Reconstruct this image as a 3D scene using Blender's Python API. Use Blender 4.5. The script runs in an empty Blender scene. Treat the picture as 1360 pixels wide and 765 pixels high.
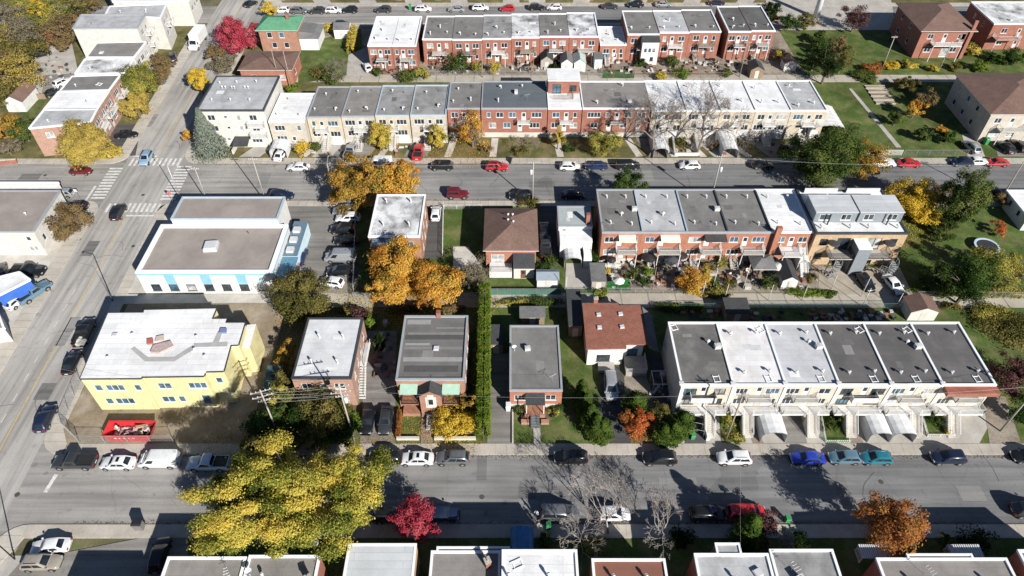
import bpy, math, random
import numpy as np
from mathutils import Vector, Matrix

random.seed(11)
SC = bpy.context.scene
COL = SC.collection
R = math.radians

# ------------------------------------------------------------------ camera
CAM_H, LENS_PX = 84.0, 943.0
cam_data = bpy.data.cameras.new('camera')
cam_data.sensor_width = 36.0
cam_data.lens = 36.0 * LENS_PX / 1360.0
cam_data.clip_start = 0.5
cam_data.clip_end = 5000
cam = bpy.data.objects.new('camera', cam_data)
cam.location = (0, 0, CAM_H)
cam.rotation_euler = (R(45), 0, 0)
COL.objects.link(cam)
SC.camera = cam

# ------------------------------------------------------------------ light
SUN_EL = R(29.4)
SUN_DIR = Vector((0.577 * math.cos(SUN_EL), -0.816 * math.cos(SUN_EL), math.sin(SUN_EL)))
world = bpy.data.worlds.new('World')
SC.world = world
world.use_nodes = True
wn = world.node_tree
bg = wn.nodes['Background']
sky = wn.nodes.new('ShaderNodeTexSky')
sky.sky_type = 'NISHITA'
sky.sun_disc = False
sky.sun_elevation = SUN_EL
sky.sun_rotation = math.atan2(0.577, -0.816)
sky.altitude = 100
sky.air_density = 0.75
sky.dust_density = 0.2
sky.ozone_density = 2.5
wn.links.new(sky.outputs[0], bg.inputs[0])
bg.inputs[1].default_value = 0.052
sun_data = bpy.data.lights.new('sun', 'SUN')
sun_data.energy = 5.0
sun_data.angle = R(0.5)
sun_data.color = (1.0, 0.955, 0.885)
sun = bpy.data.objects.new('sun', sun_data)
sun.location = (60, -90, 120)
sun.rotation_euler = SUN_DIR.to_track_quat('Z', 'Y').to_euler()
COL.objects.link(sun)
SC.view_settings.view_transform = 'Standard'
SC.view_settings.look = 'None'
SC.view_settings.gamma = 1.0
SC.view_settings.exposure = 0.82
SC.cycles.max_bounces = 4
SC.cycles.diffuse_bounces = 2
SC.cycles.glossy_bounces = 2
SC.cycles.transmission_bounces = 2
SC.cycles.transparent_max_bounces = 4
SC.cycles.caustics_reflective = False
SC.cycles.caustics_refractive = False

# ------------------------------------------------------------------ survey helper: where a sight line meets height z
Q = math.sqrt(0.5)
def P(px, py, z=0.0):
    v = (py - 382.5) / LENS_PX
    t = (CAM_H - z) / (Q * (1 + v))
    return ((px - 680.0) / LENS_PX * t, Q * (1 - v) * t)
def PY(py, z=0.0):
    return P(680, py, z)[1]
def PX(px, py, z=0.0):
    return P(px, py, z)[0]

# ------------------------------------------------------------------ mesh builder
class MB:
    def __init__(s):
        s.v = []; s.f = []; s.m = []; s.mi = 0
    def mat(s, i):
        s.mi = i; return s
    def face(s, pts):
        n = len(s.v); s.v += [tuple(p) for p in pts]
        s.f.append(tuple(range(n, n + len(pts)))); s.m.append(s.mi); return s
    def box(s, x0, y0, z0, x1, y1, z1, skip=''):
        a = [(x0,y0,z0),(x1,y0,z0),(x1,y1,z0),(x0,y1,z0),(x0,y0,z1),(x1,y0,z1),(x1,y1,z1),(x0,y1,z1)]
        return s.hexa(a, skip)
    def hexa(s, a, skip=''):
        n = len(s.v); s.v += [tuple(p) for p in a]
        F = {'b': (0,3,2,1), 't': (4,5,6,7), 's': (0,1,5,4), 'e': (1,2,6,5), 'n': (2,3,7,6), 'w': (3,0,4,7)}
        for k, q in F.items():
            if k not in skip:
                s.f.append(tuple(n + i for i in q)); s.m.append(s.mi)
        return s
    def beam(s, p, q, w, h=None):
        h = h or w
        p, q = Vector(p), Vector(q); d = (q - p)
        if d.length < 1e-6: return s
        d.normalize()
        u = Vector((0, 0, 1)).cross(d)
        if u.length < 1e-3: u = Vector((1, 0, 0))
        u.normalize(); n = d.cross(u)
        u *= w / 2; n *= h / 2
        return s.hexa([p-u-n, p+u-n, q+u-n, q-u-n, p-u+n, p+u+n, q+u+n, q-u+n])
    def tube(s, p, q, r0, r1=None, n=6, cap=True):
        r1 = r0 if r1 is None else r1
        p, q = Vector(p), Vector(q); d = (q - p)
        if d.length < 1e-6: return s
        d.normalize()
        u = Vector((0, 0, 1)).cross(d)
        if u.length < 1e-3: u = Vector((1, 0, 0))
        u.normalize(); w = d.cross(u)
        b = len(s.v)
        for k in range(n):
            a = 2 * math.pi * k / n; c = u * math.cos(a) + w * math.sin(a)
            s.v.append(tuple(p + c * r0)); s.v.append(tuple(q + c * r1))
        for k in range(n):
            j = (k + 1) % n
            s.f.append((b+2*k, b+2*j, b+2*j+1, b+2*k+1)); s.m.append(s.mi)
        if cap:
            s.f.append(tuple(b + 2*k for k in range(n))[::-1]); s.m.append(s.mi)
            s.f.append(tuple(b + 2*k + 1 for k in range(n))); s.m.append(s.mi)
        return s
    def path(s, pts, r, n=6):
        for a, b in zip(pts, pts[1:]): s.tube(a, b, r, r, n)
        return s
    def prism(s, poly, z0, z1, bottom=False):
        k = len(poly); b = len(s.v)
        s.v += [(x, y, z0) for x, y in poly] + [(x, y, z1) for x, y in poly]
        area = sum(poly[i][0]*poly[(i+1) % k][1] - poly[(i+1) % k][0]*poly[i][1] for i in range(k))
        idx = list(range(k)) if area > 0 else list(range(k))[::-1]
        s.f.append(tuple(b + k + i for i in idx)); s.m.append(s.mi)
        if bottom: s.f.append(tuple(b + i for i in idx[::-1])); s.m.append(s.mi)
        for i in range(k):
            p, q = idx[i], idx[(i+1) % k]
            s.f.append((b+p, b+q, b+k+q, b+k+p)); s.m.append(s.mi)
        return s
    def lathe(s, c, prof, n=12):
        b = len(s.v); k = len(prof)
        for j in range(n):
            a = 2*math.pi*j/n
            for r, z in prof: s.v.append((c[0]+r*math.cos(a), c[1]+r*math.sin(a), c[2]+z))
        for j in range(n):
            jj = (j+1) % n
            for i in range(k-1):
                s.f.append((b+j*k+i, b+jj*k+i, b+jj*k+i+1, b+j*k+i+1)); s.m.append(s.mi)
        return s
    def mesh(s, name, mats, off=(0,0,0), smooth=False):
        me = bpy.data.meshes.new(name)
        if off[0] or off[1] or off[2]:
            vs = [(x-off[0], y-off[1], z-off[2]) for x, y, z in s.v]
        else: vs = s.v
        me.from_pydata(vs, [], s.f)
        if not isinstance(mats, (list, tuple)): mats = [mats]
        for m in mats: me.materials.append(m)
        if len(mats) > 1: me.polygons.foreach_set('material_index', s.m)
        if smooth: me.shade_smooth()
        return me

def link(name, me, parent=None, loc=None, rz=0.0):
    o = bpy.data.objects.new(name, me)
    COL.objects.link(o)
    if parent is not None: o.parent = parent
    if loc is not None: o.location = loc
    if rz: o.rotation_euler = (0, 0, rz)
    return o
def wloc(o):
    x = y = z = 0.0
    while o is not None:
        x += o.location.x; y += o.location.y; z += o.location.z; o = o.parent
    return (x, y, z)
def part(name, mb, mats, parent, smooth=False):          # geometry given in world metres
    return link(name, mb.mesh(name, mats, wloc(parent), smooth), parent)
USED = {}
def tag(o, label, cat, group=None):
    if label in USED and not group: print('DUPLICATE LABEL', label)
    USED[label] = 1
    o['label'] = label; o['category'] = cat
    if group: o['group'] = group
    return o
def empty(name, loc, label=None, cat=None, group=None, rz=0.0):
    o = link(name, None, None, loc, rz)
    o.empty_display_size = 0.3
    if label: tag(o, label, cat, group)
    return o
def solo(name, mb, mats, label, cat, group=None, smooth=False, loc=(0,0,0)):   # a thing that is one mesh
    o = link(name, mb.mesh(name, mats, loc, smooth), None, loc)
    return tag(o, label, cat, group)
def struct(name, mb, mats, kind='structure'):
    o = link(name, mb.mesh(name, mats)); o['kind'] = kind
    return o

# ------------------------------------------------------------------ materials
MATS = {}
def _new(name):
    m = bpy.data.materials.new(name); m.use_nodes = True
    nt = m.node_tree; b = nt.nodes['Principled BSDF']
    return m, nt, b
def _pos(nt, scale=(1,1,1)):
    g = nt.nodes.new('ShaderNodeNewGeometry')
    mp = nt.nodes.new('ShaderNodeMapping'); mp.inputs['Scale'].default_value = scale
    nt.links.new(g.outputs['Position'], mp.inputs['Vector'])
    return mp.outputs[0]
def _noise(nt, vec, scale, detail=3.0, rough=0.55):
    n = nt.nodes.new('ShaderNodeTexNoise'); n.inputs['Scale'].default_value = scale
    n.inputs['Detail'].default_value = detail; n.inputs['Roughness'].default_value = rough
    nt.links.new(vec, n.inputs['Vector']); return n.outputs['Fac']
def _ramp(nt, fac, stops):
    r = nt.nodes.new('ShaderNodeValToRGB'); e = r.color_ramp.elements
    while len(e) < len(stops): e.new(0.5)
    for i, (p, c) in enumerate(stops):
        e[i].position = p; e[i].color = (*c, 1) if len(c) == 3 else c
    nt.links.new(fac, r.inputs[0]); return r.outputs[0]
def _mix(nt, a, b, fac, mode='MIX'):
    m = nt.nodes.new('ShaderNodeMix'); m.data_type = 'RGBA'; m.blend_type = mode
    for s, x in ((m.inputs[6], a), (m.inputs[7], b), (m.inputs[0], fac)):
        if isinstance(x, (int, float)): s.default_value = x
        elif isinstance(x, (tuple, list)): s.default_value = (*x[:3], 1)
        else: nt.links.new(x, s)
    return m.outputs[2]
def _bump(nt, b, h, strength, dist=0.05):
    n = nt.nodes.new('ShaderNodeBump'); n.inputs['Strength'].default_value = strength
    n.inputs['Distance'].default_value = dist
    nt.links.new(h, n.inputs['Height']); nt.links.new(n.outputs[0], b.inputs['Normal'])
def mul(c, k): return tuple(min(1, x * k) for x in c[:3])
def plain(name, col, rough=0.6, metal=0.0, var=0.12, scale=1.3, spec=0.4, fine=9.0):
    if name in MATS: return MATS[name]
    m, nt, b = _new(name); v = _pos(nt)
    n1 = _noise(nt, v, scale, 4); n2 = _noise(nt, v, fine, 2)
    c = _ramp(nt, n1, [(0.3, mul(col, 1 - var)), (0.7, mul(col, 1 + var * 0.6))])
    c = _mix(nt, c, (0.5, 0.5, 0.5), 0.0)
    k = _ramp(nt, n2, [(0.3, (1 - var * .7,) * 3), (0.75, (1,) * 3)])
    c = _mix(nt, c, k, 1.0, 'MULTIPLY')
    nt.links.new(c, b.inputs['Base Color'])
    b.inputs['Roughness'].default_value = rough; b.inputs['Metallic'].default_value = metal
    b.inputs['Specular IOR Level'].default_value = spec
    MATS[name] = m; return m
def brick(name, c1, c2, mortar, bw=.24, rh=.08, ms=.009):
    if name in MATS: return MATS[name]
    m, nt, b = _new(name)
    g = nt.nodes.new('ShaderNodeNewGeometry')
    sx = nt.nodes.new('ShaderNodeSeparateXYZ'); nt.links.new(g.outputs['Position'], sx.inputs[0])
    ad = nt.nodes.new('ShaderNodeMath'); nt.links.new(sx.outputs[0], ad.inputs[0]); nt.links.new(sx.outputs[1], ad.inputs[1])
    cb = nt.nodes.new('ShaderNodeCombineXYZ'); nt.links.new(ad.outputs[0], cb.inputs[0]); nt.links.new(sx.outputs[2], cb.inputs[1])
    br = nt.nodes.new('ShaderNodeTexBrick')
    br.inputs['Scale'].default_value = 1.0; br.inputs['Brick Width'].default_value = bw
    br.inputs['Row Height'].default_value = rh; br.inputs['Mortar Size'].default_value = ms
    br.inputs['Color1'].default_value = (*c1, 1); br.inputs['Color2'].default_value = (*c2, 1)
    br.inputs['Mortar'].default_value = (*mortar, 1)
    nt.links.new(cb.outputs[0], br.inputs['Vector'])
    v = _pos(nt); n = _noise(nt, v, 0.8, 4)
    k = _ramp(nt, n, [(0.25, (0.78,) * 3), (0.7, (1.05,) * 3)])
    c = _mix(nt, br.outputs[0], k, 1.0, 'MULTIPLY')
    nf = _noise(nt, v, 5.0, 3); k2 = _ramp(nt, nf, [(0.3, (0.86,) * 3), (0.7, (1.06,) * 3)])
    c = _mix(nt, c, k2, 1.0, 'MULTIPLY')
    nt.links.new(c, b.inputs['Base Color']); b.inputs['Roughness'].default_value = 0.85
    b.inputs['Specular IOR Level'].default_value = 0.25
    _bump(nt, b, br.outputs[1], -0.3, 0.01)
    MATS[name] = m; return m
def membrane(name, col, stain, amount=0.5, seam=1.0, rough=0.8):
    """flat roof sheet: rolled strips, ponding stains, grit"""
    if name in MATS: return MATS[name]
    m, nt, b = _new(name); v = _pos(nt)
    big = _noise(nt, v, 0.22, 5, 0.6)
    c = _ramp(nt, big, [(0.38, mul(col, 0.9)), (0.62, mul(col, 1.06))])
    st = _noise(nt, _pos(nt, (1, 0.8, 1)), 0.33, 6, 0.65)
    f = _ramp(nt, st, [(0.47 - 0.05 * amount, (0,) * 3), (0.68, (min(1, amount),) * 3)])
    c = _mix(nt, c, stain, f)
    br = nt.nodes.new('ShaderNodeTexBrick'); br.offset = 0.37
    for k, x in (('Scale', 1.0), ('Brick Width', 9.0), ('Row Height', 0.95), ('Mortar Size', 0.025)): br.inputs[k].default_value = x
    br.inputs['Color1'].default_value = (1, 1, 1, 1); br.inputs['Color2'].default_value = (1 - .07 * seam,) * 3 + (1,)
    br.inputs['Mortar'].default_value = (1 - .2 * seam,) * 3 + (1,)
    nt.links.new(v, br.inputs['Vector'])
    c = _mix(nt, c, br.outputs[0], 1.0, 'MULTIPLY')
    fine = _noise(nt, v, 7.0, 4, 0.7)
    k = _ramp(nt, fine, [(0.3, (0.86,) * 3), (0.7, (1.05,) * 3)])
    c = _mix(nt, c, k, 1.0, 'MULTIPLY')
    nt.links.new(c, b.inputs['Base Color']); b.inputs['Roughness'].default_value = rough
    b.inputs['Specular IOR Level'].default_value = 0.3
    _bump(nt, b, big, 0.25, 0.1)
    MATS[name] = m; return m
def asphalt(name, col, dark=0.75, patch=0.8, axis='x', west_glare=None):
    if name in MATS: return MATS[name]
    m, nt, b = _new(name); v = _pos(nt)
    big = _noise(nt, v, 0.09, 4)
    c = _ramp(nt, big, [(0.35, mul(col, dark)), (0.65, mul(col, 1.1))])
    if west_glare:   # sun-angle brightening painted into the colour: paler towards the avenue, darker to the east
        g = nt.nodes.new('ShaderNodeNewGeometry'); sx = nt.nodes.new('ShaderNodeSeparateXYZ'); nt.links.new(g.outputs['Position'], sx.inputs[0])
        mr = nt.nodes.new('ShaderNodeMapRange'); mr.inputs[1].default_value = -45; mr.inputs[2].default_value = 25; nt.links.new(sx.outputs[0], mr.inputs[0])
        oc = _ramp(nt, big, [(0.35, mul(west_glare, dark)), (0.65, mul(west_glare, 1.1))]); c = _mix(nt, oc, c, mr.outputs[0])
    sc = (0.05, 1.1, 1) if axis == 'x' else (1.1, 0.05, 1)
    trk = _noise(nt, _pos(nt, sc), 1.0, 3)
    k = _ramp(nt, trk, [(0.33, (0.70,) * 3), (0.62, (1.1,) * 3)])
    c = _mix(nt, c, k, 0.9, 'MULTIPLY')
    # repair patches
    vo = nt.nodes.new('ShaderNodeTexVoronoi'); vo.distance = 'CHEBYCHEV'; vo.inputs['Scale'].default_value = 0.16
    nt.links.new(v, vo.inputs['Vector'])
    pf = _ramp(nt, vo.outputs['Color'], [(0.86, (1,) * 3), (0.87, (patch,) * 3)])
    c = _mix(nt, c, pf, 0.8, 'MULTIPLY')
    # cracks
    wv = _mix(nt, v, _noise_col(nt, v, 0.25), 3.0, 'ADD')
    vc = nt.nodes.new('ShaderNodeTexVoronoi'); vc.feature = 'DISTANCE_TO_EDGE'; vc.inputs['Scale'].default_value = 0.13
    nt.links.new(wv, vc.inputs['Vector'])
    cf = _ramp(nt, vc.outputs['Distance'], [(0.0, (0.7,) * 3), (0.009, (1,) * 3)])
    c = _mix(nt, c, cf, 0.45, 'MULTIPLY')
    fine = _noise(nt, v, 6.0, 5, 0.75)
    k = _ramp(nt, fine, [(0.3, (0.85,) * 3), (0.7, (1.1,) * 3)])
    c = _mix(nt, c, k, 1.0, 'MULTIPLY')
    oil = _noise(nt, v, 0.7, 3, 0.5)
    k = _ramp(nt, oil, [(0.62, (1,) * 3), (0.76, (0.68,) * 3)])
    c = _mix(nt, c, k, 1.0, 'MULTIPLY')
    nt.links.new(c, b.inputs['Base Color']); b.inputs['Roughness'].default_value = 0.9
    b.inputs['Specular IOR Level'].default_value = 0.25
    MATS[name] = m; return m
def _noise_col(nt, v, s):
    n = nt.nodes.new('ShaderNodeTexNoise'); n.inputs['Scale'].default_value = s
    nt.links.new(v, n.inputs['Vector']); return n.outputs['Color']
def concrete(name, col, joint=0.0, axis='x'):
    if name in MATS: return MATS[name]
    m, nt, b = _new(name); v = _pos(nt)
    big = _noise(nt, v, 0.35, 5, 0.6)
    c = _ramp(nt, big, [(0.32, mul(col, 0.78)), (0.68, mul(col, 1.08))])
    fine = _noise(nt, v, 6.0, 4, 0.7)
    k = _ramp(nt, fine, [(0.3, (0.85,) * 3), (0.7, (1.06,) * 3)])
    c = _mix(nt, c, k, 1.0, 'MULTIPLY')
    if joint:
        w = nt.nodes.new('ShaderNodeTexWave'); w.bands_direction = 'X' if axis == 'x' else 'Y'
        w.inputs['Scale'].default_value = 0.314 / joint; w.inputs['Distortion'].default_value = 0
        nt.links.new(v, w.inputs['Vector'])
        jf = _ramp(nt, w.outputs['Fac'], [(0.0, (0.6,) * 3), (0.012, (1,) * 3)])
        c = _mix(nt, c, jf, 1.0, 'MULTIPLY')
    nt.links.new(c, b.inputs['Base Color']); b.inputs['Roughness'].default_value = 0.88
    b.inputs['Specular IOR Level'].default_value = 0.25
    MATS[name] = m; return m
def grassmat(name, g1, g2, dry, dryness=0.45):
    if name in MATS: return MATS[name]
    m, nt, b = _new(name); v = _pos(nt)
    n1 = _noise(nt, v, 0.35, 5, 0.65); n2 = _noise(nt, v, 3.2, 5, 0.75); n3 = _noise(nt, v, 0.16, 4, 0.6)
    c = _ramp(nt, n2, [(0.3, g1), (0.7, g2)])
    f = _ramp(nt, n1, [(0.64 - dryness * .4, (0,) * 3), (0.88 - dryness * .3, (0.9,) * 3)])
    c = _mix(nt, c, dry, f)
    k = _ramp(nt, n3, [(0.3, (0.62,) * 3), (0.7, (1.2,) * 3)])
    c = _mix(nt, c, k, 1.0, 'MULTIPLY')
    nt.links.new(c, b.inputs['Base Color']); b.inputs['Roughness'].default_value = 0.95
    b.inputs['Specular IOR Level'].default_value = 0.15
    _bump(nt, b, n2, 0.6, 0.08)
    MATS[name] = m; return m
def shingle(name, col):
    if name in MATS: return MATS[name]
    m, nt, b = _new(name); v = _pos(nt)
    br = nt.nodes.new('ShaderNodeTexBrick')
    for k, x in (('Scale', 1.0), ('Brick Width', 0.32), ('Row Height', 0.16), ('Mortar Size', 0.008)): br.inputs[k].default_value = x
    br.inputs['Color1'].default_value = (*mul(col, 0.85), 1); br.inputs['Color2'].default_value = (*mul(col, 1.12), 1)
    br.inputs['Mortar'].default_value = (*mul(col, 0.6), 1)
    nt.links.new(v, br.inputs['Vector'])
    n = _noise(nt, v, 0.5, 5, 0.65); k = _ramp(nt, n, [(0.3, (0.82,) * 3), (0.7, (1.1,) * 3)])
    c = _mix(nt, br.outputs[0], k, 1.0, 'MULTIPLY')
    nt.links.new(c, b.inputs['Base Color']); b.inputs['Roughness'].default_value = 0.9
    b.inputs['Specular IOR Level'].default_value = 0.2
    MATS[name] = m; return m
def glass(name, col=(0.025, 0.035, 0.045), rough=0.06):
    if name in MATS: return MATS[name]
    m, nt, b = _new(name); v = _pos(nt)
    n = _noise(nt, v, 0.9, 2); c = _ramp(nt, n, [(0.35, mul(col, 0.6)), (0.65, mul(col, 1.5))])
    nt.links.new(c, b.inputs['Base Color'])
    b.inputs['Roughness'].default_value = rough; b.inputs['Specular IOR Level'].default_value = 0.7
    MATS[name] = m; return m
def carpaint(name, col, metal=0.25):
    if name in MATS: return MATS[name]
    m, nt, b = _new(name); v = _pos(nt)
    n = _noise(nt, v, 2.2, 3); c = _ramp(nt, n, [(0.3, mul(col, 0.9)), (0.7, mul(col, 1.04))])
    nt.links.new(c, b.inputs['Base Color']); b.inputs['Metallic'].default_value = metal
    b.inputs['Roughness'].default_value = 0.32; b.inputs['Coat Weight'].default_value = 0.6
    b.inputs['Coat Roughness'].default_value = 0.08
    MATS[name] = m; return m
def leafmat(name, cols, trans=0.35):
    """leaf colours picked by the leaf's own tint"""
    if name in MATS: return MATS[name]
    m, nt, b = _new(name)
    at = nt.nodes.new('ShaderNodeAttribute'); at.attribute_name = 'tint'
    k = len(cols)
    c = _ramp(nt, at.outputs['Fac'], [(0.08 + 0.84 * i / (k - 1), cc) for i, cc in enumerate(cols)])
    df = nt.nodes.new('ShaderNodeBsdfDiffuse'); tr = nt.nodes.new('ShaderNodeBsdfTranslucent')
    nt.links.new(c, df.inputs[0]); nt.links.new(c, tr.inputs[0])
    mx = nt.nodes.new('ShaderNodeMixShader'); mx.inputs[0].default_value = trans
    nt.links.new(df.outputs[0], mx.inputs[1]); nt.links.new(tr.outputs[0], mx.inputs[2])
    nt.links.new(mx.outputs[0], nt.nodes['Material Output'].inputs[0])
    nt.nodes.remove(b)
    MATS[name] = m; return m
# ================================================================== palette
WHITE = plain('white_paint', (0.60, 0.60, 0.585), 0.55, var=0.12)
OFFWHITE = plain('off_white_stucco', (0.53, 0.515, 0.475), 0.85, var=0.14)
CREAM = brick('cream_brick', (0.50, 0.425, 0.315), (0.44, 0.37, 0.27), (0.49, 0.46, 0.40))
CREAM2 = brick('pale_beige_brick', (0.48, 0.43, 0.36), (0.42, 0.375, 0.31), (0.47, 0.45, 0.41))
TANB = brick('tan_brick', (0.47, 0.325, 0.185), (0.42, 0.285, 0.16), (0.42, 0.35, 0.28))
RED = brick('red_brick', (0.32, 0.105, 0.065), (0.24, 0.075, 0.048), (0.30, 0.22, 0.185))
ORED = brick('orange_brick', (0.39, 0.135, 0.072), (0.30, 0.098, 0.052), (0.35, 0.25, 0.205))
BROWNB = brick('brown_brick', (0.36, 0.17, 0.10), (0.27, 0.12, 0.075), (0.35, 0.27, 0.22))
PINKB = brick('rose_brick', (0.39, 0.215, 0.155), (0.32, 0.17, 0.125), (0.37, 0.31, 0.26))
YELLOW = brick('yellow_sheathing', (0.64, 0.58, 0.31), (0.60, 0.545, 0.29), (0.48, 0.43, 0.25), 2.44, 1.22, .012)
GREYMET = plain('grey_metal_cladding', (0.20, 0.225, 0.245), 0.5, var=0.08)
BLUEP = plain('light_blue_paint', (0.22, 0.44, 0.60), 0.6, var=0.1)
PALEBLUE = plain('pale_blue_paint', (0.50, 0.64, 0.72), 0.6, var=0.1)
R_GREY = membrane('grey_roof_gravel', (0.20, 0.195, 0.185), (0.12, 0.115, 0.11), 0.7)
R_GREY2 = membrane('warm_grey_roof_gravel', (0.25, 0.235, 0.22), (0.15, 0.14, 0.13), 0.7)
R_DARK = membrane('dark_roof_membrane', (0.105, 0.102, 0.10), (0.17, 0.165, 0.16), 0.5)
R_PALE = membrane('pale_grey_roof_membrane', (0.44, 0.45, 0.46), (0.26, 0.26, 0.26), 0.8)
R_MID = membrane('mid_grey_roof_membrane', (0.30, 0.30, 0.30), (0.15, 0.145, 0.14), 0.9)
R_WHITE = membrane('white_roof_membrane', (0.74, 0.75, 0.76), (0.46, 0.45, 0.43), 0.55)
R_WHITE2 = membrane('clean_white_roof_membrane', (0.76, 0.765, 0.77), (0.56, 0.56, 0.55), 0.6, 1.5)
R_STAIN = membrane('stained_white_roof_membrane', (0.66, 0.67, 0.68), (0.12, 0.115, 0.11), 1.0)
R_BLUE = membrane('slate_blue_roof_membrane', (0.115, 0.135, 0.15), (0.085, 0.09, 0.10), 0.4)
R_BROWN = membrane('brown_grey_gravel_roof', (0.30, 0.265, 0.24), (0.21, 0.18, 0.165), 0.6, 0.3)
R_RED = membrane('red_brown_roof', (0.225, 0.10, 0.07), (0.17, 0.08, 0.06), 0.4, 0.6)
S_BROWN = shingle('brown_shingle', (0.165, 0.105, 0.085))
S_RUST = shingle('rust_shingle', (0.25, 0.105, 0.075))
S_GREEN = shingle('green_shingle', (0.10, 0.27, 0.16))
S_GREY = shingle('grey_shingle', (0.15, 0.15, 0.15))
S_DARK = shingle('charcoal_shingle', (0.055, 0.057, 0.06))
COPW = plain('white_metal_coping', (0.76, 0.78, 0.80), 0.35, var=0.06)
COPG = plain('grey_metal_coping', (0.30, 0.32, 0.34), 0.4, var=0.08)
COPD = plain('dark_metal_coping', (0.05, 0.055, 0.06), 0.45, var=0.1)
COPB = plain('blue_metal_coping', (0.36, 0.44, 0.50), 0.4, var=0.08)
GALV = plain('galvanised_steel', (0.46, 0.47, 0.48), 0.4, 0.5, var=0.15)
BLACK = plain('black_metal', (0.02, 0.02, 0.022), 0.45, var=0.2)
GLASS = glass('window_glass')
GLASSW = glass('curtained_glass', (0.30, 0.31, 0.31), 0.12)
GLASSB = glass('blue_glass', (0.05, 0.10, 0.14), 0.06)
FRAME = plain('white_window_frame', (0.60, 0.60, 0.59), 0.5, var=0.05)
FRAMED = plain('dark_window_frame', (0.035, 0.035, 0.037), 0.5, var=0.1)
DOORM = plain('white_door', (0.55, 0.55, 0.54), 0.5, var=0.06)
DOORBR = plain('brown_door', (0.17, 0.08, 0.045), 0.55, var=0.15)
WOOD = plain('weathered_wood', (0.26, 0.19, 0.13), 0.85, var=0.3, scale=3)
WOODP = plain('grey_wood', (0.36, 0.33, 0.29), 0.85, var=0.25, scale=3)
CONC = concrete('concrete', (0.40, 0.38, 0.345))
CONCL = concrete('light_concrete', (0.50, 0.475, 0.43))
CONC_SW = concrete('sidewalk_concrete', (0.42, 0.385, 0.335), 1.5, 'x')
CONC_SWY = concrete('avenue_sidewalk_concrete', (0.46, 0.425, 0.37), 1.5, 'y')
CONC_LANE = concrete('lane_concrete', (0.40, 0.365, 0.31), 4.5, 'x')
SLABM = concrete('slab_concrete', (0.42, 0.385, 0.335))
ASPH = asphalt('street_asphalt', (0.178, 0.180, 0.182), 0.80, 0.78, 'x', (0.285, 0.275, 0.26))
ASPH_AV = asphalt('avenue_asphalt', (0.335, 0.322, 0.302), 0.88, 0.9, 'y')
ASPH_LOT = asphalt('lot_asphalt', (0.22, 0.21, 0.195), 0.75, 0.85)
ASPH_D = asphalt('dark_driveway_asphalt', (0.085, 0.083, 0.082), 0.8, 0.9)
GRASS = grassmat('lawn_grass', (0.04, 0.074, 0.014), (0.088, 0.130, 0.032), (0.18, 0.165, 0.075), 0.50)
GRASSD = grassmat('dry_autumn_grass', (0.055, 0.075, 0.02), (0.10, 0.11, 0.036), (0.20, 0.15, 0.08), 0.7)
DIRT = grassmat('bare_soil', (0.20, 0.155, 0.105), (0.29, 0.235, 0.165), (0.35, 0.31, 0.25), 0.5)
GRAVEL = grassmat('gravel_yard', (0.22, 0.19, 0.155), (0.33, 0.295, 0.25), (0.16, 0.12, 0.075), 0.5)
MULCH = grassmat('mixed_ground', (0.11, 0.095, 0.055), (0.19, 0.16, 0.105), (0.075, 0.10, 0.03), 0.6)
PAVER = brick('paving_stones', (0.34, 0.23, 0.17), (0.40, 0.29, 0.22), (0.25, 0.2, 0.17))
LINEW = plain('worn_white_line', (0.66, 0.65, 0.62), 0.8, var=0.3, scale=1.7)
LINEY = plain('worn_yellow_line', (0.58, 0.42, 0.12), 0.8, var=0.3, scale=1.2)
GREENF = plain('green_fence_mesh', (0.07, 0.15, 0.115), 0.6, var=0.15)
TARP = plain('white_shelter_fabric', (0.60, 0.61, 0.62), 0.55, var=0.12, scale=2.2)
POLEW = plain('pole_wood', (0.30, 0.25, 0.20), 0.9, var=0.25, scale=3)
POLEC = plain('pale_pole', (0.34, 0.315, 0.28), 0.8, var=0.15, scale=3)
RUBBER = plain('tyre_rubber', (0.018, 0.018, 0.019), 0.85, var=0.2)
RIM = plain('alloy_rim', (0.42, 0.43, 0.44), 0.35, 0.7, var=0.1)

# ================================================================== ground, streets, lanes
def avc(y): return -69.9 - 0.0407 * (y - 55.9)             # centre line of the avenue
def ave(y): return avc(y) + 5.3
def avw(y): return avc(y) - 6.0
struct('ground', MB().face([(-1500, -900, 0), (1500, -900, 0), (1500, 2500, 0), (-1500, 2500, 0)]), MULCH)
S1 = (42.0, 52.0); S2 = (107.4, 119.7); S3 = (184.0, 194.5)
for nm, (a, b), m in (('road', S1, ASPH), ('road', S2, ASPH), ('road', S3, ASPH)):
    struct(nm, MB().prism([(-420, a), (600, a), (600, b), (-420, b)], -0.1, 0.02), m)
struct('avenue_road', MB().prism([(avw(-150), -150), (ave(-150), -150), (ave(420), 420), (avw(420), 420)], -0.1, 0.026), ASPH_AV)

def arc(cx, cy, r, a0, a1, n=7):
    return [(cx + r*math.cos(R(a0 + (a1-a0)*i/(n-1))), cy + r*math.sin(R(a0 + (a1-a0)*i/(n-1)))) for i in range(n)]
def pavement(poly, m, h=0.13, name='sidewalk'):
    o = struct(name, MB().prism(poly, -0.1, h), m); return o
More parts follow.
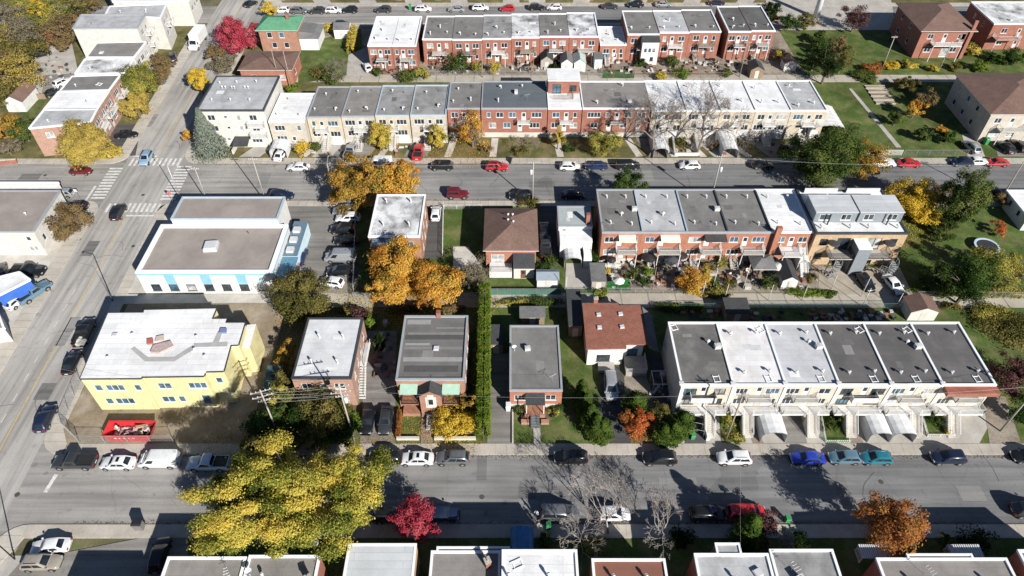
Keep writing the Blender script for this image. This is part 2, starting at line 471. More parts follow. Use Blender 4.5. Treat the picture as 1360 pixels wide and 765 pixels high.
# sidewalks round the blocks
y = S1[1]; xe = ave(y)
nsw = pavement([(xe + 3.6, y), (xe + 3.6, y + 1.75), (190, y + 1.75), (190, y)], CONC_SW, 0.115)
pavement([(ave(105.4) , 105.3), (ave(105.4) + 2.0, 105.3), (ave(56) + 2.0, 56.2)] + [(ave(56) + 3.58, 53.75), (ave(54) + 3.58, 52.0)] + arc(ave(55.5) + 3.5, 55.5, 3.5, 270, 180), CONC_SWY, 0.12)
nssw = pavement([(ave(40) + 3.6, 42.0), (190, 42.0), (190, 40.2), (ave(40) + 3.6, 40.2)], CONC_SW, 0.115)
pavement(arc(ave(38.5) + 3.5, 38.5, 3.5, 180, 90) + [(ave(40) + 3.58, 40.2), (ave(36) + 2.2, 37.0), (ave(0) + 2.2, 0), (ave(0), 0)], CONC_SWY, 0.12)
pavement([(ave(105.5) + 3.6, 107.4), (190, 107.4), (190, 105.8), (ave(105.5) + 3.6, 105.8)], CONC_SW, 0.115)
pavement(arc(ave(104.0) + 3.4, 104.0, 3.4, 180, 90) + [(ave(105) + 3.58, 105.8), (ave(105) + 2.0, 105.32), (ave(105), 105.32)], CONC_SWY, 0.125)
pavement([(ave(121) + 3.6, 119.7), (260, 119.7), (260, 121.5), (ave(121) + 3.6, 121.5)], CONC_SW, 0.115)
pavement(arc(ave(123.2) + 3.5, 123.2, 3.5, 270, 180) + [(ave(180), 180), (ave(180) + 1.9, 180), (ave(123) + 1.9, 123), (ave(123) + 3.58, 121.5)], CONC_SWY, 0.12)
pavement([(avw(123) - 3, 119.7), (-260, 119.7), (-260, 121.3), (avw(123) - 3, 121.3)], CONC_SW, 0.115)
pavement(arc(avw(123) - 3.0, 122.7, 3.0, 270, 360) + [(avw(182), 182), (avw(182) - 2.6, 182), (avw(123) - 2.6, 123), (avw(123) - 2.98, 121.3)], CONC_SWY, 0.12)
pavement([(avw(104) - 3, 107.4), (-260, 107.4), (-260, 105.8), (avw(104) - 3, 105.8)], CONC_SW, 0.115)
pavement(arc(avw(104) - 3.0, 104.4, 3.0, 90, 0) + [(avw(0), 0), (avw(0) - 2.6, 0), (avw(103) - 2.6, 103), (avw(104) - 2.98, 105.8)], CONC_SWY, 0.12)
pavement([(ave(180) + 1, 183.9), (300, 183.9), (300, 182.2), (ave(180) + 1, 182.2)], CONC_SW, 0.115)
pavement([(ave(195) + 1, 194.5), (300, 194.5), (300, 196.6), (ave(195) + 1, 196.6)], CONC_SW, 0.115)
# slabs that can be told apart along the nearest street
def slabs(sw, y0, y1, xa, xb, step=1.5):
    mb = MB(); w, d = (step - 0.03) / 2, (y1 - y0 - 0.18) / 2
    mb.box(-w, -d, 0, w, d, 0.018)
    me = mb.mesh('slab', SLABM)
    x = xa
    while x < xb:
        o = link('slab', me, sw, (x, (y0 + y1) / 2 + 0.02, 0.113 + random.uniform(0, 0.006)), random.uniform(-.004, .004))
        x += step
slabs(nsw, 52.0, 53.75, -60, 72)
slabs(nssw, 40.2, 42.0, -60, 62)

# concrete lanes behind the rows
LANE = struct('lane', MB().prism([(-41, 79.6), (190, 79.2), (190, 82.6), (-41, 82.8)], -0.1, 0.03), CONC_LANE)
struct('lane', MB().prism([(-58, 152.6), (230, 152.6), (230, 156.0), (-58, 156.0)], -0.1, 0.03), CONC_LANE)

# lawns / yards as thin layers over the ground; each entry is a polygon on the ground
def yard(name, poly, m, z=0.06):
    return struct(name, MB().prism(poly, -0.1, z), m)
def yr(name, x0, x1, y0, y1, m, z=0.06): return yard(name, [(x0, y0), (x1, y0), (x1, y1), (x0, y1)], m, z)
def yp(name, pts, m, z=0.06): return yard(name, [P(a, b) for a, b in pts], m, z)
# block between the near street and the lane
yr('lawn', -21.48, 130, 53.76, 79.4, GRASS, 0.05)
yr('bare_ground', ave(60) + 2.02, -36.5, 53.76, 80.5, DIRT, 0.055)
yr('thicket_ground', -36.48, -21.5, 53.76, 79.4, MULCH, 0.052)
yp('lane_entrance', [(150, 392), (200, 412), (345, 412), (345, 392)], DIRT, 0.062)
yp('lane_apron', [(154, 391), (366, 391), (366, 402), (152, 404)], CONCL, 0.075)
yp('driveway', [(478, 590), (524, 590), (527, 440), (488, 440)], ASPH_LOT, 0.085)
yp('driveway', [(647, 590), (680, 590), (677, 470), (651, 470)], ASPH_LOT, 0.085)
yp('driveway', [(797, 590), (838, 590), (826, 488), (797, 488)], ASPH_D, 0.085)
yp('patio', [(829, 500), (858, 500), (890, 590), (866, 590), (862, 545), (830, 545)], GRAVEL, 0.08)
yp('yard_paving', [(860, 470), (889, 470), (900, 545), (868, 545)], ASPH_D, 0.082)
yp('garden_path', [(709, 590), (719, 590), (717, 562), (708, 562)], CONC, 0.08)
yp('garden_bed', [(682, 541), (747, 541), (742, 552), (722, 564), (704, 564), (684, 554)], MULCH, 0.075)
yp('front_walk', [(559, 590), (575, 590), (572, 553), (560, 553)], PAVER, 0.08)
yp('lawn_strip', [(828, 590), (905, 590), (900, 572), (858, 572)], GRASSD, 0.075)
# row of cream houses: forecourts
yp('forecourt', [(905, 590), (1300, 590), (1322, 548), (905, 548)], CONC, 0.07)
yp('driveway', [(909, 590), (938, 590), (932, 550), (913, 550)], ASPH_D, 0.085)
yp('driveway', [(1043, 590), (1072, 590), (1063, 550), (1037, 550)], ASPH_LOT, 0.085)
yp('driveway', [(1151, 590), (1214, 590), (1201, 552), (1140, 552)], CONC, 0.085)
yp('side_driveway', [(1314, 590), (1356, 590), (1335, 527), (1305, 527)], GRAVEL, 0.085)
yp('paver_walk', [(1130, 590), (1148, 590), (1133, 566), (1127, 566)], PAVER, 0.085)
yp('paver_walk', [(1000, 590), (1015, 590), (1003, 566), (990, 566)], PAVER, 0.085)
for q in ([(958, 588), (990, 588), (985, 548), (955, 548)], [(1096, 588), (1128, 588), (1120, 546), (1089, 546)], [(1230, 580), (1264, 580), (1252, 540), (1221, 540)]):
    yp('front_garden', q, GRASS, 0.12)
# block between the lane and the second street
yr('lawn', -60, 190, 82.85, 105.75, GRASS, 0.05)
yp('parking_lot', [(352, 272), (455, 272), (462, 390), (368, 390)], ASPH_LOT, 0.08)
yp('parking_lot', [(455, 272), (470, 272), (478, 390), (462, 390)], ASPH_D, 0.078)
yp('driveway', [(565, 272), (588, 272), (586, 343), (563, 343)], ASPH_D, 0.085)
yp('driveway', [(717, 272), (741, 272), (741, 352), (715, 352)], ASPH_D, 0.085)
yp('driveway', [(752, 350), (786, 350), (796, 384), (750, 384)], CONC, 0.085)
yp('patio', [(602, 328), (622, 328), (642, 358), (602, 358)], CONCL, 0.08)
yr('back_yard', PX(795, 344), PX(1090, 344), 82.9, 92.5, GRAVEL, 0.07)
yp('turf_patch', [(806, 372), (836, 372), (838, 386), (806, 386)], grassmat('artificial_turf', (0.02, 0.15, 0.03), (0.03, 0.19, 0.045), (0.02, 0.13, 0.03), 0.2), 0.09)
yp('garden_path', [(868, 368), (880, 368), (892, 386), (866, 386)], PAVER, 0.09)
yp('rear_parking', [(1088, 356), (1195, 356), (1212, 392), (1086, 392)], concrete('rear_parking_concrete', (0.36, 0.32, 0.26)), 0.085)
# block north of the second street
yr('lawn', -61, 64, 121.55, 152.5, GRASSD, 0.05)
yr('lawn', 64, 300, 121.55, 152.5, GRASS, 0.05)
yr('yard_ground', -62, 70, 156.05, 182.1, GRAVEL, 0.05)
yr('lawn', 70, 320, 156.05, 182.1, GRASS, 0.05)
yp('lawn', [(398, 60), (480, 38), (482, 96), (396, 112)], GRASS, 0.08)
yp('paved_yard', [(463, 73), (495, 60), (492, 100), (460, 100)], CONC, 0.085)
yp('grass_patch', [(800, 93), (842, 93), (842, 104), (800, 104)], GRASS, 0.085)
for a, b in ((318, 345), (414, 440), (440, 490), (536, 567), (862, 890), (948, 985), (1022, 1062)):
    yp('driveway', [(a, 208.5), (b, 208.5), (b - (b - 680) * .1, 184), (a - (a - 680) * .1, 184)], ASPH_LOT if a % 3 else CONC, 0.085)
for a, b in ((398, 414), (500, 535), (590, 630), (650, 700), (740, 775), (845, 860), (892, 912), (930, 946), (990, 1018)):
    yp('front_walk', [(a, 208.5), (a + 9, 208.5), (a + 9 - (a - 680) * .1, 184), (a - (a - 680) * .1, 184)], CONCL, 0.08)
yp('garden_walk', [(1127, 118), (1131, 118), (1197, 196), (1190, 196)], CONC, 0.085)
yp('driveway', [(1285, 208), (1308, 208), (1296, 178), (1277, 178)], CONC, 0.085)
yp('driveway', [(1325, 208), (1360, 208), (1352, 180), (1318, 180)], ASPH_LOT, 0.085)
# far block, west blocks
yr('far_lawn', -60, 320, 196.65, 260, GRASSD, 0.05)
for a in (356, 420, 480, 540, 600, 668, 702, 760, 835, 905, 975):
    yp('driveway', [(a, 6.5), (a + 22, 6.5), (a + 22 + (a - 680) * .05, -10), (a + (a - 680) * .05, -10)], CONC, 0.085)
yp('paved_lot', [(1030, 40), (1190, 40), (1180, -20), (1010, -20)], CONC, 0.085)
yr('yard_ground', -260, avw(150) - 3.6, 121.35, 182, GRASSD, 0.05)
yp('rear_lot', [(46, 60), (95, 55), (105, 100), (60, 125), (44, 122)], CONC, 0.07)
yp('rear_lot', [(60, 100), (100, 98), (78, 128), (55, 128)], ASPH_LOT, 0.074)
yp('forecourt', [(150, 165), (188, 165), (180, 207), (136, 207)], ASPH_D, 0.085)
yp('back_lawn', [(40, 133), (62, 133), (48, 152), (25, 152)], GRASS, 0.085)
yr('yard_ground', -260, avw(103) - 3.2, 40, 105.75, CONC, 0.05)
yp('tree_pit', [(85, 322), (105, 305), (108, 318), (88, 332)], GRASS, 0.09)
yp('corner_lot', [(30, 745), (250, 703), (250, 790), (-10, 790)], ASPH_LOT, 0.08)
yr('lawn', PX(218, 730), 130, 18, 40.15, GRASS, 0.05)

def strip(name, xb, y0, y1, m, z=.047): return yard(name, [(ave(y0) + .4, y0), (xb, y0), (xb, y1), (ave(y1) + .4, y1)], m, z)
strip('corner_paving', -59.9, 82.8, 103.6, CONCL); strip('verge', -60.9, 123.4, 182, GRASSD); strip('corner_paving', -58, 56, 62, CONC, .049); strip('corner_paving', -50, 20, 38, CONC, .044)
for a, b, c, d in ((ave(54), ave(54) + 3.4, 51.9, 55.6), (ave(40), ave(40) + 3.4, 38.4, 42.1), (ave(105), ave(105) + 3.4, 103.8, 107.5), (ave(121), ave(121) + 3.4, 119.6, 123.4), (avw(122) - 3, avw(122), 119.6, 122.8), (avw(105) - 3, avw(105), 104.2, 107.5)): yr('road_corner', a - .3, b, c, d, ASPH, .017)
for x0, x1, y0, y1, m in ((ave(105) + 2, -59.9, 103.7, 105.7, CONCL), (ave(121) + 2.2, -60.9, 121.6, 123.4, GRASSD)): yr('corner_paving', x0, x1, y0, y1, m, .048)
yard('corner_paving', [(-100, 60), (avw(60) - .4, 60), (avw(104) - .4, 104), (avw(104) - 2.7, 105.6), (-100, 105.6)], CONCL, .056); yard('verge', [(-100, 121.5), (avw(122) - 2.6, 121.5), (avw(123) - .4, 123), (avw(182) - .4, 182), (-100, 182)], GRASSD, .046)
# ------------------------------------------------------------------ painted markings
RZ = 0.031
marks = link('road_markings', None); marks['kind'] = 'structure'
def mark(poly, m=LINEW, name='stripe'):
    return link(name, MB().prism(poly, RZ - 0.003, RZ).mesh(name, m), marks)
def ribbon(pts, w, m, name='centre_line'):
    a, b = Vector((*pts[0], 0)), Vector((*pts[1], 0)); d = (b - a).normalized(); n = Vector((-d.y, d.x, 0)) * w / 2
    return mark([(a + n)[:2], (b + n)[:2], (b - n)[:2], (a - n)[:2]], m, name)
ribbon([(avc(20), 20), (avc(102.3), 102.3)], 0.14, LINEY)
ribbon([(avc(123.5), 123.5), (avc(240), 240)], 0.14, LINEY)
def zebra(x0, x1, y0, y1, n, along):
    mb = MB()
    for i in range(n):
        f = (i + 0.5) / n
        if along == 'y':
            yy = y0 + (y1 - y0) * f; xx = -0.03 * (yy - y0)
            me = [(x0 + xx, yy - .24), (x1 + xx, yy - .24), (x1 + xx, yy + .24), (x0 + xx, yy + .24)]
        else:
            xx = x0 + (x1 - x0) * f
            me = [(xx - .24, y0), (xx + .24, y0), (xx + .20, y1), (xx - .28, y1)]
        mark(me, LINEW, 'crossing_bar')
zebra(-80.6, -78.0, 107.9, 118.4, 11, 'y')
zebra(-67.2, -64.3, 107.6, 119.0, 12, 'y')
zebra(-77.8, -67.2, 118.9, 121.5, 11, 'x')
zebra(-76.6, -66.2, 104.1, 106.7, 11, 'x')
ribbon([P(167, 286.5), P(207, 286.5)], 0.4, LINEW, 'stop_line')
ribbon([P(177, 207.6), P(209, 207.6)], 0.4, LINEW, 'stop_line')
ribbon([P(127, 247), P(114, 266.5)], 0.4, LINEW, 'stop_line')
ribbon([P(75, 630), P(60, 654)], 0.5, LINEW, 'stop_line')
for k in range(10):
    yy = 50 + k * 3.6
    ribbon([(avc(yy) - 1.9, yy), (avc(yy) - 1.9, yy + 1.5)], 0.09, LINEW, 'lane_dash')
for px, py in ((190, 259), (177, 327), (23, 657), (640, 660), (1170, 640), (60, 233), (520, 250), (980, 650), (120, 281), (250, 30)):
    x, y = P(px, py)
    mh = link('manhole_cover', MB().lathe((0, 0, 0), [(0, .012), (.30, .012), (.34, .008), (.34, -.02)], 16).mesh('manhole_cover', plain('cast_iron', (0.07, 0.065, 0.06), 0.7)), None, (x, y, 0.028))
    mh['kind'] = 'structure'

rk = random.Random(3)
SEAL = plain('crack_sealant', (0.045, 0.045, 0.047), .6, var=.1); PATCH = [asphalt('new_patch_asphalt', (.155, .153, .15), .9), asphalt('old_patch_asphalt', (.22, .216, .208), .9)]
def seal(x, y, ang, L, w=.05):
    p = Vector((x, y, 0)); pts = [p.copy()]
    while L > 0:
        ang += rk.gauss(0, .28); st = rk.uniform(.35, .8); p = p + Vector((math.cos(ang), math.sin(ang), 0)) * st; pts.append(p.copy()); L -= st
    mb = MB()
    for a, b in zip(pts, pts[1:]):
        n = (b - a).normalized(); n = Vector((-n.y, n.x, 0)) * w / 2; mb.face([(*(a + n)[:2], RZ + .001), (*(a - n)[:2], RZ + .001), (*(b - n)[:2], RZ + .001), (*(b + n)[:2], RZ + .001)])
    link('crack_seal', mb.mesh('crack_seal', SEAL), marks)
for k in range(26):
    ys = (S1, S2)[k % 2]; x = rk.uniform(-58, 75); seal(x, rk.uniform(ys[0] + .5, ys[1] - .5), rk.choice([R(90), R(-90), R(80), 0.05, 3.1]), rk.uniform(3, 9))
for k in range(8): yy = rk.uniform(50, 150); seal(avc(yy) + rk.uniform(-4, 4), yy, R(rk.choice([90, 95, 5, 180])), rk.uniform(3, 8))
for k, (a, b, w, d) in enumerate(((700, 655, 2.2, 1.6), (900, 640, 5.0, 1.4), (1120, 652, 1.6, 5), (330, 640, 4, 2), (640, 622, 1.3, 3.6), (1290, 655, 3.2, 2.2), (540, 232, 4, 1.6), (860, 232, 2, 4), (720, 245, 5, 2), (350, 240, 2, 5), (120, 330, 2, 4), (90, 440, 1.6, 6), (60, 520, 2.2, 3), (200, 160, 2, 5), (40, 235, 4, 2))):
    x, y = P(a, b); mark([(x - w/2, y - d/2), (x + w/2, y - d/2), (x + w/2, y + d/2), (x - w/2, y + d/2)], PATCH[k % 2], 'asphalt_patch')
# ================================================================== building kit
def wall_panel(mb, p0, u, n, W, H, ops, depth=0.12):
    """wall face from p0 along u, with real openings (u0,u1,z0,z1) and reveals"""
    u, n, p0 = Vector(u), Vector(n), Vector(p0)
    ops = [o for o in ops if o[0] > 0.02 and o[1] < W - 0.02 and o[2] > -0.001 and o[3] < H - 0.02]
    xs = sorted({0.0, W} | {o[0] for o in ops} | {o[1] for o in ops})
    zs = sorted({0.0, H} | {o[2] for o in ops} | {o[3] for o in ops})
    pt = lambda a, z, d=0.0: p0 + u * a + Vector((0, 0, z)) - n * d
    for a, b in zip(xs, xs[1:]):
        for c, d in zip(zs, zs[1:]):
            mx, mz = (a + b) / 2, (c + d) / 2
            if any(o[0] < mx < o[1] and o[2] < mz < o[3] for o in ops): continue
            mb.face([pt(a, c), pt(b, c), pt(b, d), pt(a, d)])
    for a, b, c, d in ops:
        D = depth
        mb.face([pt(a, c), pt(b, c), pt(b, c, D), pt(a, c, D)])
        mb.face([pt(a, d, D), pt(b, d, D), pt(b, d), pt(a, d)])
        mb.face([pt(a, c), pt(a, c, D), pt(a, d, D), pt(a, d)])
        mb.face([pt(b, c, D), pt(b, c), pt(b, d), pt(b, d, D)])
    return ops
WC = {}
def win_mesh(w, h, n, fr):
    k = ('w', round(w, 2), round(h, 2), n, fr.name)
    if k not in WC:
        mb = MB(); t = 0.075
        for x in (-w/2, w/2 - t): mb.box(x, 0.02, 0, x + t, 0.08, h)
        mb.box(-w/2 + t, 0.02, 0, w/2 - t, 0.08, t); mb.box(-w/2 + t, 0.02, h - t, w/2 - t, 0.08, h)
        for i in range(1, n):
            x = -w/2 + w * i / n; mb.box(x - .04, 0.022, t, x + .04, 0.078, h - t)
        mb.box(-w/2 - .08, -0.07, -0.08, w/2 + .08, 0.0185, -0.002)
        p = MB().face([(-w/2 + .01, 0.06, 0.01), (w/2 - .01, 0.06, 0.01), (w/2 - .01, 0.06, h - .01), (-w/2 + .01, 0.06, h - .01)])
        WC[k] = (mb.mesh('window', fr), p)
    return WC[k]
PC = {}
def place_window(root, pos, ang, w, h, n, fr, gl=None, rnd=random):
    me, p = win_mesh(w, h, n, fr)
    gl = gl or rnd.choice([GLASS, GLASS, GLASS, GLASSB, GLASSW])
    rl = wloc(root)
    o = link('window', me, root, (pos[0]-rl[0], pos[1]-rl[1], pos[2]-rl[2]), ang)
    k = (id(p), gl.name)
    if k not in PC: PC[k] = p.mesh('pane', gl)
    link('pane', PC[k], o)
    return o
def door_mesh(w, h, m, garage=False):
    k = ('d', round(w, 2), round(h, 2), m.name, garage)
    if k not in WC:
        mb = MB()
        mb.box(-w/2 + .003, 0.04, 0.004, w/2 - .003, 0.09, h - .004)
        if garage:
            for i in range(4): mb.box(-w/2 + .1, 0.02, .08 + i*h/4.2, w/2 - .1, 0.0395, .08 + i*h/4.2 + h/5.2)
        else:
            mb.box(-w/2 + .15, 0.025, .15, w/2 - .15, 0.0395, h*.45)
        g = MB()
        if not garage: g.box(-w/2 + .18, 0.03, h*.52, w/2 - .18, 0.0385, h*.9)
        WC[k] = (mb.mesh('door', m), g.mesh('door_glass', GLASS) if not garage else None)
    return WC[k]
def place_door(root, pos, ang, w, h, m, garage=False):
    me, g = door_mesh(w, h, m, garage); rl = wloc(root)
    o = link('garage_door' if garage else 'door', me, root, (pos[0]-rl[0], pos[1]-rl[1], pos[2]-rl[2]), ang)
    if g: link('door_glass', g, o)
    return o
SIDES = {'S': ((1, 0, 0), (0, -1, 0), 0.0), 'E': ((0, 1, 0), (1, 0, 0), R(90)), 'N': ((-1, 0, 0), (0, 1, 0), R(180)), 'W': ((0, -1, 0), (-1, 0, 0), R(-90))}
def rect_walls(root, x0, x1, y0, y1, z0, z1, m, ops, fr=FRAME, name='wall', doorm=DOORM, skip='', rnd=random):
    """four walls; ops[side] = list of (centre, sill, width, height, kind) kind: 1..5 window lights, 'd' door, 'g' garage"""
    mb = MB()
    st = {'S': (x0, y0), 'E': (x1, y0), 'N': (x1, y1), 'W': (x0, y1)}
    L = {'S': x1-x0, 'N': x1-x0, 'E': y1-y0, 'W': y1-y0}
    for sd, (u, n, ang) in SIDES.items():
        if sd in skip: continue
        sx, sy = st[sd]; lst = ops.get(sd, [])
        rect = [(c - w/2, c + w/2, s, s + h) for c, s, w, h, k in lst]
        done = wall_panel(mb, (sx, sy, z0), u, n, L[sd], z1 - z0, rect)
        for (c, s, w, h, k), r in zip(lst, rect):
            if r not in done: continue
            pos = (sx + u[0]*c, sy + u[1]*c, z0 + s)
            if k == 'd': place_door(root, pos, ang, w, h, doorm)
            elif k == 'g': place_door(root, pos, ang, w, h, DOORM, True)
            else: place_window(root, pos, ang, w, h, k, fr, None, rnd)
    return part(name, mb, m, root)
# ---- roof furniture, shared meshes at roof origin
def _m(mb, name, m, smooth=False): return mb.mesh(name, m, (0, 0, 0), smooth)
VENTW = plain('white_vent_metal', (0.62, 0.63, 0.64), 0.4, 0.2, var=0.1)
g = MB(); g.tube((0, 0, 0), (0, 0, .62), .13, .13, 8); g.tube((0, 0, .55), (0.28, 0, .72), .15, .16, 8); g.tube((.26, 0, .72), (.34, 0, .5), .16, .17, 8)
V_GOOSE = _m(g, 'vent', VENTW)
g = MB(); g.tube((0, 0, 0), (0, 0, .45), .08, .08, 8); g.lathe((0, 0, .45), [(0, .22), (.13, .16), (.24, .05), (.24, 0), (.08, 0)], 10)
V_CAP = _m(g, 'vent', VENTW)
g = MB(); g.tube((0, 0, 0), (0, 0, .5), .06, .06, 8)
V_STACK = _m(g, 'vent_pipe', plain('dark_pipe', (.06, .06, .06), .6))
g = MB(); g.box(-.42, -.42, 0, .42, .42, .24); g.box(-.36, -.36, .2405, .36, .36, .30)
V_BOX = _m(g, 'roof_hatch', VENTW)
g = MB(); g.box(-.45, -.35, .12, .45, .35, .75); g.tube((0, 0, .75), (0, 0, .79), .28, .28, 12); g.box(-.4, -.3, 0, -.3, .3, .12); g.box(.3, -.3, 0, .4, .3, .12)
V_AC = _m(g, 'air_conditioner', plain('ac_casing', (.50, .51, .50), .5))
g = MB()
for a, b in (((0, 0, 0), (0, 0, 1.5)), ((-.6, 0, 1.4), (.6, 0, 1.4)), ((-.45, -.3, 1.2), (.45, .3, 1.2)), ((-.6, -.35, 1.4), (-.6, .35, 1.4)), ((-.3, -.3, 1.4), (-.3, .3, 1.4)), ((0, -.25, 1.4), (0, .25, 1.4)), ((.3, -.2, 1.4), (.3, .2, 1.4))): g.tube(a, b, .018, .018, 4)
V_ANT = _m(g, 'antenna', GALV)
g = MB()
for a, b in (((-.5, -.5, .05), (.5, -.5, .05)), ((-.5, .4, .05), (.5, .4, .05)), ((-.4, -.6, .08), (-.4, .6, .08)), ((.4, -.6, .08), (.4, .6, .08))): g.beam(a, b, .09, .08)
V_FRAME = _m(g, 'satellite_mount', COPW)
g = MB(); g.lathe((0, 0, .75), [(0, 0), (.2, .05), (.36, .17), (.37, .18)], 12); g.tube((0, 0, 0), (0, 0, .78), .03, .03, 6); g.tube((0, 0, .75), (.1, 0, 1.0), .015, .015, 4)
V_DISH = _m(g, 'satellite_dish', COPW)
g = MB(); g.box(-.32, -.28, 0, .32, .28, 1.15); g.mat(1).box(-.37, -.33, 1.1501, .37, .33, 1.24); g.tube((-.1, 0, 1.24), (-.1, 0, 1.42), .08, .08, 8); g.tube((.12, 0, 1.24), (.12, 0, 1.38), .08, .08, 8)
V_CHIM = g.mesh('chimney', [RED, CONC])
VK = dict(g=V_GOOSE, c=V_CAP, s=V_STACK, b=V_BOX, a=V_AC, t=V_ANT, f=V_FRAME, d=V_DISH, h=V_CHIM)
VN = dict(g='vent', c='vent', s='vent_pipe', b='roof_hatch', a='air_conditioner', t='antenna', f='satellite_mount', d='satellite_dish', h='chimney')
def roof_thing(roof, k, x, y, z, rz=0.0, sc=1.0):
    w = wloc(roof)
    o = link(VN[k], VK[k], roof, (x - w[0], y - w[1], z - w[2]), rz)
    if sc != 1.0: o.scale = (sc,) * 3
    return o
def flat_roof(root, x0, x1, y0, y1, h, m, cop, cw=0.24, up=0.22, sides='SENW', front=None):
    """sheet set below a raised coping"""
    e = 0.012
    rf = part('roof', MB().prism([(x0 + e, y0 + e), (x1 - e, y0 + e), (x1 - e, y1 - e), (x0 + e, y1 - e)], h - 0.12, h), m, root)
    o = 0.05
    cp = lambda *a: part('parapet', MB().box(*a), cop, root)
    fx0 = x0 + (0.004 if 'W' not in sides else -o); fx1 = x1 - (0.004 if 'E' not in sides else -o)
    if 'S' in sides: cp(fx0, y0 - o, h - .14 + .002, fx1, y0 + cw, h + up)
    if 'N' in sides: cp(fx0, y1 - cw, h - .14 + .002, fx1, y1 + o, h + up)
    ys, yn = (y0 + cw + .002 if 'S' in sides else y0 + .01), (y1 - cw - .002 if 'N' in sides else y1 - .01)
    if 'W' in sides: cp(fx0, ys, h - .14 + .002, x0 + cw, yn, h + up - .01)
    if 'E' in sides: cp(x1 - cw, ys, h - .14 + .002, fx1, yn, h + up - .01)
    return rf
def railing(mb, pts, z, h=0.95, step=0.16, t=0.035):
    for (ax, ay), (bx, by) in zip(pts, pts[1:]):
        mb.beam((ax, ay, z + h), (bx, by, z + h), t * 1.3)
        mb.beam((ax, ay, z + .1), (bx, by, z + .1), t)
        L = math.hypot(bx-ax, by-ay); n = max(1, int(L / step))
        for i in range(n + 1):
            f = i / n; mb.beam((ax+(bx-ax)*f, ay+(by-ay)*f, z), (ax+(bx-ax)*f, ay+(by-ay)*f, z + h), t * (1.6 if i in (0, n) else .8))
def balcony(root, x0, x1, yw, d, z, m=WHITE, rail=WHITE, posts=False, solid=False):
    """slab hung on a south wall at yw, d deep"""
    b = part('balcony', MB().box(x0, yw - d, z - .16, x1, yw - .006, z), m, root)
    mb = MB()
    if solid:
        mb.box(x0, yw - d, z + .001, x1, yw - d + .06, z + .95); mb.box(x0, yw - d + .062, z + .001, x0 + .06, yw - .01, z + .95); mb.box(x1 - .06, yw - d + .062, z + .001, x1, yw - .01, z + .95)
    else: railing(mb, [(x0 + .04, yw - .03), (x0 + .04, yw - d + .04), (x1 - .04, yw - d + .04), (x1 - .04, yw - .03)], z)
    part('railing', mb, rail, b)
    if posts:
        for x in (x0 + .08, x1 - .08): part('post', MB().beam((x, yw - d + .1, 0), (x, yw - d + .1, z - .165), .12), rail, root)
    return b
def awning(root, x0, x1, yw, d, z, drop, m, name='awning'):
    return part(name, MB().hexa([(x0, yw - d, z - drop), (x1, yw - d, z - drop), (x1, yw - .01, z), (x0, yw - .01, z), (x0, yw - d, z - drop + .07), (x1, yw - d, z - drop + .07), (x1, yw - .01, z + .07), (x0, yw - .01, z + .07)]), m, root)
def stairs(root, x0, x1, ytop, ybot, ztop, m=CONCL, rail=WHITE, rails=True, name='stairs'):
    n = max(3, int(ztop / 0.19)); mb = MB()
    for i in range(n):
        z = ztop * (i + 1) / n; ya = ybot + (ytop - ybot) * i / n
        a, b = sorted((ya, ytop)); mb.box(x0, a, ztop * i / n + (.001 if i else 0), x1, b, z)
    s = part(name, mb, m, root)
    if rails:
        mb = MB()
        for x in (x0 + .05, x1 - .05):
            mb.beam((x, ybot, .95), (x, ytop, ztop + .95), .05)
            for i in range(n + 1):
                yy = ybot + (ytop - ybot) * i / n; mb.beam((x, yy, ztop * i / n), (x, yy, ztop * i / n + .95), .03)
        part('railing', mb, rail, s)
    return s
def spread(W, pat, z, hh=1.25):
    """pat like '3-d-2': openings evenly over the wall at sill z"""
    its = pat.split('-'); out = []; n = len(its)
    wd = {'1': .8, '2': 1.5, '3': 2.1, '4': 2.7, 's': .7, 'd': .95, 'p': 1.8, 'g': 2.6, '.': .5}
    tot = sum(wd[i] for i in its); gap = max(0.2, (W - tot) / (n + 1)); x = gap
    for i in its:
        w = wd[i]
        if i == 'd': out.append((x + w/2, max(0.01, z - .85), w, 2.05, 'd'))
        elif i == 'p': out.append((x + w/2, max(0.01, z - .85), w, 2.05, 2))
        elif i == 'g': out.append((x + w/2, 0.01, w, 2.1, 'g'))
        elif i == 's': out.append((x + w/2, z + .5, w, .6, 1))
        elif i != '.': out.append((x + w/2, z, w, hh, int(i)))
        x += w + gap
    return out
RPA = plain('roof_patch_dark', (.13, .127, .122), .9); RPB = plain('roof_patch_grey', (.215, .21, .205), .9); RPC = plain('roof_patch_pale', (.52, .52, .52), .85); RPD = plain('roof_patch_white', (.66, .66, .66), .85)
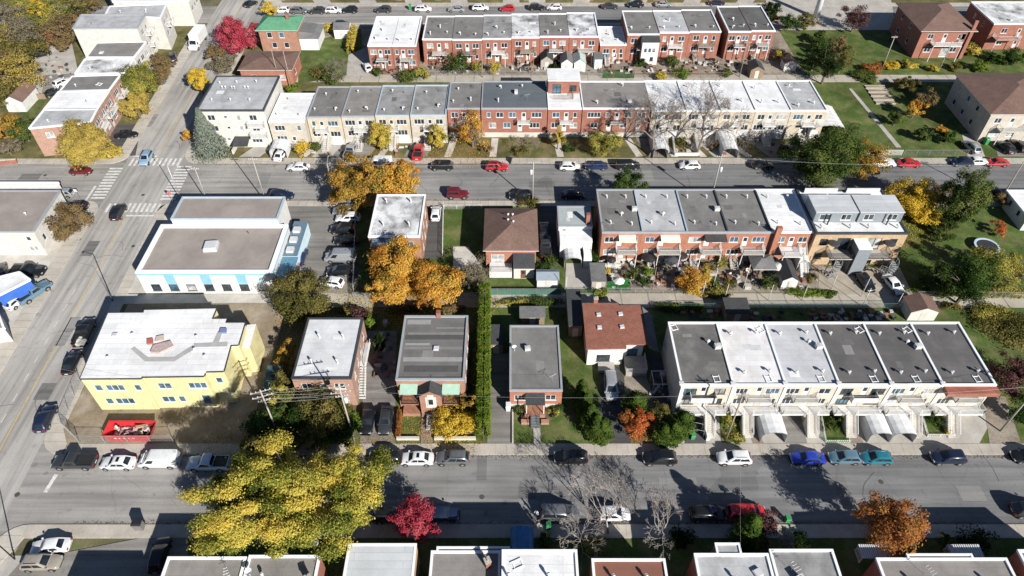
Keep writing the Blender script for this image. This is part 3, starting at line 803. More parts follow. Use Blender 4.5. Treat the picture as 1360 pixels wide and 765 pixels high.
def flat_house(label, xl, xr, yf, yb, h, wall, roof, cop=COPW, S=(), E=(), W=(), vents='', name='house', cat='house', sides='SENW', fr=FRAME, rim=.22, seed=0, doorm=DOORM, x01=None, base=None, group=None):
    """house from its roof outline: front corners, back line, roof height"""
    x0, y0 = P(xl, yf, h + rim); x1 = PX(xr, yf, h + rim); y1 = PY(yb, h + rim)
    if x01: x0, x1 = x01
    root = empty(name, ((x0+x1)/2, y0, 0), label, cat, group)
    rnd = random.Random(seed or int(xl * 7 + yf))
    e = 0.006
    ops = {}
    for sd, L, spec in (('S', x1-x0-2*e, S), ('E', y1-y0, E), ('W', y1-y0, W)):
        lst = []
        for it in spec:
            if isinstance(it[0], str): lst += spread(L, it[0], *it[1:])
            else: lst.append(it)
        ops[sd] = lst
    rect_walls(root, x0 + e, x1 - e, y0, y1, 0, h, wall, ops, fr, 'wall', doorm, '', rnd)
    if base: part('foundation', MB().box(x0 - .03, y0 - .05, 0, x1 + .03, y0 - .002, base), CONCL, root)
    rf = flat_roof(root, x0, x1, y0, y1, h, roof, cop, sides=sides, up=rim)
    for q in range(rnd.randint(1, 3)):
        a, b2 = rnd.uniform(x0 + .5, x1 - 2.2), rnd.uniform(y0 + .6, y1 - 2.4)
        part('roof_patch', MB().box(a, b2, h - .02, a + rnd.uniform(.6, 1.7), b2 + rnd.uniform(.4, 1.8), h + .008 + .003 * q), rnd.choice([RPC, RPD] if 'pale' in roof.name or 'white' in roof.name else [RPA, RPB]), root)
    for i, k in enumerate(vents):
        if k == ' ': continue
        n = len(vents); fx = (0.22, 0.75, 0.3, 0.68, .5, .15)[i % 6] + rnd.uniform(-.06, .06); fy = (.2, .25, .75, .8, .5, .5)[i % 6] + rnd.uniform(-.06, .06)
        roof_thing(rf, k, x0 + (x1-x0)*fx, y0 + (y1-y0)*fy, h, rnd.choice([0, R(180), R(200), R(160), R(90)]) if k != 'h' else 0)
    return root, rf, (x0, x1, y0, y1, h)
def hip_roof(root, x0, x1, y0, y1, z, rise, m, ov=0.4, ridge='x', hipf=1.0, name='roof'):
    x0 -= ov; x1 += ov; y0 -= ov; y1 += ov
    if ridge == 'x':
        k = min((y1-y0)/2 * hipf, (x1-x0)/2 - .05); a, b = (x0 + k, (y0+y1)/2, z+rise), (x1 - k, (y0+y1)/2, z+rise)
    else:
        k = min((x1-x0)/2 * hipf, (y1-y0)/2 - .05); a, b = ((x0+x1)/2, y0 + k, z+rise), ((x0+x1)/2, y1 - k, z+rise)
    t = 0.12
    c = [(x0, y0, z), (x1, y0, z), (x1, y1, z), (x0, y1, z)]; d = [(p[0], p[1], z - t) for p in c]
    mb = MB()
    if ridge == 'x': mb.face([c[0], c[1], b, a]).face([c[2], c[3], a, b]).face([c[1], c[2], b]).face([c[3], c[0], a])
    else: mb.face([c[1], c[2], b, a]).face([c[3], c[0], a, b]).face([c[0], c[1], a]).face([c[2], c[3], b])
    mb.face(d[::-1])
    rf = part(name, mb, m, root)
    f = MB()
    for i in range(4):
        j = (i+1) % 4; f.face([d[i], d[j], c[j], c[i]])
    part('fascia', f, WHITE, root)
    return rf

# ================================================================== the near row of six cream houses
HA = 7.0
xs = [PX(v, 511, HA + .22) for v in (905, 973.5, 1043, 1114.5, 1184.5, 1252.5, 1324)]
yF, yB = PY(511, HA + .22), PY(427.5, HA + .22)
PORCH = []
row = [('dark grey', R_DARK, 'left-end'), ('stained white', R_WHITE, 'second from the left'), ('white', R_WHITE2, 'third from the left'),
       ('charcoal', R_DARK, 'fourth from the left'), ('charcoal', R_DARK, 'fifth from the left'), ('charcoal', R_DARK, 'right-end')]
R_A1 = membrane('worn_dark_roof_membrane', (0.12, 0.118, 0.112), (0.22, 0.21, 0.195), 0.8)
row[0] = ('dark grey', R_A1, 'left-end'); row[2] = ('pale grey', membrane('patched_pale_roof_membrane', (0.52, 0.53, 0.55), (0.36, 0.36, 0.36), .7), 'third from the left')
R_A2 = membrane('rust_stained_white_membrane', (0.70, 0.70, 0.70), (0.50, 0.46, 0.44), .7); row[1] = ('rust-stained white', R_A2, 'second from the left')
for i in range(6):
    x0, x1 = xs[i], xs[i+1]; W = x1 - x0
    sp = 1.0 if i % 2 else 0.0
    a = [(1.35, 5.15, 1.9, 1.2, 3), (3.2, 4.75, .9, 2.0, 'd'), (W - 1.5, 5.15, 1.6, 1.2, 2 + i % 2)]
    b = [(1.35, 2.85, 1.9, 1.25, 3), (W * .52, 2.32, .95, 2.0, 'd'), (W - 1.6, 2.85, 1.7, 1.25, 3)]
    gr = [(1.9 if i != 5 else W - 2.0, .01, 2.5, 1.95, 'g')] if i in (0, 2, 3, 4, 5) else [(W - 2.0, .01, 2.5, 1.95, 'g')]
    ops = a + b + gr
    if i % 2: ops = [(W - c, s, w, hh, k) for c, s, w, hh, k in ops]
    root, rf, bx = flat_house('%s cream brick house of the near six-unit row, %s roof' % (row[i][2].split()[0], row[i][0]), 0, 0, 511, 427.5, HA, brick('pale_cream_brick', (.55, .49, .39), (.49, .435, .345), (.53, .50, .45)), row[i][1], COPW, S=ops, x01=(x0, x1),
        name='row_house', sides='SN' + ('W' if i == 0 else '') + ('E' if i == 5 else '') , fr=FRAMED if i in (0, 3) else FRAME, seed=40 + i)
    # party-wall coping, white pilaster and parapet step
    if i: part('party_wall_cap', MB().box(x0 - .02, yF + .3, HA + .012, x0 + .26, yB - .3, HA + .2), COPW, root)
    pl = MB(); pl.box(x0 + .01, yF - .10, 0, x0 + .5, yF - .006, HA - .2); pl.box(x0 - .28, yF - .1, HA + .223, x0 + .36, yF + .42, HA + .42)
    part('pilaster', pl, WHITE, root)
    part('lower_wall_facing', MB().box(x0 + .51, yF - .04, 2.12, x1 - .02, yF - .005, 2.3), WHITE, root)
    if i == 5: part('brick_band', MB().box(x0 + .3, yF - 1.25, 6.2, x1 + .1, yF - .055, 6.95), RED, root)
    # upper balcony, porch slab over the garage, outside stairs
    cx = 3.2 if not i % 2 else W - 3.2
    balcony(root, x0 + cx - 1.75, x0 + cx + 1.75, yF, 1.15, 4.72, CONC, WHITE, solid=i in (0, 3))
    p0, p1 = (x0 + .55, x1 - .12)
    slab = part('porch', MB().box(p0, yF - 1.35, 2.0, p1, yF - .052, 2.3), WHITE, root)
    sx = x0 + (W * .52 if not i % 2 else W * .48) - .7 + (0.9 if i in (0, 2, 4) else -.6)
    mb = MB(); railing(mb, [(p0 + .05, yF - .1), (p0 + .05, yF - 1.3), (sx - .05, yF - 1.3)], 2.3); part('railing', mb, WHITE, slab); mb = MB(); railing(mb, [(sx + 1.45, yF - 1.3), (p1 - .05, yF - 1.3), (p1 - .05, yF - .1)], 2.3)
    part('railing', mb, WHITE, slab)
    stairs(root, sx, sx + 1.4, yF - 1.352, yF - 3.7, 2.3, CONCL, WHITE)
    PORCH.append((x0, x1, sx))
    # roof furniture in the pattern of the photograph
    for fx, fy in ((.25, .80), (.78, .82), (.3, .18), (.80, .2)):
        if i == 0: continue
        roof_thing(rf, 'g', x0 + W * fx, yF + (yB - yF) * fy, HA, R(200), .95)
    if i in (0, 2, 4): roof_thing(rf, 'a', x1 - .75, yF + (yB - yF) * .58, HA, .1); roof_thing(rf, 'c', x1 - 1.9, yF + (yB - yF) * .66, HA, 0, 1.2)
    roof_thing(rf, 'f', x0 + W * (.72 if i != 4 else .55), yF + (yB - yF) * .1, HA, .1)
    if i in (1, 3, 4): roof_thing(rf, 'f', x0 + W * .88, yF + (yB - yF) * .88, HA, .5)
    if i == 0: roof_thing(rf, 'f', x0 + W*.1, yF + (yB-yF)*.92, HA, .3)
XS_A, YF_A = xs, yF

# ================================================================== pin house, brick bungalow
root, rf, b = flat_house('orange brick bungalow with dark grey flat roof between cedar hedges', 677, 747, 518, 432, 3.9, ORED, R_GREY, COPG, S=[(1.4, 1.75, 1.5, 1.15, 3), (3.6, 1.15, .95, 2.0, 'd'), (5.75, 1.75, 1.5, 1.15, 2)], name='bungalow', rim=.18, base=.9)
x0, x1, y0, y1, h = b
awning(root, x0 + 2.2, x0 + 4.9, y0, 1.9, 3.35, .25, S_DARK, 'porch_roof')
for x in (x0 + 2.35, x0 + 4.75): part('post', MB().beam((x, y0 - 1.75, 0), (x, y0 - 1.75, 3.02), .12), WHITE, root)
part('porch', MB().box(x0 + 2.1, y0 - 2.0, 0, x0 + 5.0, y0 - .06, .95), BROWNB, root)
stairs(root, x0 + 2.9, x0 + 4.2, y0 - 2.005, y0 - 3.6, .95, plain('slate_step', (.13, .14, .15), .7), BLACK)
roof_thing(rf, 'a', x0 + 2.6, y0 + 7.4, h, .1, .9); roof_thing(rf, 't', x1 - 1.3, y0 + 1.6, h, .6); roof_thing(rf, 'd', x0 + .7, y0 + 7.2, h, 2)
part('planter', MB().box(x0 + 1.6, y0 - 3.0, .05, x0 + 2.7, y0 - 2.4, .55), PINKB, root); part('planter', MB().box(x0 + 4.4, y0 - 3.0, .05, x0 + 5.5, y0 - 2.4, .55), PINKB, root)

# ================================================================== two-storey brick house with gabled porch and green canopies
root, rf, b = flat_house('brown brick duplex with strip-patched roof and small black gable over the entrance', 525.5, 616.5, 503.5, 419, 6.4, BROWNB, membrane('charcoal_strip_roof', (0.14, .135, .13), (.2, .19, .18), .5, 1.2), COPG,
    S=[(1.6, 3.9, 1.9, 1.3, 3), (7.6, 3.9, 1.9, 1.3, 3), (1.6, 1.2, 1.9, 1.3, 3), (7.6, 1.2, 1.9, 1.3, 3), (4.6, .3, 1.0, 2.1, 'd')], E=[('1-2-1-1', 3.9), ('1-1-2', 1.2)], name='duplex_house', rim=.25)
x0, x1, y0, y1, h = b
strip = [plain('grey_felt', (.19, .185, .18), .9), plain('pale_felt', (.27, .265, .26), .9), plain('black_felt', (.075, .075, .075), .9)]
for k, (fy, d, fa, fb, m) in enumerate(((.87, .9, .05, .42, 1), (.70, .45, .08, .95, 0), (.62, .9, .05, .95, 2), (.53, .4, .06, .44, 1), (.47, .45, .05, .94, 0), (.28, .75, .06, .95, 1), (.12, 1.1, .1, .9, 2), (.80, .3, .5, .95, 0))):
    part('roof_patch', MB().box(x0 + (x1-x0)*fa, y0 + (y1-y0)*fy, h - .01, x0 + (x1-x0)*fb, y0 + (y1-y0)*fy + d, h + .012 + .003*k), strip[m], root)
roof_thing(rf, 'b', x0 + 5.1, y0 + 5.6, h + .02, 0, .9)
part('chimney', MB().box(x0 + 4.7, y1 - .35, 4, x0 + 5.3, y1 + .35, h + 1.1), RED, root)
gx0, gx1 = x0 + 3.2, x0 + 6.2; gy = y0 - 1.6
mb = MB(); mb.box(gx0, gy, 0, gx1, y0 - .005, 5.2, 't'); mb.face([(gx0, gy, 5.2), (gx1, gy, 5.2), ((gx0+gx1)/2, gy, 6.3)])
part('porch_gable_wall', mb, BROWNB, root)
mb = MB(); c = (gx0+gx1)/2
for sgn, xa in ((-1, gx0 - .35), (1, gx1 + .35)): mb.hexa([(xa, gy - .3, 4.98), (c, gy - .3, 6.32), (c, y0 + .9, 6.32), (xa, y0 - .01, 4.98), (xa, gy - .3, 5.1), (c, gy - .3, 6.45), (c, y0 + .9, 6.45), (xa, y0 - .01, 5.1)])
part('porch_gable_roof', mb, S_DARK, root)
part('stone_surround', MB().box(c - .75, gy - .06, 2.3, c + .75, gy - .003, 4.7).box(c - .45, gy - .06, 4.701, c + .45, gy - .003, 5.2), OFFWHITE, root)
place_window(root, (c, gy - .15, 3.0), 0, .8, 1.4, 1, FRAME, GLASS)
GCAN = plain('faded_green_canopy', (.33, .50, .40), .7, var=.1)
for xa in (x0 + .5, x0 + 6.3):
    awning(root, xa, xa + 2.4, y0, 1.5, 5.5, .35, GCAN, 'canopy')
    balcony(root, xa, xa + 2.4, y0, 1.5, 2.9, BROWNB, BLACK)
    part('porch', MB().box(xa, y0 - 1.5, 0, xa + 2.4, y0 - .006, .7), BROWNB, root)
stairs(root, c - .8, c + .8, gy - .005, gy - 2.2, .9, CONC, BLACK, False)

# ================================================================== brick house with pale membrane roof
root, rf, b = flat_house('rose brick house with pale grey roof and dark edging, behind the power poles', 387, 466, 502, 422, 6.2, PINKB, membrane('smooth_pale_membrane', (.62, .63, .64), (.42, .43, .44), .6), COPD, S=[('2-d-2', 3.9), ('2-d-2', 1.2)], E=[('1-1-d-1', 3.9), ('1-2-1', 1.2)], name='brick_house', rim=.16)
x0, x1, y0, y1, h = b
for fx, fy in ((.3, .66), (.72, .66), (.28, .24), (.72, .24)): roof_thing(rf, 'g', x0 + (x1-x0)*fx, y0 + (y1-y0)*fy, h, 2.2, .95)
roof_thing(rf, 's', x0 + (x1-x0)*.6, y0 + .5, h)
mb = MB(); xe = x1 + 1.0
for i in range(12): mb.box(x1 + .03, y0 + 1 + i*.3, .2 + i*.25, xe, y0 + 1.28 + i*.3, .26 + i*.25)
mb.box(x1 + .03, y0 + 4.62, 3.2, xe, y0 + 9, 3.3)
st = part('outside_stairs', mb, WHITE, root)
mb = MB(); mb.beam((xe, y0 + 1, 1.1), (xe, y0 + 4.6, 4.1), .06); mb.beam((xe, y0 + 4.6, 4.1), (xe, y0 + 9, 4.1), .06)
for i in range(20): mb.beam((xe, y0 + 4.6 + i*.22, 3.3), (xe, y0 + 4.6 + i*.22, 4.1), .03)
for i in range(12): mb.beam((xe, y0 + 1.1 + i*.3, .26 + i*.25), (xe, y0 + 1.1 + i*.3, 1.2 + i*.25), .03)
part('railing', mb, WHITE, st)

# ================================================================== yellow building under construction
HY = 7.2
pts = [(107, 503), (188, 502.5), (188.5, 500.5), (271, 499.5), (273, 493.5), (297, 493), (306.5, 458.5), (316.5, 458), (325, 429.5), (279, 429.5), (287, 410.5), (192, 412.5), (191, 416), (144, 416.5)]
poly = [P(a, b, HY) for a, b in pts]
cx, cy = P(200, 500, HY)
root = empty('yellow_building', (cx, cy, 0), 'unfinished two-storey yellow building with bright white roof on the corner lot', 'building')
mb = MB()
n = len(poly)
WIN = {0: [(1.6, 4.5, 1.0, 1.25, 1), (3.9, 4.5, 2.5, 1.25, 3), (7.0, 4.5, .9, 1.25, 1), (1.9, 1.4, 1.0, 1.3, 1), (4.1, 1.4, 2.6, 1.3, 3)],
       2: [(2.4, 4.5, 1.8, 1.25, 2), (6.9, 4.5, 2.5, 1.25, 3), (1.9, 1.4, 1.8, 1.3, 2), (3.8, 1.4, .9, 1.3, 1), (7.2, .9, 1.2, 2.0, 1)],
       4: [(1.3, 4.6, .9, 1.2, 1)], 7: [(1.6, 4.5, 1.2, 1.25, 1)]}
for i in range(n):
    a, b2 = Vector((*poly[i], 0)), Vector((*poly[(i+1) % n], 0)); d = b2 - a; L = d.length; u = d.normalized(); nn = Vector((u.y, -u.x, 0))
    lst = WIN.get(i, []); rect = [(c - w/2, c + w/2, s, s + hh) for c, s, w, hh, k in lst]
    ok = wall_panel(mb, a, u, nn, L, HY, rect)
    for (c, s, w, hh, k), r in zip(lst, rect):
        if r in ok: place_window(root, a + u * c + Vector((0, 0, s)), math.atan2(u.y, u.x), w, hh, k, FRAME, GLASSB)
part('wall', mb, YELLOW, root)
ins = [(x + (cx - x) * .012, y + (cy + 4 - y) * .012) for x, y in poly]
rf = part('roof', MB().prism(poly, HY + .004, HY + .12), R_WHITE2, root)
mb = MB()
for i in range(n):
    a, b2 = Vector((*poly[i], HY + .02)), Vector((*poly[(i+1) % n], HY + .02))
    mb.beam(a, b2, .3, .17 + .006 * (i % 2))
part('roof_edge', mb, COPD, root)
part('lower_wing', MB().prism([P(a, b, 5.6) for a, b in ((320, 462), (328, 432), (340, 431), (332, 462))], 0, 5.6), YELLOW, root); part('lower_wing_roof', MB().prism([P(a, b, 5.6) for a, b in ((320, 462), (328, 432), (340, 431), (332, 462))], 5.602, 5.7), R_WHITE2, root)
# strips of the membrane
sx0, sx1 = P(150, 470, HY)[0], P(290, 470, HY)[0]
stm = membrane('white_roof_strip', (.76, .765, .77), (.60, .595, .58), .7, 1.6)
yA, yBk = PY(499, HY), PY(419, HY)
k = 0; x = PX(122, 495, HY)
while x < PX(272, 495, HY):
    part('roof_strip', MB().box(x, yA + .35, HY + .10, x + .93, yBk - .8, HY + .126 + .006 * (k % 2)), stm, root); x += .98; k += 1
GUARD = plain('grey_walk_pad', (.36, .36, .355), .8)
def zpoly(pp, m, z, nm, t=.03):
    return part(nm, MB().prism([P(a, b, HY) for a, b in pp], HY + .10, HY + .13 + z), m, root)
zpoly([(174, 464), (179, 461), (197, 475), (193, 481)], GUARD, .02, 'walk_pad'); zpoly([(193, 481), (197, 475), (232, 475), (232, 481)], GUARD, .026, 'walk_pad')
zpoly([(232, 481), (232, 475), (257, 459), (260, 464)], GUARD, .032, 'walk_pad'); zpoly([(258, 462), (258, 457), (303, 455), (302, 461)], GUARD, .038, 'walk_pad'); zpoly([(283, 456), (290, 441), (296, 441), (291, 456)], GUARD, .044, 'walk_pad')
zpoly([(205, 461), (228, 455), (232, 462), (213, 471), (201, 470)], plain('pallet_wrap', (.46, .36, .34), .7, var=.3, scale=5), .35, 'material_pallet')
zpoly([(209, 449), (219, 447), (218, 454), (207, 456)], plain('roll_wrap', (.55, .45, .40), .7, var=.2, scale=4), .3, 'material_pallet')
zpoly([(196, 452), (204, 451), (204, 458), (196, 459)], plain('red_bundle', (.42, .12, .09), .7), .25, 'material_pallet')
zpoly([(294, 438), (302, 438), (301, 444), (292, 444)], plain('blue_bundle', (.16, .2, .34), .7), .3, 'material_pallet')
for a, b3 in ((153, 446), (177, 446), (262, 449), (273, 475), (259, 466), (144, 477)):
    x, y = P(a, b3, HY); roof_thing(rf, 'c' if a != 153 else 'b', x, y, HY + .13, 0, .8)

# ================================================================== commercial building, white with blue squares
hL, hU = 4.6, 6.0
x0, y0 = P(180.5, 363.5, hL); x1 = PX(361, 363.5, hL); yb = PY(300, hL)
root = empty('commercial_building', ((x0+x1)/2, y0, 0), 'white commercial building with light blue squares and brown-grey roof beside the car lot', 'building')
W = x1 - x0
ops = [(2.2 + k * 2.9, .7, 1.5, 1.5, 1) for k in range(7) if 2.2 + k*2.9 < W - 1.2]
rect_walls(root, x0, x1, y0, yb, 0, hL, WHITE, {'S': ops, 'W': [('g' and (3.0, .9, 2.2, 2.2, 2)), (7, .9, 2.2, 2.2, 2), (11, .9, 2.2, 2.2, 2)], 'E': [(4, .01, 3.0, 2.8, 'g'), (9, .01, 1.0, 2.1, 'd')]}, FRAMED)
for k in range(7):
    xx = x0 + 2.2 + k * 2.9
    if xx < x1 - 1.2: part('blue_panel', MB().box(xx - .8, y0 - .03, 2.3, xx + .8, y0 - .002, 4.28), BLUEP if k % 2 else PALEBLUE, root)
part('blue_fascia', MB().box(x0 - .04, y0 - .062, 4.3, x1 + .04, y0 - .032, 4.62), BLUEP, root); part('blue_fascia', MB().box(x1 + .03, y0, 4.3, x1 + .06, yb, 4.62), BLUEP, root)
rf = flat_roof(root, x0, x1, y0, yb, hL, R_BROWN, COPW, .6, .35)
roof_thing(rf, 'b', *P(281, 329, hL), hL, .1, 2.6); roof_thing(rf, 's', *P(330, 310, hL), hL)
ux0, uy0 = P(224, 297.5, hU); ux1 = PX(366, 297.5, hU); uy1 = PY(262.5, hU)
rect_walls(root, ux0, ux1, yb + .003, uy1, 0, hU, WHITE, {'E': [(2, 1, 1.5, 1.5, 2)], 'W': [(3, 1, 2, 2, 2)]}, FRAMED, 'upper_wall')
rf2 = flat_roof(root, ux0, ux1, yb + .003, uy1, hU, R_BROWN, COPB, .22, .25)
part('side_wing', MB().box(x1 + .02, y0 + 6, 0, x1 + 2.4, yb + 3, 3.0), PALEBLUE, root)
part('wing_roof', MB().box(x1 + .02, y0 + 5.9, 3.002, x1 + 2.5, yb + 3.1, 3.1), plain('blue_steel_roof', (.14, .21, .27), .5, .2), root)
for k in range(3): part('wing_roof_box', MB().box(x1 + .5, y0 + 6.6 + k*2.6, 3.101, x1 + 1.7, y0 + 7.8 + k*2.6, 3.6), VENTW, root)
part('lean_to', MB().box(x1 + .02, y0 + 1.0, 0, x1 + 2.6, y0 + 5.6, 2.9), WHITE, root); part('lean_to_roof', MB().box(x1 + .02, y0 + .9, 2.902, x1 + 2.7, y0 + 5.7, 3.0), plain('sea_blue_roof', (.10, .24, .34), .5), root)

# ================================================================== brown-roofed cottage beside the row
h = 4.3
x0, y0 = P(779, 463, h); x1 = PX(862, 455, h); y1 = PY(402, h)
root = empty('cottage', ((x0+x1)/2, y0, 0), 'white-walled cottage with reddish brown low roof and four roof vents', 'house')
xm = x0 + (x1-x0)*.60
rect_walls(root, x0 + .3, xm, y0 + .4, y1 - .4, 0, h - .3, WHITE, {'S': [(2.4, .9, 2.0, 1.5, 2)], 'E': []}, FRAMED)
rect_walls(root, xm + .003, x1 - .6, y0 + 1.6, y1 - .6, 0, h - .5, WHITE, {'S': [(1.6, .2, 1.6, 2.2, 2)]}, FRAMED, 'wing_wall')
rf = part('roof', MB().prism([(x0, y0), (xm + .3, y0 + .15), (xm + .35, y0 + .9), (x1, y0 + .9), (x1 - .3, y1 - .4), (xm + .1, y1 - .5), (xm, y1), (x0, y1)], h - .3, h - .05), S_RUST, root)
part('side_roof', MB().hexa([(x1 + .02, y0 + .8, h - .8), (x1 + 1.5, y0 + .4, h - 1.4), (x1 + 1.5, y1 - 1.5, h - 1.4), (x1 + .02, y1 - .5, h - .8), (x1 + .02, y0 + .8, h - .35), (x1 + 1.5, y0 + .4, h - 1.2), (x1 + 1.5, y1 - 1.5, h - 1.2), (x1 + .02, y1 - .5, h - .35)]), S_GREY, root)
for a, b3 in ((795, 418), (824, 417), (796, 435), (826, 434)): roof_thing(rf, 'b', *P(a, b3, h), h - .06, .1, .8); 
roof_thing(rf, 'h', *P(791, 401, h), h - .3)
part('porch_deck', MB().box(xm + .4, y0 - 1.8, 0, x1 - .2, y0 + 1.55, .8), WOODP, root)
mb = MB(); railing(mb, [(xm + .45, y0 - 1.75), (x1 - .25, y0 - 1.75), (x1 - .25, y0 + 1.4)], .8); part('deck_railing', mb, WHITE, root)
part('front_steps', MB().box(x0 + 2.0, y0 - 1.2, 0, x0 + 4.4, y0 + .38, .7), CONC, root)

# ================================================================== outbuildings
def shed(label, px0, px1, py, depth, h, wallm, roofm, kind='gable', rise=.7, name='shed', ridge='y', door=True, z=0, ov=.15):
    x0, y0 = P(px0, py); x1 = PX(px1, py); y1 = y0 + depth
    root = empty(name, ((x0+x1)/2, y0, 0), label, 'shed'); mb = MB()
    mb.box(x0, y0, 0, x1, y1, h, 't')
    if kind == 'gable':
        c = (x0+x1)/2
        if ridge == 'y':
            mb.face([(x0, y0, h), (x1, y0, h), (c, y0, h+rise)]).face([(x1, y1, h), (x0, y1, h), (c, y1, h+rise)])
            rm = MB()
            for xa in (x0 - ov, x1 + ov):
                zz = h - rise * ov / max(.1, (x1-x0)/2)
                rm.hexa([(xa, y0-ov, zz), (c, y0-ov, h+rise), (c, y1+ov, h+rise), (xa, y1+ov, zz), (xa, y0-ov, zz+.08), (c, y0-ov, h+rise+.08), (c, y1+ov, h+rise+.08), (xa, y1+ov, zz+.08)])
        else:
            c = (y0+y1)/2
            mb.face([(x1, y0, h), (x1, y1, h), (x1, c, h+rise)]).face([(x0, y1, h), (x0, y0, h), (x0, c, h+rise)])
            rm = MB()
            for ya in (y0 - ov, y1 + ov):
                zz = h - rise * ov / max(.1, (y1-y0)/2)
                rm.hexa([(x0-ov, ya, zz), (x1+ov, ya, zz), (x1+ov, c, h+rise), (x0-ov, c, h+rise), (x0-ov, ya, zz+.08), (x1+ov, ya, zz+.08), (x1+ov, c, h+rise+.08), (x0-ov, c, h+rise+.08)])
        part('wall', mb, wallm, root); part('roof', rm, roofm, root)
    else:
        mb.face([(x0, y0, h), (x1, y0, h), (x1, y1, h), (x0, y1, h)]); part('wall', mb, wallm, root)
        part('roof', MB().hexa([(x0-ov, y0-ov, h+.01), (x1+ov, y0-ov, h+.01), (x1+ov, y1+ov, h+.03), (x0-ov, y1+ov, h+.03), (x0-ov, y0-ov, h+.1), (x1+ov, y0-ov, h+.1), (x1+ov, y1+ov, h+.1+rise*.3), (x0-ov, y1+ov, h+.1+rise*.3)]), roofm, root)
    if door: part('door', MB().box((x0+x1)/2 - .45, y0 - .03, .03, (x0+x1)/2 + .45, y0 - .002, min(1.9, h - .1)), plain('shed_door', (.5, .48, .44), .7), root)
    return root
shed('small white shed with brown gable roof beside the lane on the right', 1204, 1240, 426, 3.2, 2.1, OFFWHITE, S_BROWN, 'gable', .9)
shed('dark shed with flat roof behind the bungalow', 691, 723, 431, 2.0, 1.7, WOOD, S_GREY, 'flat')
shed('small dark garden shed against the left side of the bungalow', 650, 668, 470, 3.6, 2.3, WOOD, S_DARK, 'flat')
shed('dark narrow wooden garage left of the brown-roofed cottage', 755, 772, 447, 7.5, 2.6, WOOD, S_DARK, 'flat')
shed('white shed with pale blue-grey roof on the lawn by the lane', 713, 741, 384, 2.4, 2.2, WHITE, plain('pale_blue_tin', (.30, .35, .40), .4, .3), 'gable', .6, ridge='x')
shed('low grey shed with a blue tarp edge by the lane gate', 785, 803, 386, 4.0, 2.2, WOODP, S_GREY, 'flat')
shed('white shed with black gable roof behind the brick row', 1036, 1056, 384, 4.6, 2.1, WHITE, S_DARK, 'gable', .8)
shed('white gable shed with brown roof in the far left yard', 12, 36, 149, 6.5, 2.6, WHITE, S_BROWN, 'gable', 1.3)
shed('small white and grey shed beside the yellow hedge by the far street', 445, 465, 52, 4.0, 2.6, WHITE, S_GREY, 'gable', .9, ridge='x')
shed('white shed with grey gable roof behind the third far brick house', 745, 760, 96, 4.0, 2.4, WHITE, S_GREY, 'gable', 1.0)
shed('white shed with pale green roof in the far back yards', 762, 777, 96, 4.5, 2.4, WHITE, plain('pale_green_tin', (.36, .45, .42), .5), 'gable', 1.0)
shed('dark grey octagonal-looking garden shed behind the far brick row', 718, 734, 92, 3.6, 2.3, WOODP, S_DARK, 'gable', 1.1)
shed('narrow blue-grey shed by the far courtyard', 789, 799, 92, 3.0, 2.6, PALEBLUE, S_GREY, 'flat')
shed('white playhouse-like shed with brown roof by the far right trees', 1040, 1056, 95, 3.0, 2.0, WHITE, S_BROWN, 'gable', .9)
shed('brown shed at the bend of the far lane', 995, 1012, 104, 3.5, 2.2, WOOD, S_DARK, 'gable', .9)
shed('low dark lean-to roof behind the cream row by the lane', 962, 992, 428, 3.0, 2.1, WOOD, S_DARK, 'flat', .8)
# ================================================================== bottom row, south of the near street (roofs at the lower frame edge)
def low(label, xl, xr, yb, h, wall, roof, cop=COPW, depth=12.5, name='house', vents='', notch=None, rim=.2):
    """house whose north wall roof edge is at row yb"""
    xa, y1 = P(xl, yb, h + rim); xb = PX(xr, yb, h + rim); y0 = y1 - depth
    root = empty(name, ((xa+xb)/2, y0, 0), label, 'house')
    ops = {'N': [(1.5, 1.2, 1.6, 1.3, 2), ((xb-xa)/2, .3, 1, 2.1, 'd'), (xb-xa-1.5, 1.2, 1.6, 1.3, 2), (1.5, 3.9, 1.6, 1.2, 2), (xb-xa-1.5, 3.9, 1.6, 1.2, 2)], 'E': [(4, 1.2, 1, 1.2, 1), (9, 1.2, 1, 1.2, 1)], 'W': [(4, 1.2, 1, 1.2, 1), (8, 1.2, 1, 1.2, 1)]}
    rect_walls(root, xa + .006, xb - .006, y0, y1, 0, h, wall, ops, FRAME)
    rf = flat_roof(root, xa, xb, y0, y1, h, roof, cop, up=rim)
    if notch:
        a, b, d = notch
        part('bay_wall', MB().box(xa + a, y1 + .003, 0, xa + b, y1 + d, h - .01), wall, root)
        part('bay_roof', MB().box(xa + a + .2, y1 + .06, h, xa + b - .2, y1 + d - .2, h + .05), roof, root)
        part('bay_parapet', MB().box(xa + a - .04, y1 + .055, h - .1, xa + a + .2, y1 + d + .04, h + rim).box(xa + b - .2, y1 + .055, h - .1, xa + b + .04, y1 + d + .04, h + rim).box(xa + a + .202, y1 + d - .2, h - .1, xa + b - .202, y1 + d + .04, h + rim - .01), cop, root)
    for k, fx, dy in vents: roof_thing(rf, k, xa + (xb-xa)*fx, y1 - dy, h, 2.0, 1.1)
    return root, rf, (xa, xb, y0, y1, h)
low('grey-roofed house with white edging at the lower left, under the big maple', 223, 327, 739.5, 5.5, RED, R_GREY2, vents=[('t', .85, 2.2), ('c', .3, 4)])
low('grey-roofed house right of the maple trunk with white edging and satellite gear', 331, 425, 737.5, 5.5, RED, R_GREY2, vents=[('d', .08, 2.2), ('g', .28, 2.6), ('h', .93, 3.0)])
low('house with pale metal roof and an orange stain at its back edge', 463, 553, 722, 5.0, TANB, membrane('pale_steel_roof', (.52, .55, .57), (.46, .47, .48), .4, 1.6), COPW, rim=.06)
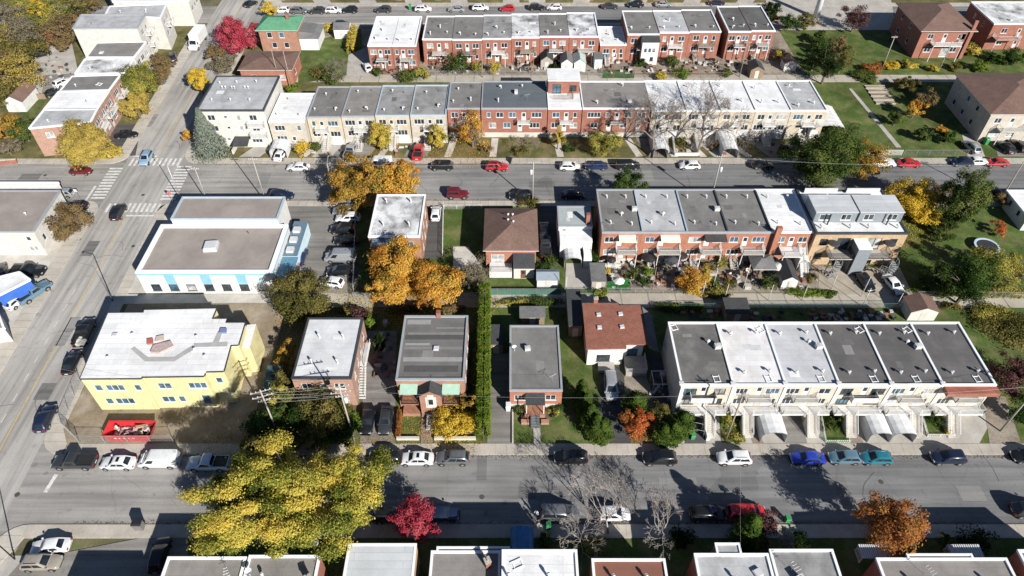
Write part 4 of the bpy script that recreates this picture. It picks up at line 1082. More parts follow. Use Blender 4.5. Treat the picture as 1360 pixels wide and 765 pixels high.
low('house with grey gravel roof and brown chimney beside the pale metal roof', 573, 664.5, 731.5, 4.6, RED, R_GREY2, vents=[('h', .82, 1.6)], notch=(.6, 9.0, .5))
low('house with plain white roof beside the blue tarp shelter', 667, 766, 730, 6.2, CREAM, R_WHITE2, vents=[('f', .2, 1.6), ('g', .1, 3.2), ('g', .62, 3.2)])
low('house with red-brown roof and white edging at the bottom centre', 786, 883, 742, 5.0, ORED, R_RED, vents=[('g', .28, 2.4), ('g', .72, 2.4)])
low('grey-roofed house with a projecting bay at the bottom, right of centre', 922, 1020, 735, 5.6, RED, R_PALE, vents=[('g', .5, 3.2), ('b', .8, 2.2)], notch=(2.6, 5.4, 1.25))
low('house with white-edged grey roof and rooftop frames, bottom right', 1022, 1106, 729.5, 5.6, RED, R_MID, vents=[('t', .25, 2.4), ('a', .35, 3.6), ('b', .6, 4)])
root, rf, (xa, xb, y0, y1, h) = low('red brick house with two striped white porch canopies at the bottom right corner', 1164, 1337, 741, 5.5, RED, R_GREY2, vents=[('t', .32, 1.8), ('g', .22, 3), ('g', .78, 3)], notch=(3.6, 11.0, .5))
for a, b in ((-.9, 2.6), (9.5, 13.2)):
    cnp = part('porch_canopy', MB().box(xa + a, y1 + .55, 4.3, xa + b, y1 + 2.2, 4.4), COPG, root)
    for i in range(14):
        xx = xa + a + .05 + i * (b - a - .1) / 14
        part('canopy_slat', MB().box(xx, y1 + .56, 4.402, xx + .14, y1 + 2.19, 4.46), WHITE, cnp)
    mb = MB(); railing(mb, [(xa + a, y1 + .6), (xa + a, y1 + 2.2), (xa + b, y1 + 2.2)], 3.1, 1.1); part('railing', mb, WHITE, root)
low('red brick house just beyond the bottom right corner of the view', 1352, 1452, 730, 5.5, RED, R_GREY2)
# garage wing of the left house (roof line just under the frame edge)
root = empty('garage_building', (-43, 20, 0), 'flat-roofed brick garage at the bottom left corner lot', 'garage')
rect_walls(root, -47.2, -39.5, 18, 30.6, 0, 5.4, RED, {'N': [(3.8, .01, 2.6, 2.1, 'g')]}, FRAME); flat_roof(root, -47.2, -39.5, 18, 30.6, 5.4, R_GREY, COPW)

# ================================================================== middle block, houses south of the second street
root, rf, b = flat_house('brick house with stained grey roof and white parapet behind the orange maple', 489, 557.5, 313.5, 258, 6.2, BROWNB, R_STAIN, COPW, S=[('2-d-2', 3.9), ('2-d-2', 1.2)], E=[('1-1-2', 3.9), ('1-1-1', 1.2)], name='brick_house')
x0, x1, y0, y1, h = b
for fx, fy in ((.22, .82), (.72, .82), (.25, .26), (.76, .26)): roof_thing(rf, 'g', x0 + (x1-x0)*fx, y0 + (y1-y0)*fy, h, 2.2)
balcony(root, x0 + 2.2, x0 + 6.2, y0, 1.6, 3.0, WOODP, BLACK, True); awning(root, x0 + .6, x0 + 3.8, y0, 1.5, 5.9, .2, plain('slate_canopy', (.12, .16, .21), .6), 'canopy')
shed('small white garden shed beside the orange maple trunk', 497, 512, 362, 3.0, 2.2, WHITE, S_GREY, 'gable', .7)
# brown hip roof
h = 4.4
x0, y0 = P(645, 333, h); x1 = PX(712, 333, h); y1 = PY(277, h)
root = empty('hip_roof_house', ((x0+x1)/2, y0, 0), 'orange brick house with brown hipped roof and white rear deck', 'house')
rect_walls(root, x0, x1, y0 + .4, y1 - .4, 0, h, ORED, {'S': [(2.0, 1.2, 2.2, 2.0, 2), (6.3, 1.6, 1.6, 1.2, 2)], 'W': [(4, 1.6, 1.4, 1.2, 2), (10, 1.6, 1.4, 1.2, 2)]}, FRAME)
rf = hip_roof(root, x0, x1, y0 + .4, y1 - .4, h, 1.9, S_BROWN, .45, 'y', 1.0)
for k in range(4): roof_thing(rf, 'c', (x0+x1)/2 + (-.5, .3, -.5, .4)[k], (y0+y1)/2 + (1.6, 1.6, .2, -.3)[k], h + 1.6, 0, .9)
part('deck', MB().box(x0 + .6, y0 - 2.0, 0, x0 + 4.4, y0 + .39, 1.3), WHITE, root)
mb = MB(); railing(mb, [(x0 + .65, y0 - 1.95), (x0 + 4.35, y0 - 1.95)], 1.3); part('deck_railing', mb, WHITE, root)
part('porch_roof', MB().hexa([(x0 + 4.6, y0 - 2.4, 2.5), (x1 - .2, y0 - 2.4, 2.5), (x1 - .2, y0 + .38, 3.4), (x0 + 4.6, y0 + .38, 3.4), (x0 + 4.6, y0 - 2.4, 2.62), (x1 - .2, y0 - 2.4, 2.62), (x1 - .2, y0 + .38, 3.52), (x0 + 4.6, y0 + .38, 3.52)]), S_DARK, root)
rect_walls(root, x0 + 4.7, x1 - .3, y0 - 2.2, y0 + .37, 0, 2.45, OFFWHITE, {'S': [(1.6, .1, .9, 1.9, 'd')]}, FRAME, 'porch_wall', DOORBR)
# small white house
root, rf, b = flat_house('small white house with stepped pale roofs and a brick chimney', 742, 787, 300, 273.5, 4.6, WHITE, membrane('pale_green_grey_membrane', (.36, .40, .40), (.28, .3, .3), .4), COPG, S=[(1.0, 3.2, .8, .8, 1)], name='small_house', rim=.12)
x0, x1, y0, y1, h = b
rect_walls(root, x0 + .2, x1 - .2, y0 - 3.0, y0 - .004, 0, 3.6, WHITE, {'S': [(1.0, 1, .9, 1.0, 1), (3.6, .1, .9, 2.0, 'd')], 'E': [(2, 1.2, 1, 1, 1)]}, FRAME, 'annex_wall', skip='N')
part('annex_roof', MB().box(x0 + .15, y0 - 3.05, 3.602, x1 - .15, y0 - .01, 3.72), R_WHITE2, root)
part('chimney', MB().box(x1 - 1.1, y0 + .6, h, x1 - .45, y0 + 1.3, h + 2.0), RED, root)
part('side_annex', MB().hexa([(x1 - 1.7, y0 - 5.4, 0), (x1 - .3, y0 - 5.4, 0), (x1 - .3, y0 - 3.06, 0), (x1 - 1.7, y0 - 3.06, 0), (x1 - 1.7, y0 - 5.4, 2.6), (x1 - .3, y0 - 5.4, 2.0), (x1 - .3, y0 - 3.06, 2.0), (x1 - 1.7, y0 - 3.06, 2.6)]), WHITE, root)

# brick row with cluttered back yards
HM = 6.6
xs = [PX(v, 308, HM + .2) for v in (800, 853, 912.5, 966.5, 1024.5, 1081)]
info = [('warm grey', R_GREY, 'left-end, cream wall patch at its foot'), ('pale grey', R_PALE, 'second from the left'), ('dark grey', R_GREY, 'middle'), ('charcoal', R_GREY, 'fourth from the left'), ('bright white', R_WHITE2, 'right-end, with tall brick chimney')]
for i in range(5):
    x0, x1 = xs[i], xs[i+1]; W = x1 - x0
    S = [('2-d-3' if i != 2 else '3-d-2', 4.5, 1.2), ('3-d-2', 1.7, 1.2)]
    if i == 4: S = [('3-d-2', 4.5, 1.2), ('2-d-.', 1.7)]
    root, rf, b = flat_house('%s orange brick house of the five-unit row by the lane, %s roof' % (info[i][2].split()[0].strip(','), info[i][0]), 0, 0, 308, 251, HM, ORED, info[i][1], COPW if i == 4 else COPG, S=S, x01=(x0, x1), name='row_house', sides='SN' + ('W' if i == 0 else '') + ('E' if i == 4 else ''), rim=.2, seed=60 + i, base=.8)
    y0, y1 = b[2], b[3]
    if i: part('party_wall_cap', MB().box(x0 - .02, y0 + .28, HM + .012, x0 + .22, y1 - .28, HM + .22), COPB if i in (1, 2) else COPD, root)
    for fx, fy in ((.25, .8), (.75, .8), (.78, .17), (.25, .2)): roof_thing(rf, 'g', x0 + W*fx, y0 + (y1-y0)*fy, HM, 2.3, .85)
    if i in (0, 2): roof_thing(rf, 'a', x1 - .6, y0 + (y1-y0)*.5, HM); 
    if i in (0, 1): roof_thing(rf, 'c', x0 + W*.55, y0 + (y1-y0)*.38, HM, 0, 1.4)
    if i in (0, 2, 3): roof_thing(rf, 't', x0 + W*(.2, 0, .6, .8)[i], y0 + .8, HM, .4 * i)
    cx = W * .45
    if i in (0, 1): awning(root, x0 + W*.42, x0 + W*.85, y0, 1.5, 6.1, .35, plain('cream_awning', (.66, .60, .48), .7, var=.05), 'awning')
    if i == 2: awning(root, x0 + W*.45, x1 - .15, y0, 1.6, 6.2, .3, S_DARK, 'awning')
    if i < 4:
        balcony(root, x0 + W*.38, x0 + W*.9, y0, 1.9, 3.4, WOODP, WHITE, True)
        stairs(root, x0 + W*.2, x0 + W*.2 + 1.1, y0 - .06, y0 - 2.4, 1.0, WOODP, WHITE)
    else:
        part('chimney', MB().box(x0 + .5, y0 - .75, 0, x0 + 1.4, y0 - .06, HM + 1.6), ORED, root)
        balcony(root, x0 + W*.3, x0 + W*.75, y0, 2.6, 3.5, WHITE, WHITE, True)
        stairs(root, x0 + W*.78, x0 + W*.78 + 1.1, y0 - .06, y0 - 4.6, 3.5, WHITE, WHITE)
# modern tan building with grey upper boxes
hT, hT2 = 7.0, 9.1
x0, y0 = P(1085, 309.5, hT + .2); x1 = PX(1207, 309.5, hT + .2); y1 = PY(252, hT + .2)
root = empty('modern_building', ((x0+x1)/2, y0, 0), 'modern tan brick duplex with grey metal upper storey and spiral stairs', 'building')
W = x1 - x0
rect_walls(root, x0, x1, y0, y1, 0, hT, TANB, {'S': [(1.7, 4.6, 1.3, 1.3, 2), (5.0, 3.7, 2.2, 2.4, 2), (W - 5.0, 3.7, 2.2, 2.4, 2), (W - 1.9, 4.6, 1.3, 1.3, 2), (1.7, 1.4, 1.3, 1.3, 2), (5, .4, 2, 2.2, 2), (W - 5, .4, 2, 2.2, 2), (W - 1.9, 1.4, 1.3, 1.3, 2)], 'W': [(5, 4.5, 1, 1.2, 1)]}, FRAMED)
rf = flat_roof(root, x0, x1, y0, y1, hT, R_WHITE, COPD, .28, .2)
ub0, ub1 = y0 + 3.0, y0 + 7.6; xm = (x0 + x1) / 2
for a, b in ((x0 + .25, xm - .35), (xm + .05, x1 - .25)):
    rect_walls(root, a, b, ub0, ub1, hT + .01, hT2, GREYMET, {'S': [(1.7, .5, 1.7, 1.2, 2), (b - a - 1.7, .5, 1.7, 1.2, 2), ((b-a)/2, .02, .9, 2.05, 'd')]}, FRAME, 'upper_wall', DOORM, '')
    u = part('upper_roof', MB().box(a - .06, ub0 - .1, hT2 + .002, b + .06, ub1 + .06, hT2 + .14), membrane('light_metal_roof', (.52, .54, .56), (.42, .43, .44), .4, 1.8), root)
for fx in (.08, .40, .60, .92): roof_thing(rf, 'g', x0 + W*fx, y0 + 1.4, hT, 2.2)
part('chimney_pair', MB().tube((x0 + 2.5, y0 + 2.4, hT), (x0 + 2.5, y0 + 2.4, hT + 2.2), .12, .12, 8), BLACK, root); part('chimney_pair', MB().tube((x1 - 2.8, y0 + 2.4, hT), (x1 - 2.8, y0 + 2.4, hT + 2.2), .12, .12, 8), BLACK, root)
part('terrace_wall', MB().box(x0 + 1, y1 - .9, hT + .2, xm - .8, y1 - .7, hT + 1.1), WHITE, root); part('terrace_wall', MB().box(xm + .8, y1 - .9, hT + .2, x1 - 1, y1 - .7, hT + 1.1), WHITE, root)
part('dividing_screen', MB().box(xm - 1.1, y0 - 2.7, 0, xm + 1.1, y0 - .004, 5.9), GREYMET, root)
part('screen_cap', MB().box(xm - 1.15, y0 - 2.75, 5.902, xm + 1.15, y0 - .01, 6.0), COPW, root)
for a, b in ((x0 + 2.6, xm - 1.15), (xm + 1.15, x1 - 2.4)):
    for z in (3.5,): balcony(root, a, b, y0, 2.4, z, CONC, BLACK, True)
def spiral(cx, cy, H, name='spiral_stairs'):
    mb = MB(); mb.tube((cx, cy, 0), (cx, cy, H + 1.0), .06, .06, 8)
    n = int(H / .2)
    for i in range(n):
        a = i * .42; c, s2 = math.cos(a), math.sin(a); c2, s3 = math.cos(a + .42), math.sin(a + .42); z = (i + 1) * .2
        mb.hexa([(cx, cy, z - .04), (cx + 1.15*c, cy + 1.15*s2, z - .04), (cx + 1.15*c2, cy + 1.15*s3, z - .04), (cx + .01, cy + .01, z - .04), (cx, cy, z), (cx + 1.15*c, cy + 1.15*s2, z), (cx + 1.15*c2, cy + 1.15*s3, z), (cx + .01, cy + .01, z)])
        mb.beam((cx + 1.15*c, cy + 1.15*s2, z), (cx + 1.15*c, cy + 1.15*s2, z + .95), .03); mb.beam((cx + 1.15*c, cy + 1.15*s2, z + .95), (cx + 1.15*c2, cy + 1.15*s3, z + 1.15), .04)
    return part(name, mb, plain('grey_steel', (.36, .37, .38), .5, .2), root)
spiral(x0 + 3.0, y0 - 3.5, 3.5); spiral(x1 - 2.9, y0 - 3.5, 3.5)
part('barrel_canopy', MB().lathe((x0 + 3.0, y0 - .9, 5.7), [(0, .2), (.8, .12), (.95, 0), (.9, -.04), (0, -.04)], 14), S_DARK, root); part('barrel_canopy', MB().lathe((x1 - 2.9, y0 - .9, 5.7), [(0, .2), (.8, .12), (.95, 0), (.9, -.04), (0, -.04)], 14), S_DARK, root)

# ================================================================== row north of the second street
def nhouse(label, xl, xr, yf, yb, h, wall, roof, cop=COPG, up='3-d-2', lo='2-d-3', sides='SN', bal=True, vents='cgcs', fr=FRAME, garage=True, name='row_house', rim=.2, rail=WHITE, ext=0):
    S = [(up, h - 2.0, 1.2), (lo, h - 4.5, 1.25)]
    root, rf, b = flat_house(label, xl, xr, yf, yb, h, wall, roof, cop, S=S, sides=sides, vents=vents, fr=fr, name=name, rim=rim, base=1.2)
    x0, x1, y0, y1, h = b; W = x1 - x0
    its = spread(W, up, h - 2.0)
    for it in its:
        if it[4] == 'd' and bal: balcony(root, x0 + max(.2, it[0] - 1.4), x0 + min(W - .2, it[0] + 1.4), y0, 1.2, h - 2.9, WHITE, rail)
    if ext:
        stairs(root, x0 + W*.36, x0 + W*.36 + 1.3, y0 - .055, y0 - 3.0, 1.5, CONCL, WHITE)
        if garage: part('garage_door', MB().box(x0 + W*.62, y0 - .09, .02, x0 + W*.95, y0 - .052, 1.9), DOORM, root)
    part('party_wall_cap', MB().box(x0 - .02, y0 + .28, h + .012, x0 + .2, y1 - .28, h + rim), cop, root)
    return root, rf, b
root, rf, b = flat_house('tall white apartment house with pale grey roof and dark edging behind the blue spruce', 260, 350, 146, 100.5, 8.6, OFFWHITE, R_PALE, COPD, S=[('2-s-1-2', 6.4, 1.25), ('2-s-1-2', 3.9, 1.25), ('.-s-.-3', 1.2, 1.3)], E=[], name='apartment_house', cat='house')
x0, x1, y0, y1, h = b; W = x1 - x0
for fx, fy in ((.12, .78), (.38, .8), (.68, .82), (.2, .64), (.25, .64), (.35, .64), (.39, .64), (.55, .64), (.6, .64), (.15, .28), (.43, .28), (.72, .28)): roof_thing(rf, 'c', x0 + W*fx, y0 + (y1-y0)*fy, h, 0, 1.0)
for z in (3.0, 5.5): balcony(root, x0 + W*.72, x1 - .3, y0, 1.3, z, WHITE, WHITE)
part('entrance_canopy', MB().hexa([(x0 + W*.45, y0 - 2.6, 1.9), (x0 + W*.68, y0 - 2.6, 1.9), (x0 + W*.68, y0 - .01, 2.6), (x0 + W*.45, y0 - .01, 2.6), (x0 + W*.45, y0 - 2.6, 2.0), (x0 + W*.68, y0 - 2.6, 2.0), (x0 + W*.68, y0 - .01, 2.7), (x0 + W*.45, y0 - .01, 2.7)]), S_DARK, root)
nhouse('white-roofed beige house between the tall apartment house and the cream row', 356, 404, 161, 123.5, 6.4, CREAM2, R_WHITE2, COPW, '3-.-1', '3-d-.', garage=False, vents='ccs')
N = [('left-end', 407, 452, 155, 114.5, CREAM, R_GREY), ('second', 453, 496.5, 154, 114, CREAM2, R_GREY2), ('third', 498, 543, 153, 113, CREAM, R_MID), ('fourth', 544.5, 592, 152.5, 112.5, CREAM2, R_MID)]
for i, (w, a, c, yf, yb, wl, rm) in enumerate(N):
    nhouse('cream house with %s roof, %s of four left of the red brick fronts' % (('dark grey', 'brownish grey', 'mid grey', 'mid grey')[i], w), a, c, yf, yb, 6.5, wl, rm, COPG if i < 2 else COPB, ('1-d-3', '3-d-2', '2-d-3', '3-d-2')[i], ('2-d-3', '3-d-.', '1-1-4', '.-d-3')[i], 'SN' + ('W' if i == 0 else '') + ('E' if i == 3 else ''), ext=1)
nhouse('narrow red brick row house with dark grey roof behind the orange street tree', 594, 637.5, 143.5, 108.5, 6.8, RED, R_GREY, COPG, '2-d-2', '2-d-2', 'SNW')
nhouse('red brick row house with wide slate blue roof', 639, 727, 143.5, 107.5, 6.8, RED, R_BLUE, COPG, '1-2-2-d-3', '2-2-d-3', 'SN', vents='gtgca')
root, rf, b = nhouse('red brick row house with white-roofed penthouse and roof terrace', 728, 773, 143.5, 107, 6.8, RED, R_WHITE2, COPW, '2-d-1', '2-d-2', 'SN', vents='')
x0, x1, y0, y1, h = b
rect_walls(root, x0 + .2, x1 - .2, y0 + 6.2, y1 - .3, h + .01, h + 2.9, RED, {'S': [(1.8, .05, 1.8, 2.1, 2), (5.2, .6, 1.5, 1.3, 2)]}, FRAMED, 'penthouse_wall')
part('penthouse_roof', MB().box(x0 + .05, y0 + 6.0, h + 2.902, x1 - .05, y1 - .15, h + 3.15), R_WHITE2, root)
mb = MB(); railing(mb, [(x0 + 1.2, y0 + 3.8), (x1 - 1.6, y0 + 3.8), (x1 - 1.6, y0 + 6.1)], h, 1.0); part('terrace_railing', mb, WOOD, root)
nhouse('red brick row house with wide brownish roof and a long white skylight', 774, 866, 143.5, 107.5, 6.8, RED, R_GREY2, COPW, '4-1-d-2-p', '2-d-2-d', 'SN', vents='gb gt', rail=BLACK)
fr5 = [(866, 911.5), (912, 957), (957.5, 1003.5), (1004, 1051), (1051.5, 1100)]
lab5 = ['left-end', 'second', 'middle', 'fourth', 'right-end']
for i, (a, c) in enumerate(fr5):
    nhouse('cream house with white roof, %s of five behind the bare street trees' % lab5[i] if i < 3 else 'cream house with %s roof, %s of five behind the bare street trees' % (('white', 'white', 'white', 'grey-smudged white', 'cracked pale grey')[i], lab5[i]), a, c, 146.5, 106.5, 6.6, (CREAM, CREAM2)[i % 2], (R_WHITE2, R_WHITE2, R_WHITE, R_WHITE, R_PALE)[i], COPW, ('2-d-3', '3-d-2', '2-d-2', '2-d-3', '3-d-2')[i], ('3-d-2', '2-d-3', '3-d-2', '4-d-3', '.-d-2')[i], 'SN' + ('E' if i == 4 else ''), ext=1, vents='ggct'[:4])
# white two-part shelter building at the right end of that row
x0, y0 = P(1046, 196); x1 = PX(1100, 196)
# ================================================================== far row, backs towards us
T = [('far left white-roofed brick duplex, left half', 488, 520, 60, 21.5, 6.2, RED, R_WHITE2, 'NSW'), ('far left white-roofed brick duplex, right half', 520.3, 552.5, 60, 21.5, 6.2, RED, R_WHITE2, 'NSE'),
     ('far red brick row house with dark grey roof, left end of the long row', 561, 600, 51.5, 21, 6.4, RED, R_GREY, 'NSW'), ('far red brick row house with grey roof, second of the long row', 600.4, 640, 52, 20.5, 6.4, RED, R_GREY, 'NS'),
     ('far red brick house with pale roof and white pipes, third of the long row', 640.4, 679, 51, 19.5, 6.4, RED, R_MID, 'NS'), ('far red brick row house with sooty white roof, fourth of the long row', 679.4, 717, 49, 18, 6.4, RED, R_STAIN, 'NS'),
     ('far red brick row house with charcoal roof, fifth of the long row', 717.4, 756, 48, 17.5, 6.4, RED, R_GREY, 'NS'), ('far red brick house with black-smudged white roof, sixth of the long row', 756.4, 796, 48, 16.5, 6.4, RED, R_STAIN, 'NSE'),
     ('low brick link house with white roof in shadow between the far rows', 797.5, 832, 59, 35, 4.2, ORED, R_WHITE, 'NSWE'),
     ('far red brick row house with grey gravel roof right of the low link house', 834, 876, 45, 14, 6.6, RED, R_GREY, 'NSW'), ('far red brick row house with pale roof, second right of the link house', 876.4, 916, 42.5, 13.5, 6.6, RED, R_PALE, 'NS'),
     ('far red brick row house with dark grey roof at the right end of its row', 916.4, 958, 41.5, 12.5, 6.6, RED, R_GREY, 'NSE'),
     ('brick semi with dark grey roof and white edging near the far right, left half', 968, 998, 41.5, 8, 7.0, RED, R_DARK, 'NSW'), ('brick semi with dark grey roof and white edging near the far right, right half', 998.4, 1030, 40.5, 7.5, 7.0, RED, R_DARK, 'NSE')]
for i, (lb, a, c, yf, yb, h, wl, rm, sd) in enumerate(T):
    up, lo = (('2-d-2', '2-d-1'), ('1-d-2', '2-d-2'), ('2-d-1', '3-d-1'))[i % 3]
    root, rf, b = flat_house(lb, a, c, yf, yb, h, wl, rm, COPW, S=[(up, h - 2.1, 1.2), (lo, max(.9, h - 4.8), 1.2)], sides=sd, vents='gcs gt'[:5 - i % 2], name='row_house' if i not in (0, 1, 12, 13) else 'duplex_house', seed=300 + i)
    x0, x1, y0, y1, h = b; W = x1 - x0
    if h > 5: balcony(root, x0 + W*.3, x0 + W*.8, y0, 1.7, h - 3.0, WOODP if i % 2 else WHITE, (BLACK, WHITE, WOOD)[i % 3], True)
    if 'E' in sd or i in (3, 5): stairs(root, x0 + W*.2, x0 + W*.2 + 1.1, y0 - .01, y0 - 2.6, 1.2, WOODP, (WHITE, BLACK)[i % 2])
    if i == 9:   # white projecting bay with black roof
        rect_walls(root, x0 + W*.45, x0 + W*.98, y0 - 2.2, y0 - .005, 0, h - .8, WHITE, {'S': [(.9, 3.4, .6, .8, 1), (1.9, 3.4, .6, .8, 1), (2.9, 3.4, .6, .8, 1), (2.6, 1.0, .8, 1.0, 1)]}, FRAMED, 'bay_wall', skip='N')
        part('bay_roof', MB().hexa([(x0 + W*.43, y0 - 2.4, h - .8), (x0 + W, y0 - 2.4, h - .8), (x0 + W, y0 - .06, h - .2), (x0 + W*.43, y0 - .06, h - .2), (x0 + W*.43, y0 - 2.4, h - .68), (x0 + W, y0 - 2.4, h - .68), (x0 + W, y0 - .06, h - .08), (x0 + W*.43, y0 - .06, h - .08)]), S_DARK, root)
# green-roofed house and brown-roofed neighbour on the left
h = 6.0
x0, y0 = P(342, 40, h); x1 = PX(392, 40, h); y1 = PY(22, h)
root = empty('green_roof_house', ((x0+x1)/2, y0, 0), 'brick house with green shingle roof near the avenue at the top', 'house')
rect_walls(root, x0, x1, y0 + .3, y1, 0, h, BROWNB, {'S': [(2.5, 3.9, 1.2, 1.4, 1), (5.5, 3.9, 1.2, 1.4, 1), (3.2, 1.3, 1.2, 1.4, 1), (6.2, 1.3, 1.2, 1.4, 1)], 'E': []}, FRAME)
hip_roof(root, x0, x1, y0 + .3, y1, h, 1.5, S_GREEN, .6, 'x', .6)
part('chimney', MB().box(x1 - 2.6, y0 + 3, h + .2, x1 - 1.9, y0 + 3.7, h + 2.6), RED, root)
part('side_porch_wall', MB().box(x1 + .02, y0 + 1.5, 0, x1 + 4.5, y0 + 9, 3.2), WHITE, root)
part('side_porch_roof', MB().hexa([(x1 + .02, y0 + 1.2, 3.21), (x1 + 5, y0 + 1.2, 3.21), (x1 + 5, y0 + 9.3, 3.21), (x1 + .02, y0 + 9.3, 3.21), (x1 + .02, y0 + 2.5, 4.4), (x1 + 3.6, y0 + 2.6, 4.0), (x1 + 3.6, y0 + 8, 4.0), (x1 + .02, y0 + 8, 4.4)]), S_GREY, root)
h = 4.0
x0, y0 = P(318, 92, h); x1 = PX(386, 92, h); y1 = PY(69, h)
root = empty('brown_roof_house', ((x0+x1)/2, y0, 0), 'low orange brick house with brown roof behind the tall apartment house', 'house')
rect_walls(root, x0, x1, y0, y1, 0, h, ORED, {'S': [(3, 1.3, 1.2, 1.3, 1), (9.5, 1.3, 1.2, 1.3, 1)], 'E': [(3, 1.3, 1.2, 1.3, 1)]}, FRAME)
hip_roof(root, x0, x1, y0, y1, h, .7, S_BROWN, .4, 'x', .9)

# ================================================================== west side of the avenue (fronts look east)
def west(label, pts, h, wall, roof, cop=COPW, E=(), S=(), name='building', vents='', rim=.2, fr=FRAME, cat='house', bal=()):
    """pts: roof outline corners back-left, back-right, front-right, front-left"""
    poly = [P(a, b, h) for a, b in pts]
    cx = sum(p[0] for p in poly)/4; cy = min(p[1] for p in poly)
    root = empty(name, (cx, cy, 0), label, cat)
    ring = [poly[3], poly[2], poly[1], poly[0]]
    mb = MB(); rnd = random.Random(int(pts[0][0] * 3 + h * 10))
    for i in range(4):
        a, b2 = Vector((*ring[i], 0)), Vector((*ring[(i+1) % 4], 0)); d = b2 - a; L = d.length; u = d.normalized(); nn = Vector((u.y, -u.x, 0))
        spec = (S, E, (), ())[i]; lst = []
        for it in spec: lst += spread(L, *it) if isinstance(it[0], str) else [it]
        rect = [(c - w/2, c + w/2, s, s + hh) for c, s, w, hh, k in lst]; ok = wall_panel(mb, a, u, nn, L, h, rect)
        ang = math.atan2(u.y, u.x)
        for (c, s, w, hh, k), r in zip(lst, rect):
            if r not in ok: continue
            pos = a + u * c + Vector((0, 0, s))
            if k == 'd': place_door(root, pos, ang, w, hh, DOORM)
            elif k == 'g': place_door(root, pos, ang, w, hh, DOORM, True)
            else: place_window(root, pos, ang, w, hh, k, fr, None, rnd)
        if i == 1:
            for c, w, z in bal:
                bb = MB(); q = a + u * (c - w/2); q2 = a + u * (c + w/2)
                bb.hexa([q + nn*.01 + Vector((0,0,z-.15)), q + nn*1.3 + Vector((0,0,z-.15)), q2 + nn*1.3 + Vector((0,0,z-.15)), q2 + nn*.01 + Vector((0,0,z-.15)), q + nn*.01 + Vector((0,0,z)), q + nn*1.3 + Vector((0,0,z)), q2 + nn*1.3 + Vector((0,0,z)), q2 + nn*.01 + Vector((0,0,z))])
                bl = part('balcony', bb, WHITE, root)
                rr = MB(); railing(rr, [(q + nn*.05)[:2], (q + nn*1.25)[:2], (q2 + nn*1.25)[:2], (q2 + nn*.05)[:2]], z, .95, .2); part('railing', rr, WHITE, bl)
    part('wall', mb, wall, root)
    rf = part('roof', MB().prism(ring, h + .002, h + .06), roof, root)
    mb = MB()
    for i in range(4):
        a, b2 = Vector((*ring[i], h + .06)), Vector((*ring[(i+1) % 4], h + .06)); mb.beam(a, b2, .3, .3 + .01 * (i % 2))
    part('parapet', mb, cop, root)
    for i, k in enumerate(vents):
        f, gq = (.25, .7, .4, .8, .5)[i % 5], (.3, .4, .7, .75, .5)[i % 5]
        a = Vector(ring[0]).lerp(Vector(ring[1]), f); c = Vector(ring[3]).lerp(Vector(ring[2]), f); q = a.lerp(c, gq)
        roof_thing(rf, k, q.x, q.y, h + .06, i * 1.3)
    return root
west('long white building at the top of the avenue with pale roof', [(146, 9), (221, 6), (213, 24), (140, 20)], 8.2, OFFWHITE, R_PALE, COPW, E=[('2-2', 5.8), ('2-2', 3.0)], bal=[(4, 3, 5.0)], vents='cg')
west('white three-storey building with blank stucco side wall beside the avenue', [(108, 20), (193, 20), (182, 37.6), (97, 38)], 9.0, OFFWHITE, R_PALE, COPG, E=[('2-d', 6.5), ('2-d', 3.6), ('p-d', 1.0)], S=[], bal=[(5, 3, 5.6), (5, 3, 2.8)], vents='s', cat='building')
west('white storefront building with brown-grey sunken roof, west of the avenue', [(129, 57.5), (194, 56), (178, 76.5), (115, 76.5)], 7.0, OFFWHITE, R_GREY2, COPW, E=[('2-2-2', 4.6), ('2-d-2', 1.3)], bal=[(5, 4, 3.6)], vents='b')
west('building with dirty white roof and black puddles, west of the avenue', [(113, 79), (179, 77), (165, 97.5), (100, 98.5)], 6.6, OFFWHITE, R_STAIN, COPW, E=[('2-d-2', 4.2), ('2-d-2', 1.2)], vents='ca')
west('brick house with dark grey roof in the avenue row behind the yellow tree', [(96, 102), (160, 100), (145, 120), (80, 121.5)], 6.6, PINKB, R_GREY, COPW, E=[('3-d', 4.2), ('3-d', 1.2)], bal=[(4, 4, 3.6)], vents='cf')
west('brick house with bright white roof, middle of the avenue row on the left', [(78.5, 122), (145, 121), (129, 145), (58.5, 146)], 6.6, PINKB, R_WHITE2, COPW, E=[('2-d-2', 4.2), ('2-d-2', 1.2)], bal=[(5, 5, 3.6)], vents='cs')
west('brick house with pale stained roof at the street corner, left of the avenue', [(58.5, 146.5), (129, 145.5), (120, 163), (39, 171)], 6.6, PINKB, R_PALE, COPW, E=[('2-d-2', 4.2), ('2-d-2', 1.2)], S=[('.-2-.-2-.-.', 4.2), ('.-2-.-.', 1.2)], bal=[(3, 4, 3.6), (8, 3, 3.6)], vents='c')
west('white workshop with dark brown-grey roof on the left of the crossing', [(-10, 254), (80, 254), (44, 308), (-30, 308)], 5.4, OFFWHITE, R_BROWN, COPG, E=[('1-2-.-2', 2.2), ('.-d-.-.', 1.0)], S=[('.-.-.-.-1', 3.4, .9), ('.-g-.-2', 1.0, 1.2)], vents='cc', cat='building')
part('lower_blue_trim', MB().box(*P(62, 330), 0.02, PX(66, 330) + .3, PY(328), 1.2), BLUEP, empty('utility_cabinet', (*P(64, 330), 0), 'blue utility cabinet by the white workshop wall', 'cabinet'))
west('small building with bright blue fascia and white roof at the left edge', [(-14, 372), (26, 362), (40, 372), (-4, 394)], 3.4, plain('vivid_blue_paint', (.035, .11, .42), .5), R_WHITE, COPW, vents='', cat='building')
